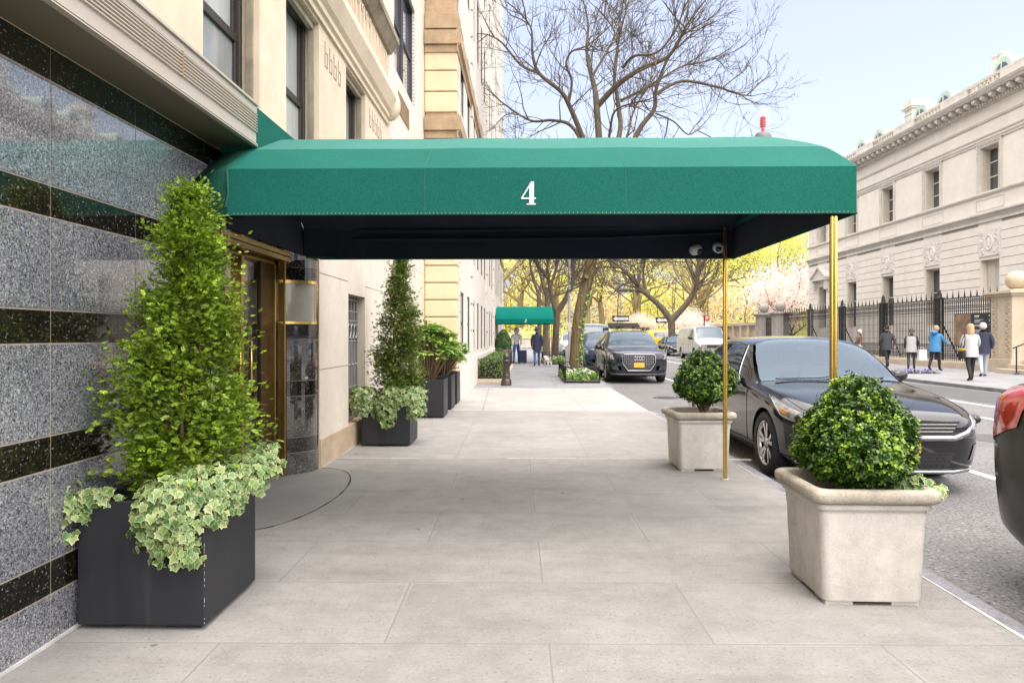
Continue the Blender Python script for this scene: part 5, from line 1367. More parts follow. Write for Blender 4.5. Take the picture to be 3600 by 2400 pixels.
# ------------------------------------------------------------ mansion across the street
MX = 23.0; ME = 55.7
ma = thing('mansion', 'grey limestone mansion with balustraded roof across the street', 'building', (MX,44,0))
bays = [34.2,38.95,43.7,48.45,53.2]
MY0 = 18.0
OW = 0.70
def wall_row(b, z0, z1, holes, x0, x1, m=0):
    y = MY0
    for a,c in holes: b.box(x0,x1,y,a,z0,z1,m); y = c
    b.box(x0,x1,y,ME,z0,z1,m)
holes = [(y-OW,y+OW) for y in bays]
b = MB()
wall_row(b,0,1.95,[],MX,MX+0.6); wall_row(b,1.95,5.15,holes,MX,MX+0.6); wall_row(b,5.15,8.55,[],MX,MX+0.6); wall_row(b,8.55,10.78,holes,MX,MX+0.6); wall_row(b,10.78,13.2,[],MX,MX+0.6)
b.box(MX+0.6,MX+18,MY0,ME,0,13.2)
b.build('wall', M['mansion'], ma)
# rusticated ground floor courses
b = MB(); ch = 0.435
for k in range(16):
    z0 = 0.35+k*ch; z1 = z0+ch
    if z1 > 7.2: break
    hs = holes if (z1 > 1.9 and z0 < 5.2) else []
    rel = [(y-0.86,y+0.86) for y in bays] if (z0 >= 5.15-0.3 and z1 < 6.7) else []
    hh = [(y-0.74,y+0.74) for y in bays] if hs else rel
    wall_row(b,z0+0.014,z1-0.014,hh,MX-0.045,MX+0.002)
b.build('rustication', M['mansion'], ma)
b = MB(); wall_row(b,0.36,5.0,[(y-OW-.04,y+OW+.04) for y in bays],MX-0.006,MX-0.001); wall_row(b,5.0,7.16,[(y-0.86,y+0.86) for y in bays],MX-0.006,MX-0.001); b.build('course_joint', M['mansion_joint'], ma)
# end quoins upper floor
b = MB()
for k in range(12):
    z0 = 8.7+k*ch*0.98
    if z0 > 11.0: break
    b.box(MX-0.03,MX+0.01,ME-1.5,ME,z0+0.014,z0+ch-0.014); b.box(MX-0.03,MX+0.01,MY0,31.6,z0+0.014,z0+ch-0.014)
b.build('quoin', M['mansion'], ma)
def course(z, prof, name='string_course', mat='mansion_trim', y1=None):
    b = MB(); b.prism([(MX-p[0],z+p[1]) for p in prof],'y',MY0,(y1 or ME)+prof_out(prof)); return b.build(name, M[mat], ma)
def prof_out(p): return max(q[0] for q in p)
course(7.22,[(0,0),(0.05,0.02),(0.07,0.10),(0.22,0.18),(0.22,0.26),(0.10,0.30),(0,0.32)])
course(7.02,[(0,0),(0.09,0.0),(0.09,0.10),(0,0.12)])
course(8.32,[(0,0),(0.06,0.02),(0.12,0.10),(0.12,0.16),(0,0.18)],'sill_course')
for z in (10.98,11.12,11.30): course(z,[(0,0),(0.05,0.0),(0.06,0.06),(0,0.07)],'architrave')
course(12.0,[(0,0),(0.05,0.0),(0.09,0.10),(0,0.14)],'architrave')
course(12.75,[(0,0),(0.10,0.02),(0.16,0.14),(0.20,0.16),(0.20,0.24),(0,0.25)],'dentil_band')
course(13.18,[(0,0),(0.62,0.0),(0.66,0.08),(0.70,0.10),(0.76,0.22),(0,0.30)],'cornice')
b = MB(); b.box(-0.55,-0.20,0,0.22,12.98,13.17); b.box(-0.50,-0.20,0.04,0.18,12.92,12.98)
md0 = b.build('modillion', M['mansion_trim'], ma, local=True); md0.location = (0,30.2-44,0); y = 30.82
while y < ME:
    c_ = md0.copy(); C.objects.link(c_); c_.parent = ma; c_.location = (0,y-44,0); y += 0.62
b = MB(); y = MY0+0.1
while y < ME: b.box(MX-0.26,MX-0.20,y,y+0.10,12.80,12.93); y += 0.2
b.build('dentil', M['mansion_trim'], ma)['kind'] = 'stuff'
# roof balustrade: pedestals and turned balusters
b = MB(); b.box(MX-0.35,MX+0.05,MY0,ME+0.3,13.44,13.54); b.box(MX-0.33,MX+0.03,MY0,ME+0.3,13.96,14.08)
ped = [y+2.37 for y in bays[:-1]]+[31.9,55.2]
for y in ped: b.box(MX-0.32,MX+0.02,y-0.95,y+0.95,13.54,13.96); 
for y in ped:
    for s_ in (-0.95,0.95): b.box(MX-0.34,MX+0.04,y+s_-0.14,y+s_+0.14,13.54,13.96)
bal = [(0.05,0),(0.06,0.03),(0.045,0.05),(0.095,0.12),(0.085,0.19),(0.045,0.28),(0.04,0.34),(0.06,0.38),(0.06,0.42)]
for y in bays:
    k = -1.2
    while k <= 1.21: b.lathe(bal,(MX-0.15,y+k,13.54),8); k += 0.3
b.build('roof_balustrade', M['mansion_trim'], ma)
# windows
def mwin(y, z0, z1, upper, shut):
    x = MX
    b = MB(); b.box(x+0.46,x+0.48,y-OW,y+OW,z0,z1); w = b.build('window', M['glass_dark'], ma)
    if shut:
        b = MB(); b.box(x+0.34,x+0.40,y-OW+0.01,y-0.012,z0,z1); b.box(x+0.34,x+0.40,y+0.012,y+OW-0.01,z0,z1)
        for s_ in (-1,1):
            for a,c in ((0.06,0.38),(0.42,0.66),(0.70,0.95)): b.box(x+0.325,x+0.34,min(y+s_*0.10,y+s_*0.6),max(y+s_*0.10,y+s_*0.6),z0+(z1-z0)*a,z0+(z1-z0)*c)
        b.build('shutter', M['shutter'], w)
        return
    b = MB(); h = z1-z0
    b.box(x+0.40,x+0.455,y-OW,y-OW+0.07,z0,z1); b.box(x+0.40,x+0.455,y+OW-0.07,y+OW,z0,z1); b.box(x+0.40,x+0.455,y-OW+.07,y+OW-.07,z1-0.08,z1); b.box(x+0.40,x+0.455,y-OW+.07,y+OW-.07,z0,z0+0.08)
    b.box(x+0.41,x+0.455,y-0.02,y+0.02,z0+.08,z1-.08)
    for f in ((0.345,0.67) if upper else (0.58,)): b.box(x+0.41,x+0.452,y-OW+.07,y+OW-.07,z0+h*f-0.03,z0+h*f+0.03)
    b.build('window_frame', M['shutter'], w)
    b = MB(); b.box(x+0.03,x+0.395,y+OW-0.035,y+OW-0.001,z0+0.002,z1-0.002)
    for a,c in ((0.05,0.36),(0.40,0.62),(0.66,0.95)): b.box(x+0.08,x+0.35,y+OW-0.05,y+OW-0.035,z0+h*a,z0+h*c)
    b.build('shutter', M['shutter'], w)
    if upper:
        b = MB(); o_ = 0.20
        for q0,q1,d in ((0.0,0.12,0.05),(0.12,0.20,0.09)):
            b.box(x-d,x+0.002,y-OW-q1,y-OW-q0,z0-0.10,z1+q1); b.box(x-d,x+0.002,y+OW+q0,y+OW+q1,z0-0.10,z1+q1); b.box(x-d,x+0.002,y-OW-q0,y+OW+q0,z1+q0,z1+q1)
        b.box(x-0.11,x,y-OW-0.3,y+OW+0.3,z1+0.2,z1+0.26)
        b.build('window_surround', M['mansion_trim'], w)
        b = MB()
        for (a0,a1,c0,c1) in ((-1.0,1.0,7.62,7.65),(-1.0,1.0,8.15,8.18),(-1.0,-0.97,7.65,8.15),(0.97,1.0,7.65,8.15)): b.box(x-0.02,x+0.01,y+a0,y+a1,c0,c1)
        b.build('apron_panel', M['mansion_trim'], w)
for i,y in enumerate(bays):
    mwin(y,8.55,10.78,True,False); mwin(y,1.95,5.15,False,i==0)
    # carved relief over each ground floor window
    b = MB(); rr2 = random.Random(90+i)
    b.box(MX-0.05,MX+0.002,y-0.84,y+0.84,5.32,6.62)
    b.tube([(MX-0.05,y+0.26*math.cos(a),5.98+0.36*math.sin(a)) for a in [2*math.pi*k/20 for k in range(21)]],0.045,6)
    b.ball((MX-0.05,y,5.98),0.20,10,0,(0.4,1,1.4))
    for k in range(40):
        s_ = rr2.choice((-1,1)); cy = y+s_*rr2.uniform(0.35,0.75); cz = rr2.uniform(5.42,6.52); r0 = rr2.uniform(0.05,0.12); a0 = rr2.uniform(0,6.28)
        b.tube([(MX-0.055,cy+r0*(1-j/9)*math.cos(a0+j*0.7),cz+r0*(1-j/9)*math.sin(a0+j*0.7)) for j in range(8)],0.022,5)
    b.build('relief_panel', M['relief'], ma)
# pediment over the last ground floor window
y = bays[-1]; b = MB()
b.prism([(y-1.25,5.75),(y+1.25,5.75),(y+1.25,5.85),(y,6.55),(y-1.25,5.85)],'x',MX-0.30,MX-0.04); b.box(MX-0.42,MX-0.04,y-1.32,y+1.32,5.62,5.75)
for s_ in (-1,1):
    b.prism([(y+s_*1.38,5.76),(y+s_*1.38,5.88),(y,6.72),(y,6.56)][::s_],'x',MX-0.42,MX-0.04); b.box(MX-0.30,MX-0.04,y+s_*1.02-0.14,y+s_*1.02+0.14,4.9,5.62)
b.build('pediment', M['mansion_trim'], ma)
# chimneys and copper dormers behind the parapet
def chimney(x0,x1,y0,y1,z1,pots=False):
    b = MB(); b.box(x0,x1,y0,y1,13.2,z1-0.55); b.box(x0-0.05,x1+0.05,y0-0.05,y1+0.05,z1-0.9,z1-0.8); b.box(x0-0.10,x1+0.10,y0-0.10,y1+0.10,z1-0.55,z1-0.42); b.box(x0-0.18,x1+0.18,y0-0.18,y1+0.18,z1-0.42,z1-0.32); b.box(x0-0.04,x1+0.04,y0-0.04,y1+0.04,z1-0.32,z1+0.1)
    if pots:
        for yy in (y0+0.7,y1-0.7): b.lathe([(0.45,0),(0.42,0.6),(0.36,0.9),(0.40,0.95),(0.40,1.05)],((x0+x1)/2,yy,z1+0.25),12)
    return b.build('chimney', M['mansion_trim'], ma)
chimney(26.6,28.0,47.4,48.3,17.55); chimney(29.3,30.6,42.4,44.4,17.7,True)
for y in (37.1,42.2,44.7,49.9,52.5):
    b = MB(); arc_ = [(y+0.75*math.cos(a),15.55+0.75*math.sin(a)) for a in [math.pi*k/14 for k in range(15)]]
    b.prism(arc_+[(y-0.75,13.3),(y+0.75,13.3)],'x',25.6,28.0); d_ = b.build('dormer', M['copper'], ma)
    b = MB(); arc_ = [(y+0.5*math.cos(a),15.5+0.5*math.sin(a)) for a in [math.pi*k/12 for k in range(13)]]; b.prism(arc_+[(y-0.5,13.6),(y+0.5,13.6)],'x',25.57,25.61); p_ = b.build('dormer_pane', M['glass_dark'], d_)
    b = MB(); b.box(25.54,25.57,y-0.025,y+0.025,13.6,16.0); b.box(25.54,25.57,y-0.5,y+0.5,15.3,15.36); b.build('dormer_bar', M['shutter'], p_)
b = MB(); b.prism([(25.0,13.3),(28.5,15.0),(38,15.0),(40,13.3)],'y',19.0,55.0)
b.build('roof', M['copper'], ma)

# ------------------------------------------------------------ iron railing, stone gate piers, garden balustrade
GX = 18.3
fe = thing('iron_fence', 'tall black wrought iron railing on a low stone plinth before the mansion', 'fence', (GX,37,0))
b = MB(); b.box(GX-0.28,GX+0.28,26.8,48.6,-0.05,0.26); b.box(GX-0.20,GX+0.20,26.8,48.6,0.26,0.30); b.build('plinth', M['gate_stone'], fe, 0.02)
posts = [30.5,35.2,39.7,44.1]
edges = [26.8]+posts+[48.6]
for i in range(len(edges)-1):
    y0,y1 = edges[i]+(0.18 if i else 0),edges[i+1]-(0.18 if i < len(edges)-2 else 0); b = MB(); n = int((y1-y0)/0.13)
    for z in (0.42,0.72,0.98,2.42,2.52,2.86,2.95): b.box(GX-0.02,GX+0.02,y0,y1,z-0.018,z+0.018)
    for k in range(n+1):
        y = y0+(y1-y0)*k/n; sp = k%3 == 0
        b.box(GX-0.012,GX+0.012,y-0.012,y+0.012,0.30,2.95)
        if sp:
            b.lathe([(0.018,0),(0.02,0.03),(0.045,0.07),(0.02,0.11),(0.03,0.13),(0.02,0.18),(0.001,0.36)],(GX,y,2.96),6)
        yy = y+(y1-y0)/n/2
        if k < n:
            b.tube([(GX,yy+0.05*math.cos(a),2.69+0.12*math.sin(a)) for a in [2*math.pi*j/8 for j in range(9)]],0.010,4)
            b.tube([(GX,yy+0.045*math.cos(a),0.86+0.08*math.sin(a)) for a in [2*math.pi*j/6 for j in range(7)]],0.009,4)
            b.tube([(GX,yy+0.045*math.cos(a),0.56+0.09*math.sin(a)) for a in [2*math.pi*j/6 for j in range(7)]],0.009,4)
    b.build('railing_panel', M['iron'], fe)
for y in posts:
    b = MB()
    for s_ in (-1,1):
        for q in (-1,1): b.box(GX+s_*0.10-0.03,GX+s_*0.10+0.03,y+q*0.12-0.03,y+q*0.12+0.03,0.28,3.0)
    for k in range(11):
        z = 0.45+k*0.235
        b.tube([(GX-0.11,y+0.08*math.cos(a),z+0.10*math.sin(a)) for a in [2*math.pi*j/8 for j in range(9)]],0.018,5); b.ball((GX-0.10,y,z),0.04,7)
    b.box(GX-0.15,GX+0.15,y-0.17,y+0.17,2.97,3.05); b.lathe([(0.13,0),(0.07,0.06),(0.10,0.14),(0.06,0.22),(0.08,0.28),(0.03,0.36),(0.001,0.42)],(GX,y,3.05),10)
    b.tube([(GX+0.1,y,2.0),(GX+0.9,y,0.3)],0.03,6)
    b.build('fence_post', M['iron'], fe)
def gate_pier(y, w, label, mat, carved, GX=18.3):
    t = thing('gate_pier', label, 'gate pier', (GX,y,0), 0, 'stone gate piers with ball finials')
    h = w/2; b = MB()
    b.box(GX-h-0.12,GX+h+0.12,y-h-0.12,y+h+0.12,-0.05,0.5); b.box(GX-h,GX+h,y-h,y+h,0.5,2.86); b.box(GX-h-0.10,GX+h+0.10,y-h-0.10,y+h+0.10,2.86,2.94); b.box(GX-h-0.18,GX+h+0.18,y-h-0.18,y+h+0.18,2.94,3.04); b.box(GX-h*0.6,GX+h*0.6,y-h*0.6,y+h*0.6,3.04,3.12)
    b.build('shaft', M[mat], t, 0.012)
    b = MB(); b.ball((GX,y,3.46),0.37,24); b.lathe([(0.20,0),(0.16,0.06)],(GX,y,3.08),16); b.build('ball_finial', M['gate_stone' if carved else 'gate_grey'], t)
    if carved:
        for fx,fy,s_ in ((-1,0,-0.3),(-1,0,0.3),(0,-1,0)):
                b = MB()
                for k in range(9):
                    z = 0.72+k*0.24
                    def pt(u,zz): return (GX-h-0.012,y+s_*w+u,zz) if fx else (GX+u,y-h-0.012,zz)
                    b.tube([pt(0.11*math.cos(a),z+0.08*math.sin(a)) for a in [2*math.pi*j/9 for j in range(10)]],0.022,5)
                    b.tube([pt(-0.15,z+0.11),pt(0.15,z+0.11)],0.018,5)
                b.build('carved_panel', M['gate_stone'], t)
    return t
gate_pier(26.1,1.15,'tan carved stone pier with pale ball finial at the near end of the railing','gate_stone',True,18.55)
gate_pier(49.2,0.95,'grey stone gate pier with ball finial joined to the railing','gate_grey',False)
gate_pier(52.6,0.95,'grey stone gate pier with ball finial at the corner of the garden balustrade','gate_grey',False)
g2 = thing('iron_gate', 'black iron garden gate between the two grey piers', 'gate', (GX,50.9,0))
b = MB()
for k in range(21): y = 49.75+k*0.118; b.box(GX-0.012,GX+0.012,y-0.012,y+0.012,0.1,2.75)
for z in (0.2,0.9,2.3,2.6): b.box(GX-0.02,GX+0.02,49.7,52.1,z-0.02,z+0.02)
b.build('gate_leaf', M['iron'], g2)
bw = thing('balustrade_wall', 'grey stone garden balustrade running from the piers to the avenue', 'wall', (GX,59,0))
b = MB(); b.box(GX-0.25,GX+0.25,53.2,66.5,-0.05,1.15); b.box(GX-0.32,GX+0.32,53.2,66.5,1.15,1.28); b.box(GX-0.30,GX+0.30,53.2,66.5,2.22,2.42)
y = 53.4
while y < 66.4: b.box(GX-0.24,GX+0.24,y,y+0.5,1.28,2.22); y += 2.0
b.build('wall_body', M['gate_stone'], bw)
b = MB(); y = 53.4
while y < 66:
    for k in range(6): b.lathe([(0.05,0),(0.10,0.25),(0.04,0.6),(0.07,0.94)],(GX,y+0.66+k*0.22,1.28),7)
    y += 2.0
b.build('baluster', M['gate_stone'], bw)
# museum notice board on the railing: picture on one half, lines of small print on the other
nb = thing('notice_board', 'dark notice board with a portrait picture and white print hung on the railing', 'sign', (GX-0.06,28.2,0.8))
b = MB(); b.box(GX-0.10,GX-0.05,27.0,29.3,0.95,2.28); b.build('board', M['black_matt'], nb)
b = MB(); b.box(GX-0.108,GX-0.101,28.2,29.28,0.97,2.26); b.build('picture', pmat('brown portrait print',(0.32,0.20,0.12),0.6,var=(2.2,0.25)), nb)
b = MB(); rr2 = random.Random(4); z = 2.15
while z > 1.08:
    if rr2.random() < 0.82:
        l = rr2.uniform(0.25,0.62); h_ = 0.035 if abs(z-2.15) < 0.01 or z < 1.25 else 0.014; b.box(GX-0.104,GX-0.1005,27.98-l,27.98,z,z+h_)
        if rr2.random() < 0.4: b.box(GX-0.104,GX-0.1005,27.06,27.13,z,z+h_)
    z -= 0.05
b.build('small_print', M['white_ink'], nb)
st = thing('entrance_steps', 'pale stone steps beside the tan carved pier', 'steps', (17.9,24.6,0))
b = MB(); b.box(17.4,20,22.4,25.6,0,0.16); b.box(17.75,20,22.4,25.4,0.16,0.32); b.box(18.1,20,22.4,25.2,0.32,0.48); b.build('step', M['gate_stone'], st, 0.012)
hr = thing('handrail', 'thin black iron handrail beside the stone steps', 'handrail', (17.3,24.35,0))
b = MB(); b.tube([(17.3,24.35,0),(17.3,24.35,0.98)],0.025,8); b.tube([(17.18,24.35,0.93),(17.3,24.35,0.98),(18.6,24.35,1.5),(18.7,24.35,1.48)],0.025,8); b.lathe([(0.08,0),(0.06,0.04),(0.03,0.06)],(17.3,24.35,0),12); b.build('rail', M['iron'], hr)

# ------------------------------------------------------------ street furniture on the near pavement
bo = thing('bollard', 'bronze iron bollard with ball top at the corner of the hedge', 'bollard', (-0.51,18.8,0))
b = MB(); b.lathe([(0.145,0),(0.145,0.13),(0.13,0.16),(0.105,0.20),(0.105,0.225),(0.115,0.235),(0.105,0.245),(0.105,0.265),(0.115,0.275),(0.105,0.285),(0.10,0.31),(0.095,0.66),(0.11,0.67),(0.095,0.69),(0.09,0.71),(0.05,0.73)],(0,0,0),24)
b.build('shaft', M['iron_brown'], bo, local=True); b = MB(); b.ball((0,0,0.795),0.095,20); b.build('ball_top', M['iron_brown'], bo, local=True)
def leafbox(name, label, cat, x0,x1,y0,y1,z0,z1, n, leaf, size, seed, parent=None, group=None):
    rg = np.random.default_rng(seed); A = [(y1-y0)*(x1-x0),(x1-x0)*(z1-z0),(y1-y0)*(z1-z0),(y1-y0)*(z1-z0)]; A = np.array(A)/sum(A)
    P=[];Nn=[]
    for k,(a) in enumerate(A):
        m = int(n*a); u = rg.random((m,3)); p = np.array([x0,y0,z0])+u*np.array([x1-x0,y1-y0,z1-z0]); d = -np.abs(rg.normal(0,0.035,m))+0.015
        if k == 0: p[:,2] = z1+d; nn = [0,0,1]
        elif k == 1: p[:,1] = y0-d; nn = [0,-1,0.4]
        elif k == 2: p[:,0] = x1+d; nn = [1,0,0.4]
        else: p[:,0] = x0-d; nn = [-1,0,0.4]
        P.append(p); Nn.append(np.array(nn)[None]+rg.normal(size=(m,3))*0.6)
    P = np.concatenate(P); V,F = scatter(LV,LF,P,np.concatenate(Nn),rg.uniform(size*0.7,size*1.3,len(P)),rg)
    t = thing(name, label, cat, ((x0+x1)/2,(y0+y1)/2,0), 0, group)
    bigmesh('foliage', V, F, LM[leaf], t)
    b = MB(); b.box(x0+0.06,x1-0.06,y0+0.06,y1-0.04,0.02,z1-0.07); b.build('twigs', M['soil'], t)
    return t
leafbox('hedge','long low clipped hedge behind the iron guard by the bollard','hedge',-1.30,-0.68,19.85,30.5,0.12,0.66,11000,'hedge',0.055,81)
leafbox('hedge','short dark hedge against the wall behind the long clipped hedge','hedge',-1.36,-1.31+0.3,31.0,33.0,0.1,0.78,1200,'cone',0.05,82)
kb = thing('planting_kerb', 'low tan stone kerb round the long hedge', 'kerb', (-1.0,25,0))
b = MB(); b.box(-1.38,-0.60,19.68,19.80,0,0.12); b.box(-0.62,-0.52,19.80,30.7,0,0.11); b.build('kerb_stone', M['gate_stone'], kb, 0.01)
hg = thing('hedge_guard', 'thin iron guard rail with crossed bars round the long hedge', 'railing', (-1.0,25,0))
b = MB()
for (p,q) in (((-1.36,19.74),(-0.60,19.74)),((-0.60,19.74),(-0.60,30.6))):
    L_ = math.dist(p,q); n = max(1,round(L_/0.95)); f = lambda t,z: (p[0]+(q[0]-p[0])*t,p[1]+(q[1]-p[1])*t,z)
    for z in (0.16,0.69): b.tube([f(0,z),f(1,z)],0.014,6)
    for k in range(n+1): b.tube([f(k/n,0.1),f(k/n,0.69)],0.013,6)
    for k in range(n): b.tube([f(k/n,0.16),f((k+1)/n,0.69)],0.009,5); b.tube([f(k/n,0.69),f((k+1)/n,0.16)],0.009,5); c = f((k+.5)/n,0.425); b.ball(c,0.035,8)
b.build('rail', M['iron'], hg)
# clipped cone in a flower trough beyond
cn = thing('clipped_cone', 'dark green clipped cone shrub standing beyond the long hedge', 'shrub', (-1.02,34.6-2.2,0))
rg = np.random.default_rng(83); m = 5000; f = rg.random(m)**0.8; a = rg.random(m)*6.283
rad = np.interp(f,[0,0.3,0.6,0.85,1.0],[0.36,0.38,0.32,0.20,0.03]); 
P = np.stack([-1.02+rad*np.cos(a),32.4+rad*np.sin(a),0.66+f*1.0],1); Nn = np.stack([np.cos(a),np.sin(a),0.5+f],1)+rg.normal(size=(m,3))*0.4
V,F = scatter(LV,LF,P,Nn,rg.uniform(0.04,0.07,m),rg); bigmesh('foliage', V, F, LM['cone'], cn)
b = MB(); b.lathe([(0.2,0),(0.24,0.1),(0.03,0.92)],(-1.02,32.4,0.66),10); b.tube([(-1.02,32.4,0.4),(-1.02,32.4,1.2)],0.04,6); b.build('stem', M['stem'], cn)
tr = thing('flower_trough', 'dark trough of magenta heather under the clipped cone', 'planter', (-1.0,32.2,0))
b = MB(); b.box(-1.36,-0.60,31.75,33.0,0,0.60); b.build('box', M['planter_black'], tr, 0.01)
m = 900; P = np.stack([rg.uniform(-1.36,-0.60,m),rg.uniform(31.72,32.9,m),0.60+rg.uniform(0,0.10,m)],1); V,F = scatter(LV,LF,P,rg.normal(size=(m,3))+np.array([0,-0.4,1]),rg.uniform(0.03,0.06,m),rg); bigmesh('flowers', V, F, LM['heather'], tr)
# tree pits with low iron guards and spring flowers
def tree_pit(x0,x1,y0,y1,lab,n,seed,fence=True):
    t = thing('tree_pit_guard', 'low black iron guard round the '+lab, 'railing', ((x0+x1)/2,y0,0), 0, 'tree pit guards')
    b = MB()
    segs = (((x0,y0),(x1,y0)),((x0,y0),(x0,y1)),((x1,y0),(x1,y1)),((x0,y1),(x1,y1)))
    for p,q in segs:
        L_ = math.dist(p,q); n_ = max(1,round(L_/0.9)); f = lambda u,z: (p[0]+(q[0]-p[0])*u,p[1]+(q[1]-p[1])*u,z)
        b.tube([f(0,0.05),f(1,0.05)],0.045,4); b.tube([f(0,0.47),f(1,0.47)],0.014,6)
        if p[0] == q[0]:
            k = 0
            while k*0.16 < L_: b.tube([f(k*0.16/L_,0.05),f(k*0.16/L_,0.47)],0.009,5); k += 1
        else:
            for k in range(n_): b.tube([f(k/n_,0.10),f((k+1)/n_,0.47)],0.010,5); b.tube([f(k/n_,0.47),f((k+1)/n_,0.10)],0.010,5); b.ball(f((k+.5)/n_,0.285),0.03,8)
        for k in range(n_+1): b.tube([f(k/n_,0),f(k/n_,0.50)],0.016,6)
    b.build('rail', M['iron'], t)
    s_ = thing('flower_bed', 'spring bulbs and white flowers planted in the '+lab, 'flower bed', ((x0+x1)/2,(y0+y1)/2,0), 0, 'tree pit flower beds')
    b = MB(); b.box(x0+0.05,x1-0.05,y0+0.05,y1-0.05,-0.05,0.05); b.build('soil', M['soil'], s_)
    rg = np.random.default_rng(seed); P = np.stack([rg.uniform(x0+.06,x1-.06,n),rg.uniform(y0+.06,y1-.06,n),np.full(n,0.05)],1)
    V1,F1 = scatter(np.array(LV)*np.array([0.45,1,1]),LF,P,rg.normal(size=(n,3))+np.array([0,-1.0,0.1]),rg.uniform(0.14,0.30,n),rg,np.tile([0,0,1.0],(n,1))+rg.normal(size=(n,3))*0.3)
    bigmesh('leaves', V1, F1, LM['bed'], s_)
    k = n//16; P2 = P[:k]+np.array([0,0,0.20])+rg.normal(size=(k,3))*np.array([0.02,0.02,0.05]); V2,F2 = scatter(LV,LF,np.repeat(P2,4,0),rg.normal(size=(k*4,3))+np.array([0,-.5,1]),rg.uniform(0.04,0.07,k*4),rg)
    bigmesh('flowers', V2, F2, LM['white_fl'], s_)
tree_pit(1.18,2.16,19.8,23.6,'nearest street tree pit',1500,84)
tree_pit(0.95,2.16,32.5,38.0,'second street tree pit farther along',1500,85)
# lamp post, signs
lp = thing('lamp_post', 'grey steel lamp post on a square painted base beside the leaning tree', 'lamp post', (1.95,29.9,0))
b = MB(); b.tube([(0,0,0.9),(0,0,3.0),(0,0,7.6)],[0.062,0.058,0.045],12); b.build('pole', M['steel'], lp, local=True)
b = MB(); b.box(-0.19,0.19,-0.19,0.19,0,0.10); b.prism([(-0.17,-0.17),(0.17,-0.17),(0.17,0.17),(-0.17,0.17)],'z',0.10,0.92); b.build('base', M['conc_base'], lp, 0.02, local=True)
b = MB(); b.tube([(0,0,7.5),(0.5,0,8.0),(1.8,0,8.2)],0.03,8); b.build('arm', M['steel'], lp, local=True); b = MB(); b.ball((2.0,0,8.18),0.22,12,0,(1.3,1,0.4)); b.build('lantern', M['steel'], lp, local=True)
b = MB(); b.box(-0.05,0.05,-0.07,-0.062,1.55,1.95); b.build('sticker', pmat('pale sticker',(0.6,0.52,0.5),0.6), lp, local=True)
def text_mesh(body, size, loc, mat, parent, name):
    cu = bpy.data.curves.new(name,'FONT'); cu.body = body; cu.size = size; cu.align_x = 'CENTER'; cu.align_y = 'CENTER'; cu.extrude = 0.002
    o = bpy.data.objects.new(name, cu); C.objects.link(o); dg = bpy.context.evaluated_depsgraph_get(); dg.update()
    me = bpy.data.meshes.new_from_object(o.evaluated_get(dg)); bpy.data.objects.remove(o, do_unlink=True)
    n = bpy.data.objects.new(name, me); C.objects.link(n); me.materials.clear(); me.materials.append(mat)
    n.parent = parent; n.location = loc; n.rotation_euler = (R(90),0,0); ORG[n] = ORG[parent]; return n
def oneway(loc, z, label, h):
    t = thing('one_way_sign', label, 'sign', loc, 0, 'one way signs at the avenue')
    b = MB(); b.tube([(0,0,0),(0,0,h)],0.035,8); b.build('pole', M['steel'], t, local=True)
    b = MB(); b.box(-0.78,0.78,-0.06,-0.04,z-0.27,z+0.27); pn = b.build('panel', M['black_matt'], t, local=True)
    b = MB(); b.prism([(-0.70,z),(-0.42,z+0.21),(-0.42,z+0.12),(0.70,z+0.12),(0.70,z-0.12),(-0.42,z-0.12),(-0.42,z-0.21)],'y',-0.066,-0.061); b.build('arrow', M['white_ink'], pn, local=True)
    text_mesh('ONE WAY',0.20,(0.12,-0.070,z),M['black_matt'],pn,'lettering')
oneway((8.9,63.5,0),2.95,'one way sign on a thin grey pole above the roof rack vehicle',7.0)
oneway((13.2,65.0,0),2.85,'one way sign beside the forked tree on the far corner',5.0)
rs_ = thing('parking_sign', 'small red sign on a dark post above the silver van', 'sign', (13.6,52.0,0))
b = MB(); b.tube([(0,0,0),(0,0,2.95)],0.05,8); b.build('post', M['iron'], rs_, local=True); b = MB(); b.box(0.04,0.40,-0.02,0.0,2.48,2.92); b.build('panel', M['red'], rs_, local=True)
b = MB(); 
for k in range(3): b.box(0.09,0.35-0.04*k,-0.026,-0.02,2.80-0.08*k,2.83-0.08*k)
b.build('small_print', M['white_ink'], rs_, local=True)
# pansy bed in the far pavement
pb = thing('pansy_bed', 'patch of violet pansies set in the far pavement', 'flower bed', (14.2,25.4,0))
b = MB(); b.box(13.5,15.0,24.9,26.0,-0.05,0.02); b.build('soil', M['soil'], pb)
rg = np.random.default_rng(86); m = 260; P = np.stack([rg.uniform(13.55,14.95,m),rg.uniform(24.95,25.95,m),rg.uniform(0.03,0.12,m)],1); V,F = scatter(LV,LF,P,rg.normal(size=(m,3))*0.6+np.array([-.3,-.3,1]),rg.uniform(0.05,0.09,m),rg); bigmesh('flowers',V,F,LM['pansy'],pb)
m = 500; P = np.stack([rg.uniform(13.55,14.95,m),rg.uniform(24.95,25.95,m),rg.uniform(0.02,0.06,m)],1); V,F = scatter(LV,LF,P,rg.normal(size=(m,3))*0.6+np.array([0,0,1]),rg.uniform(0.06,0.1,m),rg); bigmesh('leaves',V,F,LM['hedge'],pb)
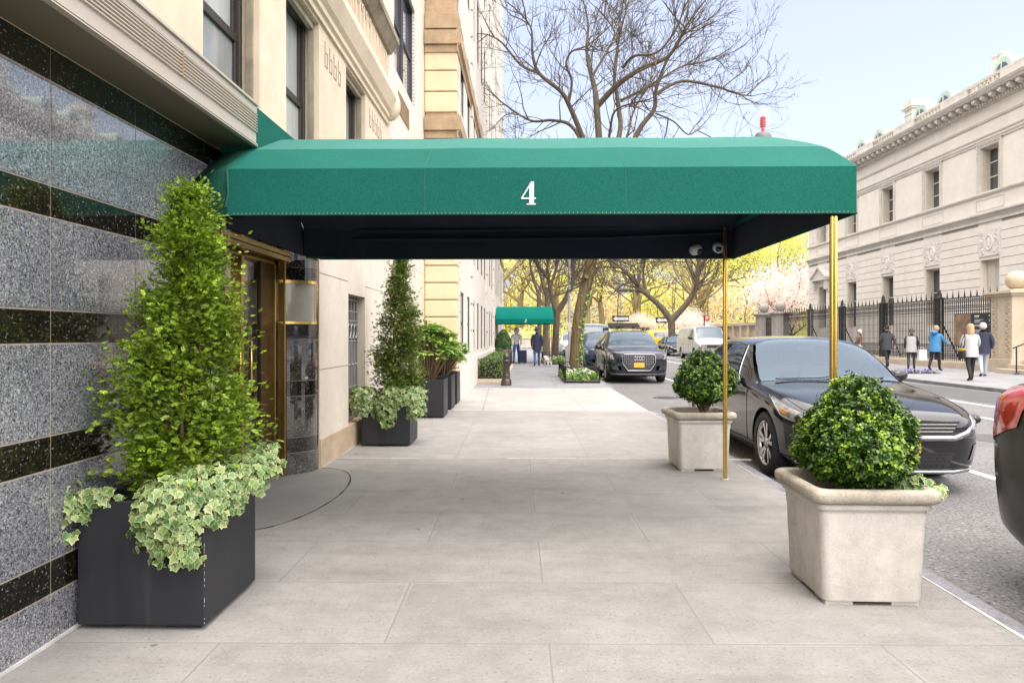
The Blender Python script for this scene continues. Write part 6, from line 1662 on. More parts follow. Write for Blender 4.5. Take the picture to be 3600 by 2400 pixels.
# park wall and lawn
pw = thing('park_wall', 'low brown stone park wall along the avenue', 'wall', (0,88,0))
b = MB(); b.box(-60,80,87.6,88.2,-0.1,1.0); b.box(-60,80,87.5,88.3,1.0,1.15); b.build('wall_body', M['gate_stone'], pw)
b = MB(); g = 40
b.add([(-80+i*5.0, 88.2+j*6.0, 0.2+0.10*j+ (0.3*math.sin(i*0.7)+0.3*math.cos(j*0.9+i*.4)) + 0.9*min(j,3)*0.4) for j in range(16) for i in range(g)], [(j*g+i,j*g+i+1,(j+1)*g+i+1,(j+1)*g+i) for j in range(15) for i in range(g-1)], 0, True)
o = b.build('park_lawn', pmat('park grass',(0.22,0.33,0.05),0.9,var=(0.15,0.8),var2=(1.5,0.8))); o['kind'] = 'structure'

# ------------------------------------------------------------ trees
def branch_mesh():
    return {'V':[], 'F':[], 'n':0}
class Twigs:
    """fast tube collector with few sides"""
    def __init__(s): s.b = MB(); s.ends = []
    def limb(s, pts, r0, r1, n=6):
        k = len(pts); s.b.tube(pts,[r0+(r1-r0)*i/(k-1) for i in range(k)],n,0,False)
def grow(T, p, d, L, r, depth, rr, spread=0.6, up=0.15, kids=3, minr=0.006, seg=4, wander=0.16, endcb=None):
    pts = [Vector(p)]; d = Vector(d).normalized()
    for i in range(seg):
        d = (d+Vector((rr.gauss(0,wander),rr.gauss(0,wander),rr.gauss(0,wander)+up*0.25))).normalized(); pts.append(pts[-1]+d*(L/seg))
    T.limb(pts, r, max(r*0.45,minr*0.8), 7 if r > 0.06 else (5 if r > 0.02 else 3))
    if depth == 0:
        T.ends.append((pts[-1],d)); return
    for k in range(kids):
        f = rr.uniform(0.35,1.0) if k else 1.0; i = min(seg-1,int(f*seg)); q = pts[i].lerp(pts[i+1],f*seg-i) if i < seg and f < 1 else pts[-1]
        ax = d.orthogonal().normalized(); ax.rotate(Matrix.Rotation(rr.uniform(0,6.283),3,d)); sp = spread*(rr.uniform(0.55,1.25) if k else rr.uniform(0.1,0.5))
        nd = d.copy(); nd.rotate(Matrix.Rotation(sp,3,ax)); nd = (nd+Vector((0,0,up*0.5))).normalized()
        grow(T, q, nd, L*rr.uniform(0.58,0.85), max(r*(0.55 if k else 0.68)*(1-0.25*f),minr), depth-1, rr, spread, up, kids, minr, seg, wander)
def catm(P, n=5):
    P = [Vector(p) for p in P]; out = []
    for i in range(len(P)-1):
        a,b_,c,d = P[max(i-1,0)],P[i],P[i+1],P[min(i+2,len(P)-1)]
        for k in range(n):
            t = k/n; out.append(0.5*((2*b_)+(c-a)*t+(2*a-5*b_+4*c-d)*t*t+(3*b_-a-3*c+d)*t**3))
    out.append(P[-1]); return out

# leaning bare street tree in the nearest pit, its crown spreading above the awning
rr = random.Random(101); TY = 22.0
st = thing('street_tree', 'big leaning bare street tree with ivy on its trunk, nearest the awning', 'tree', (1.68,TY,0))
b = MB()
trunk = catm([(1.60,TY,-0.05),(1.62,TY,0.4),(1.66,TY,1.0),(1.74,TY,1.9),(1.88,TY,2.6),(2.05,TY,3.3),(2.22,TY,4.2),(2.40,TY,5.2),(2.45,TY,6.2),(2.42,TY,7.2)],6)
k = len(trunk); b.tube(trunk,[0.30-0.10*min(1,i/5)+0.0*i - 0.03*i/k for i in range(k)],14)
b.tube([trunk[29]+Vector((-0.15,-0.10,0)),trunk[29]+Vector((-0.06,-0.3,0.08))],[0.09,0.08],8); b.tube([(2.0,TY-0.15,3.55),(2.16,TY-0.25,3.75),(2.35,TY-0.3,3.92)],[0.05,0.045,0.035],7)
b.build('trunk', M['bark'], st)
T = Twigs()
def PX(u,v,dy=0): 
    # crown limb joints measured off the photograph's skyline at the tree's own distance
    Y = TY+dy; return ((u-1845)/2400*Y, Y, 1.37+(1180-v)/2400*Y)
def C5(x,y,dy=0): return PX(1700+x/1.742,y/1.742,dy)
top = trunk[-1]; t1 = trunk[-7]; t2 = trunk[-13]
limbs = [
 ([top,C5(690,640,.1),C5(678,540,.3),C5(650,430,.5),C5(630,300,.7),C5(640,150,.9),C5(600,-30,1.1)],0.12),
 ([t1,C5(600,830,-.2),C5(520,640,-.6),C5(470,560,-.9),C5(340,450,-1.2),C5(300,330,-1.4),C5(290,170,-1.5),C5(200,60,-1.6)],0.10),
 ([C5(700,650,.1),C5(820,525,-.3),C5(960,430,-.7),C5(1120,360,-1.1),C5(1190,260,-1.4),C5(1250,150,-1.7),C5(1370,-10,-2)],0.10),
 ([t1,C5(830,830,.7),C5(825,650,1.2),C5(800,480,1.6),C5(820,290,2),C5(850,150,2.3),C5(900,-30,2.5)],0.10),
 ([t2,C5(935,830,.2),C5(1040,680,.2),C5(1050,570,.1),C5(1105,410,0),C5(1180,280,-.2),C5(1260,160,-.4)],0.10),
 ([C5(1050,585,.1),C5(1210,505,.5),C5(1420,540,.9),C5(1500,568,1.1),C5(1570,590,1.2),C5(1640,598,1.3)],0.06),
 ([t1,C5(560,800,.5),C5(430,740,.9),C5(290,740,1.2),C5(130,640,1.5),C5(40,560,1.6)],0.07),
 ([C5(840,620,1),C5(1000,540,1.3),C5(1200,420,1.7),C5(1310,395,1.9),C5(1420,370,2.2)],0.05),
 ([C5(850,420,-.4),C5(920,350,-1),C5(1060,330,-1.6),C5(1180,180,-2),C5(1230,20,-2.4)],0.05),
 ([C5(340,450,-1.2),C5(230,400,-1.4),C5(110,260,-1.5),C5(20,210,-1.7)],0.05),
 ([C5(520,640,-.6),C5(540,500,-.8),C5(505,400,-1),C5(540,320,-1.1),C5(640,280,-1.2),C5(760,180,-1.3)],0.045),
 ([C5(660,480,.4),C5(760,310,.9),C5(800,200,1.2),C5(700,60,1.5)],0.045),
 ([C5(1050,700,.3),C5(1160,750,.5),C5(1250,830,.6),C5(1330,780,.8)],0.03),
 ([t2,C5(880,830,1),C5(900,740,1.4),C5(940,640,1.6),C5(1010,540,1.7)],0.05),
 ([t1,C5(770,830,-.8),C5(800,690,-1.2),C5(900,640,-1.7),C5(1000,620,-2)],0.05)]
for P,r in limbs:
    L_ = catm(P,5); k = len(L_); T.limb(L_,r,0.018,7)
    tot = sum((L_[i+1]-L_[i]).length for i in range(k-1))
    ns = int(tot/0.38)
    for j in range(ns):
        f = 0.22+0.78*(j+rr.random())/ns; i = min(k-2,int(f*(k-1))); p = L_[i].lerp(L_[i+1],f*(k-1)-i); d = (L_[min(i+1,k-1)]-L_[max(i-1,0)]).normalized()
        ax = d.orthogonal().normalized(); ax.rotate(Matrix.Rotation(rr.uniform(0,6.283),3,d)); nd = d.copy(); nd.rotate(Matrix.Rotation(rr.uniform(0.4,1.15),3,ax)); nd.y *= 0.7
        grow(T,p,nd,rr.uniform(0.7,1.5)*(1.15-0.4*f),rr.uniform(0.013,0.026),rr.choice((2,2,3)),rr,0.65,0.25,3,0.0065,3,0.2)
    grow(T,L_[-1],(L_[-1]-L_[-3]),1.1,0.018,3,rr,0.55,0.2,3,0.0055,3,0.18)
for p0,p1,r in (((2.15,TY,4.0),C5(480,930,.3),.05),((2.2,TY,4.2),C5(1050,1040,.5),.06),((2.1,TY,3.9),C5(1300,1060,-.5),.05)):
    pass
# low limbs seen below the awning
for P,r in (([(2.15,TY,3.9),(2.7,TY-.3,4.15),(3.5,TY-.6,4.35),(4.6,TY-.8,4.15),(5.6,TY-1.0,4.3)],0.055),([(2.05,TY,3.2),(1.7,TY+.4,2.95),(1.2,TY+.8,2.75),(0.7,TY+1.2,2.6)],0.03),([(2.2,TY,4.1),(2.9,TY+.5,3.9),(3.6,TY+.9,3.7),(4.3,TY+1.2,3.3)],0.03),([(1.9,TY,2.7),(2.3,TY-.1,2.95),(2.7,TY-.2,3.0)],0.015)):
    L_ = catm(P,4); T.limb(L_,r,0.012,6)
    for j in range(len(L_)*2):
        p = L_[rr.randrange(2,len(L_))]; grow(T,p,Vector((rr.uniform(-1,1),rr.uniform(-.6,.6),rr.uniform(-.2,1))),rr.uniform(0.4,0.9),0.012,2,rr,0.7,0.2,3,0.005,3,0.2)
T.b.build('branches', M['bark_grey'], st)
# hanging seed keys on the outer twigs
rg = np.random.default_rng(102); E = [p for p,_ in T.ends if p.x > 5.2 or rr.random() < 0.05][:900]
P = np.array([(p.x,p.y,p.z-0.05) for p in E]); V,F = scatter(np.array(LV)*np.array([0.35,1,1]),LF,P,rg.normal(size=(len(P),3)),rg.uniform(0.05,0.10,len(P)),rg,np.tile([0,0,-1.0],(len(P),1)))
bigmesh('seed_pods', V, F, M['bark_grey'], st)
# ivy climbing the trunk
P=[];Nn=[]
for k in range(230):
    i = rg.integers(0,26); q = trunk[int(i)]; a = rg.normal(-0.15,0.5)-0.25; P.append((q.x+0.215*math.cos(a),q.y+0.215*math.sin(a),q.z+rg.uniform(-.06,.06))); Nn.append((math.cos(a),math.sin(a),0.3))
V,F = scatter(IV,IF,np.array(P),np.array(Nn)+rg.normal(size=(230,3))*0.4,rg.uniform(0.05,0.09,230),rg,np.tile([0,0,-1.0],(230,1))+rg.normal(size=(230,3))*0.6)
bigmesh('trunk_ivy', V, F, [LM['bed'],LM['ivy']], st, np.tile(IM,230))

# other street trees: bare, forked
def bare_tree(name, label, loc, trunk_pts, limbs_, r, seed, mat, depth=4, twig=0.012):
    rr = random.Random(seed); t = thing(name, label, 'tree', loc, 0); b = MB(); L_ = catm(trunk_pts,5); k = len(L_)
    b.tube([Vector(loc)+p for p in L_],[r*(1.25-0.35*min(1,i/4))-r*0.1*i/k for i in range(k)],12); b.build('trunk', mat, t)
    T = Twigs()
    for P,rl in limbs_:
        Q = catm(P,5); Q = [Vector(loc)+p for p in Q]; T.limb(Q,rl,rl*0.4,8); n = len(Q)
        for j in range(int(n*0.9)):
            i = rr.randrange(n//3,n-1); d = (Q[i+1]-Q[i-1]).normalized(); ax = d.orthogonal().normalized(); ax.rotate(Matrix.Rotation(rr.uniform(0,6.283),3,d)); d.rotate(Matrix.Rotation(rr.uniform(.4,1.0),3,ax))
            grow(T,Q[i],d,rr.uniform(1.0,2.2),rl*0.35,depth-1,rr,0.6,0.2,3,twig,3,0.18)
        grow(T,Q[-1],Q[-1]-Q[-3],2.0,rl*0.4,depth,rr,0.55,0.25,3,twig,3,0.15)
    T.b.build('branches', mat, t); return t
bare_tree('street_tree','slim street tree forking low, beside the far end of the teal awning',(1.62,36.5,0),[(0,0,-.05),(0.02,0,1.0),(0.08,0,2.1),(0.10,0,2.75)],
  [([(0.06,0,2.5),(-0.20,0.1,3.6),(-0.40,0.2,4.5),(-1.0,0.2,5.3),(-1.25,0.1,6.6),(-1.5,0,8.5)],0.14),([(0.12,0,2.6),(0.6,-.1,3.4),(0.95,-.2,4.4),(0.95,-.3,5.2),(1.15,-.3,6.8),(1.5,-.2,8.8)],0.16),([(0.9,-.2,4.2),(1.6,-.3,5.2),(2.2,-.3,5.9)],0.08),([(-.3,.1,4.0),(.05,.3,5.0),(.1,.4,6.2),(.4,.4,7.4)],0.07)],0.21,111,M['bark_grey'],3,0.014)
bare_tree('street_tree','upright street tree behind the low forking one',(1.45,45.5,0),[(0,0,-.05),(-.05,0,1.5),(.05,0,3.0),(0.1,0,4.6)],[([(0,0,4.0),(-.5,0,5.8),(-.8,0,8)],.13),([(.1,0,4.2),(.7,0,6),(1.2,0,8.5)],.12)],0.25,112,M['bark_grey'],3,0.016)
bare_tree('street_tree','thin street tree farthest up the left pavement',(1.10,54,0),[(0,0,-.05),(.05,0,2.0),(0,0,5.0)],[([(0,0,4.6),(-.6,0,6.5),(-.9,0,9)],.12),([(0,0,4.8),(.6,0,6.5),(1.3,0,9)],.12)],0.22,113,M['bark_grey'],3,0.018)
bare_tree('forked_tree','dark trunked tree forking into a wide Y at the far corner',(12.45,58,0),[(0,0,-.1),(0,0,1.6),(-.05,0,2.7)],
  [([(-.05,0,2.6),(-1.0,.1,3.9),(-2.4,.3,5.2),(-4.2,.6,7.2),(-6.2,.9,8.6)],0.28),([(0,0,2.7),(1.3,-.1,4.2),(2.0,-.2,5.6),(2.15,-.3,7.4),(2.6,-.4,9.5)],0.28),([(2.0,-.2,5.8),(1.0,-.4,8.0),(.5,-.5,10)],0.14),([(-2.2,.3,5.0),(-2.3,.6,7.0),(-1.8,.9,9.5)],0.13)],0.36,114,M['bark_grey'],4,0.02)

# ------------------------------------------------------------ park across the avenue
def park_tree(label, loc, H, crown_r, seed, leaf, mat, n, group='spring trees in the park', size=0.20, lean=0.0, trunk_r=0.28, low=0.30, flat=0.8):
    rr = random.Random(seed); rg = np.random.default_rng(seed); t = thing('park_tree', label, 'tree', loc, 0, group)
    b = MB(); h0 = H*low; L_ = catm([(0,0,-.3),(lean*.2,0,h0*.5),(lean*.6,0,h0),(lean,0,h0*1.5)],5); b.tube(L_,[trunk_r*(1.15-0.5*i/len(L_)) for i in range(len(L_))],10); b.build('trunk', mat, t, local=True)
    T = Twigs()
    for k in range(7):
        a = 2*math.pi*k/7+rr.uniform(-.4,.4); p = L_[rr.randrange(len(L_)//2,len(L_))]; el = rr.uniform(0.5,1.15)
        grow(T,p,(math.cos(a)*math.cos(el),math.sin(a)*math.cos(el),math.sin(el)),H*0.30,trunk_r*0.5,3,rr,0.55,0.15,3,0.02,4,0.14)
    T.b.build('branches', mat, t, local=True)
    E = T.ends; m = n; idx = rg.integers(0,len(E),m); base = np.array([tuple(e[0]) for e in E])[idx]
    pos = base+rg.normal(size=(m,3))*np.array([crown_r*0.13,crown_r*0.13,crown_r*0.10])
    V,F = scatter(LV,LF,pos,rg.normal(size=(m,3))+np.array([0,-.4,.5]),rg.uniform(size*0.6,size*1.3,m),rg)
    bigmesh('crown', V, F, LM[leaf], t, local=True)
    return t
A = park_tree('tall park tree in thin yellow green leaf left of the teal awning', (-4.0,94,1.0),17,6,121,'spring',M['bark_pale'],3400,size=0.26,trunk_r=0.42,low=0.32,lean=1.0)
B_ = park_tree('broad park tree with bright yellow leaves behind the leaning street tree', (9.0,97,1.2),16,6,122,'spring2',M['bark_pale'],4600,size=0.26,trunk_r=0.36,low=0.26)
D_ = park_tree('park tree in reddish bud behind the roof rack vehicle', (17.0,101,1.4),17,6,123,'bud',M['bark_pale'],3600,size=0.24,trunk_r=0.34,low=0.28,lean=-1)
E_ = park_tree('dense yellow park tree rising beside the mansion corner', (35.0,96,1.2),19,7,124,'spring2',M['bark_pale'],7000,size=0.28,trunk_r=0.36,low=0.2)
pk = [(A,(3.2,103,1.5),1.9,'slender park tree seen between the teal awning and the lamp post',1.0),(B_,(24.0,98,1.3),0.7,'yellow leaved park tree above the silver van',1.05),(E_,(27.5,108,1.6),2.0,'tall full park tree behind the pink magnolia',1.05),
 (D_,(5.5,112,1.8),1.1,'reddish budding park tree deep behind the white van',1.1),(A,(13.0,114,1.8),2.6,'thin leaved park tree deep behind the forked tree',1.15),(E_,(-7.5,110,1.6),0.4,'full yellow park tree at the left end of the park',1.0),
 (B_,(40.0,112,1.8),2.2,'bright park tree partly hidden by the mansion corner',1.2),(D_,(31.0,118,1.8),0.3,'reddish park tree deep behind the gate piers',1.2),(B_,(20.0,120,1.8),1.5,'distant yellow park tree deep behind the taxi',1.2),(A,(-1.0,118,1.8),0.9,'distant thin park tree deep beyond the left pavement',1.15)]
for src,loc,rz,lab,s_ in pk: again(src,loc,rz,lab,'spring trees in the park',(s_,s_,s_))
mg = park_tree('pink flowering magnolia above the garden balustrade', (25.5,66,0),8.5,5.5,131,'pink',M['bark_grey'],9000,'magnolias',size=0.20,trunk_r=0.20,low=0.16)
again(mg,(20.5,84,0),1.2,'smaller pink magnolia beyond the garden balustrade','magnolias',(0.6,0.6,0.55))
again(mg,(15.5,91,0.8),2.4,'pink blossoming tree in the park behind the taxi','magnolias',(0.5,0.5,0.42))
# far woods that read as one mass
rg = np.random.default_rng(140); n = 26000
X = rg.uniform(-25,60,n); Y = 128+rg.uniform(0,14,n); Z = 1.0+rg.random(n)**0.8*(12+2.5*np.sin(X*0.21)+1.8*np.sin(X*0.53+1))
V,F = scatter(LV,LF,np.stack([X,Y,Z],1),rg.normal(size=(n,3))+np.array([0,-.6,.4]),rg.uniform(0.35,0.8,n),rg)
o = bigmesh('far_woods', V, F, [LM['bud'],LM['spring2'],LM['spring']], None, np.repeat(((np.sin(X*0.3)+np.sin(Z*0.5+X*0.17)+rg.normal(size=n)*0.6) > 0.5).astype(int)+((np.sin(X*0.23+2)+rg.normal(size=n)*0.5) > 0.7).astype(int),4).clip(0,2)); o['kind'] = 'stuff'
T = Twigs(); rr = random.Random(141)
for k in range(28):
    x = rr.uniform(-25,60); y = rr.uniform(120,132); T.limb([(x,y,1),(x+rr.uniform(-.5,.5),y,5),(x+rr.uniform(-1,1),y,11)],rr.uniform(.12,.25),.06,5)
    for j in range(5): z = rr.uniform(3,9); T.limb([(x,y,z),(x+rr.uniform(-2,2),y,z+1.5),(x+rr.uniform(-3,3),y,z+3.5)],.07,.03,3)
o = T.b.build('far_woods_trunks', M['bark_pale']); o['kind'] = 'stuff'
# brushy undergrowth behind the park wall
n = 9000; X = rg.uniform(-20,50,n); Y = rg.uniform(90,100,n); Z = 1.2+rg.random(n)**1.5*2.4*(0.6+0.5*np.sin(X*0.4))
V,F = scatter(LV,LF,np.stack([X,Y,Z],1),rg.normal(size=(n,3))+np.array([0,-.6,.4]),rg.uniform(0.12,0.28,n),rg); o = bigmesh('undergrowth', V, F, [LM['bud'],LM['spring']], None, np.repeat((np.sin(X*.7)+rg.normal(size=n)*.6 > .2).astype(int),4)); o['kind'] = 'stuff'

# ------------------------------------------------------------ people: one skinned body each; hair, bag as children
SKINM = pmat('skin',(0.52,0.33,0.24),0.55)
def cloth(n,c): return pmat(n,c,0.85,var=(6,0.8))
CL = {'grey':cloth('light grey wool',(0.42,0.42,0.42)),'navy':cloth('navy cloth',(0.02,0.025,0.05)),'charcoal':cloth('charcoal cloth',(0.045,0.048,0.055)),'blue':cloth('blue anorak',(0.05,0.20,0.40)),'black':cloth('black cloth',(0.015,0.015,0.018)),
 'jeans':cloth('blue denim',(0.05,0.12,0.30)),'white':cloth('white top',(0.62,0.60,0.58)),'paleblue':cloth('pale trousers',(0.42,0.45,0.50)),'khaki':cloth('khaki trousers',(0.46,0.37,0.27)),'brown':cloth('brown knit',(0.16,0.09,0.07)),'red':cloth('red scarf',(0.45,0.04,0.05)),'shoe':pmat('dark shoes',(0.02,0.018,0.016),0.5),'hair':pmat('brown hair',(0.07,0.045,0.03),0.7),'hair_grey':pmat('grey hair',(0.42,0.40,0.38),0.7),'blond':pmat('fair hair',(0.34,0.24,0.13),0.7),'mustard':cloth('mustard bag',(0.5,0.3,0.04))}
def skin_mesh(V, E, Rr, root=0, sub=1):
    me = bpy.data.meshes.new('sk'); me.from_pydata(V,E,[]); me.update(); o = bpy.data.objects.new('sk',me); C.objects.link(o)
    md = o.modifiers.new('s','SKIN'); md.use_smooth_shade = True; md.branch_smoothing = 0.6
    for i,r in enumerate(Rr): sv = me.skin_vertices[0].data[i]; sv.radius = r if isinstance(r,tuple) else (r,r); sv.use_root = (i == root)
    o.modifiers.new('u','SUBSURF').levels = sub
    dg = bpy.context.evaluated_depsgraph_get(); dg.update(); n = bpy.data.meshes.new_from_object(o.evaluated_get(dg)); bpy.data.objects.remove(o,do_unlink=True)
    v = np.array([tuple(q.co) for q in n.vertices]); f = [tuple(p.vertices) for p in n.polygons]; bpy.data.meshes.remove(n); return v,f
def person(label, loc, rz, H, top, legs, hair, stride=0.25, long=False, coat=None, hat=None, arms=(0.25,-0.2), bag=None, hood=False, turn=0.0, bend=0.0):
    """faces +y in its own space; height H"""
    s = H/1.75; t = thing('person', label, 'person', loc, rz, None)
    J = {}; B = bend
    def put(n,x,y,z,r): J[n] = (Vector((x,y,z))*s, (r[0]*s,r[1]*s) if isinstance(r,tuple) else r*s)
    put('pelvis',0,0,.96,(.155,.115)); put('waist',0,.01+B*.1,1.10,(.145,.105)); put('chest',0,.02+B*.25,1.30,(.175,.125)); put('neck0',0,.01+B*.4,1.46,(.085,.07)); put('neck',0,.02+B*.45,1.51,.055); put('head0',0,.035+B*.5,1.57,.075); put('head1',0,.03+B*.55,1.655,.098); put('head2',0,.02+B*.58,1.72,.06)
    for k,sd_ in (('l',-1),('r',1)):
        st_ = stride*(1 if sd_ > 0 else -1); ar = arms[0] if sd_ < 0 else arms[1]
        put('hip'+k,sd_*.09,0,.90,.105); put('knee'+k,sd_*.10,st_*.55+.03,.50,.068); put('ank'+k,sd_*.105,st_-(.06 if st_ < 0 else 0),.10+(.05 if st_ < 0 else 0),.048); put('heel'+k,sd_*.11,st_+.04-(.06 if st_ < 0 else 0),.045+(.03 if st_ < 0 else 0),.045); put('toe'+k,sd_*.12,st_+.17-(.04 if st_ < 0 else 0),.032,.036)
        put('sho'+k,sd_*.185,.01+B*.38,1.41,.078); put('elb'+k,sd_*.245,-.04+ar*.35+B*.3,1.15,.058); put('wri'+k,sd_*.235,.02+ar*.9+B*.3,.93+abs(ar)*.14,.040); put('han'+k,sd_*.225,.05+ar*1.05+B*.3,.855+abs(ar)*.16,(.040,.022))
    names = list(J); ix = {n:i for i,n in enumerate(names)}
    bones = [('pelvis','waist'),('waist','chest'),('chest','neck0'),('neck0','neck'),('neck','head0'),('head0','head1'),('head1','head2')]
    for k in 'lr': bones += [('pelvis','hip'+k),('hip'+k,'knee'+k),('knee'+k,'ank'+k),('ank'+k,'heel'+k),('heel'+k,'toe'+k),('chest','sho'+k),('sho'+k,'elb'+k),('elb'+k,'wri'+k),('wri'+k,'han'+k)]
    v,f = skin_mesh([tuple(J[n][0]) for n in names],[(ix[a],ix[b_]) for a,b_ in bones],[J[n][1] for n in names],0,2)
    mats = [SKINM,top,legs,CL['shoe']]; mi = []
    def bm(a):
        if a in ('head0','head1','head2','neck') or a.startswith('han'): return 0
        if a.startswith(('heel','toe')): return 3
        if a.startswith(('hip','knee','ank')): return 2
        return 1
    JP = np.array([tuple(J[n][0]) for n in names]); 
    for fc in f:
        c = v[list(fc)].mean(0); best = (9,'chest')
        for a,b_ in bones:
            p,q = JP[ix[a]],JP[ix[b_]]; d = q-p; u = np.clip(np.dot(c-p,d)/np.dot(d,d),0,1); e = np.linalg.norm(c-p-u*d)/(0.5*(np.max(J[a][1])+np.max(J[b_][1]))); 
            if e < best[0]: best = (e,a if u < .5 else b_)
        mi.append(bm(best[1]) if not (best[1] == 'pelvis' and c[2] < .93*s) else 2)
    mb = MB(); mb.add([tuple(x) for x in v],f,0,True); mb.m = list(mi)
    # fingers and thumb
    for k,sd_ in (('l',-1),('r',1)):
        h = J['han'+k][0]; w = J['wri'+k][0]; d = (h-w).normalized(); sp = Vector((0,1,0)) - d*d.y; sp.normalize(); inw = Vector((-sd_,0,0))
        for q,(o_,l) in enumerate(((-.030,.062),(-.010,.075),(.010,.078),(.030,.068))):
            a = h+sp*(o_*s)+d*.005*s; mb.tube([a,a+d*l*.5*s+inw*.008*s,a+d*l*.85*s+inw*.03*s],[.0095*s,.0088*s,.007*s],6,0)
        a = w.lerp(h,.45)+sp*.03*s; mb.tube([a,a+sp*.03*s+d*.03*s+inw*.012*s,a+sp*.032*s+d*.065*s+inw*.022*s],[.012*s,.0105*s,.008*s],6,0)
    # face: nose, eyes, mouth, ears
    hc = J['head1'][0]; 
    mb.tube([hc+Vector((0,.088,.02))*s,hc+Vector((0,.118,-.022))*s,hc+Vector((0,.09,-.034))*s],[.008*s,.014*s,.008*s],6,0)
    for sd_ in (-1,1): mb.ball(tuple(hc+Vector((sd_*.034,.083,.014))*s),.012*s,8,3); mb.ball(tuple(hc+Vector((sd_*.098,.0,-.01))*s),.028*s,8,0,(.5,.9,1.2))
    mb.tube([hc+Vector((-.024,.083,-.062))*s,hc+Vector((0,.092,-.064))*s,hc+Vector((.024,.083,-.062))*s],.006*s,5,0)
    mb.build('body', mats, t, local=True)
    # hair or hat
    hb = MB(); rings = []
    for k in range(7):
        e = k/6*math.pi/2; rr_ = .108*math.cos(e)+.001; z = .108*math.sin(e)
        rings.append([tuple(hc+Vector((rr_*math.cos(a)*.95, rr_*math.sin(a)*1.06-.008-(0.012 if math.sin(a) > .3 else 0), z+.012-(.075 if (k == 0 and math.sin(a) < .2) else 0)-(.16 if (long and k == 0 and math.sin(a) < 0) else 0)))*s) for a in [2*math.pi*j/18 for j in range(18)]])
    rings = [[Vector(p) for p in r] for r in rings]
    hb.loft(rings,0,True,True,True); hb.build('hat' if hat else 'hair', hat or hair, t, local=True)
    if hat:
        hb = MB(); hb.lathe([(.06*s,-.01*s),(.108*s,-.03*s),(.112*s,.005*s)],tuple(hc+Vector((0,-.004,-.03))*s),16); hb.build('hair', hair, t, local=True)
    if coat:
        cb = MB(); rg_ = []
        for z,rx,ry,yo in ((1.42,.17,.11,.01),(1.32,.205,.15,.02),(1.12,.185,.145,.01),(.98,.20,.155,0),(.82,.215,.185,0.01),(.74,.22,.20,.01)):
            rg_.append([(rx*math.cos(a)*s,(ry*math.sin(a)+yo+B*max(0,z-1)*.6)*s,z*s) for a in [2*math.pi*j/20 for j in range(20)]])
        cb.loft(rg_,0,True,True,True); cb.build('coat', coat, t, local=True)
    if hood:
        hb = MB(); hb.ball((0,-.07*s,1.49*s),.12*s,12,0,(1.1,.8,.7)); hb.build('hood', top, t, local=True)
    return t
PI = math.pi
person('woman in a light grey jacket and dark trousers walking towards the railing',(13.55,21.0,0),R(-12),1.72,CL['grey'],CL['black'],CL['blond'],0.20,True,CL['grey'],arms=(.12,.25))
person('man in a long navy coat and pale trousers walking beside the woman in grey',(15.45,23.3,0),R(-20),1.80,CL['navy'],CL['paleblue'],CL['hair_grey'],0.22,False,CL['navy'],arms=(.2,-.1))
person('person in a bright blue anorak leaning to look through the railing',(16.15,27.2,0),R(-55),1.76,CL['blue'],CL['black'],CL['blond'],0.16,False,CL['blue'],arms=(.45,.5),bend=.18,hood=True)
person('person in grey standing close behind the blue anorak',(15.85,28.3,0),R(-30),1.66,CL['charcoal'],CL['charcoal'],CL['hair'],0.10,False,CL['grey'],arms=(.1,.3))
person('person in a charcoal jacket and dark cap walking away past the railing',(15.45,29.4,0),R(-5),1.80,CL['charcoal'],CL['black'],CL['hair'],0.28,False,CL['charcoal'],CL['black'],arms=(.2,-.25))
person('person in a white cap and brown jumper behind the black sedan',(16.3,33.5,0),R(40),1.66,CL['brown'],CL['khaki'],CL['hair'],0.16,False,None,CL['white'],arms=(.25,.3))
person('person in a navy jacket, jeans and cap walking away up the left pavement',(0.55,31.0,0),R(3),1.74,CL['navy'],CL['jeans'],CL['hair'],0.16,False,CL['navy'],CL['navy'],arms=(.1,-.15))
person('person in a white top pulling a dark suitcase beside the hedge',(-0.42,34.0,0),R(-4),1.76,CL['white'],CL['jeans'],CL['hair_grey'],0.22,True,None,arms=(.1,-.2))
# things they carry
sb = thing('shoulder_bag', 'dark shoulder bag with a mustard flap carried by the woman in grey', 'bag', (13.25,20.95,0.85))
b = MB(); b.prism([(-.10,-.16),(.10,-.16),(.12,.02),(.09,.12),(-.09,.12),(-.12,.02)],'x',-.05,.05); b.build('pouch', CL['black'], sb, 0.02, local=True); b = MB(); b.box(-.06,.062,-.10,.10,.05,.14); b.build('flap', CL['mustard'], sb, 0.02, local=True)
b = MB(); b.tube([(0,-.09,.1),(.06,-.05,.4),(.10,.0,.62),(.06,.06,.4),(0,.09,.1)],.012,6); b.build('strap', CL['black'], sb, local=True)
su = thing('suitcase', 'dark wheeled suitcase pulled along the left pavement', 'suitcase', (-0.10,33.55,0))
b = MB(); b.box(-.20,.20,-.14,.14,.06,.66); b.build('case', CL['navy'], su, 0.05, 3, local=True); b = MB()
for x in (-.12,.12): b.tube([(x,.12,.6),(x,.24,1.0)],.010,6)
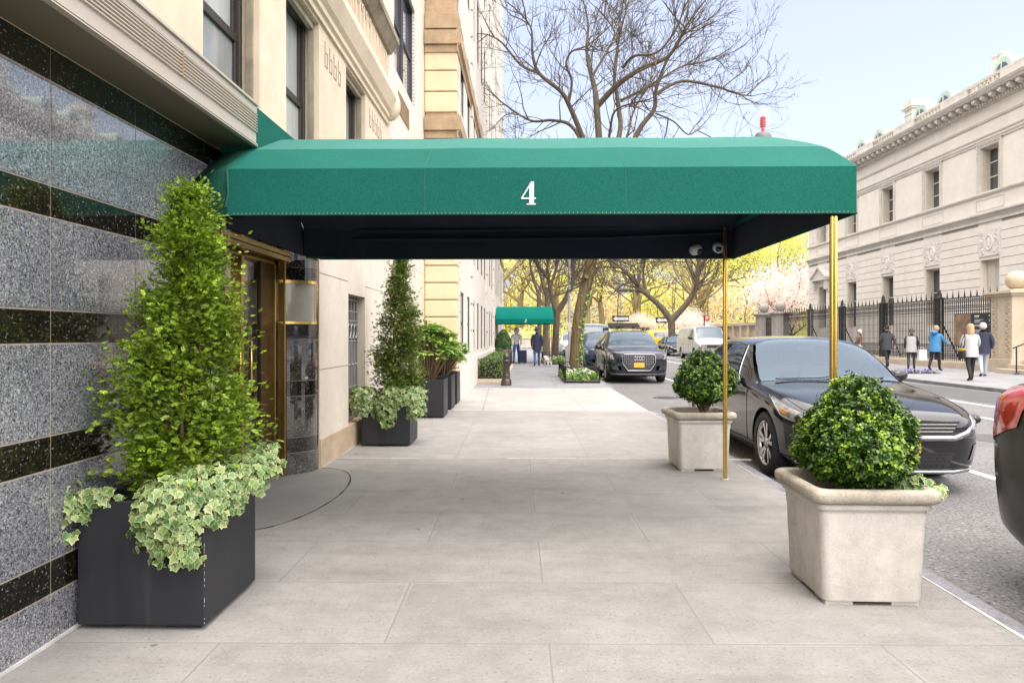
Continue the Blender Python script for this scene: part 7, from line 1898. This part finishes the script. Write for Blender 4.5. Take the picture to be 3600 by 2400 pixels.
b.tube([(-.12,.24,1.0),(.12,.24,1.0)],.014,6); b.build('handle', M['steel'], su, local=True)
for x in (-.15,.15): b = MB(); b.lathe([(0.001,-.02),(.05,-.02),(.05,.02),(.001,.02)],(x,.08,.05),12,0,'x'); b.build('wheel', M['black_matt'], su, local=True)
sh = thing('shopping_bag', 'white shopping bag held beside the blue anorak', 'bag', (15.55,27.0,0.42))
b = MB(); b.prism([(-.16,0),(.16,0),(.14,.40),(-.14,.40)],'y',-.06,.06); b.build('pouch', CL['white'], sh, 0.01, local=True); b = MB(); b.tube([(-.07,0,.40),(-.05,0,.50),(.05,0,.50),(.07,0,.40)],.008,6); b.build('handle', CL['white'], sh, local=True)
# small white dog
dg_ = thing('dog', 'small shaggy white dog walking beside the navy jacket', 'dog', (1.02,30.4,0), R(20))
J = [((0,-.20,.27),.085),((0,-.05,.28),.10),((0,.12,.28),.11),((0,.24,.36),.07),((0,.31,.43),.075),((0,.39,.41),.038),((0,-.30,.33),.03),((0,-.36,.44),.02)]
V0 = [j[0] for j in J]; E0 = [(0,1),(1,2),(2,3),(3,4),(4,5),(0,6),(6,7)]; R0 = [j[1] for j in J]
for sx in (-1,1):
    i = len(V0); V0 += [(sx*.07,.16,.20),(sx*.075,.15,.11),(sx*.075,.17,.03)]; R0 += [.05,.032,.034]; E0 += [(2,i),(i,i+1),(i+1,i+2)]
    i = len(V0); V0 += [(sx*.07,-.17,.20),(sx*.075,-.24,.11),(sx*.075,-.20,.03)]; R0 += [.06,.032,.034]; E0 += [(0,i),(i,i+1),(i+1,i+2)]
v,f = skin_mesh(V0,E0,R0,1,2); mb = MB(); mb.add([tuple(x) for x in v],f,0,True)
for sx in (-1,1): mb.ball((sx*.065,.29,.44),.04,8,0,(.5,.8,1.4)); mb.ball((sx*.03,.375,.455),.011,6,1)
mb.ball((0,.425,.415),.016,6,1); mb.build('body',[pmat('white fur',(0.62,0.58,0.54),0.95,bump=(40,1.0)),M['black_matt']],dg_,local=True)
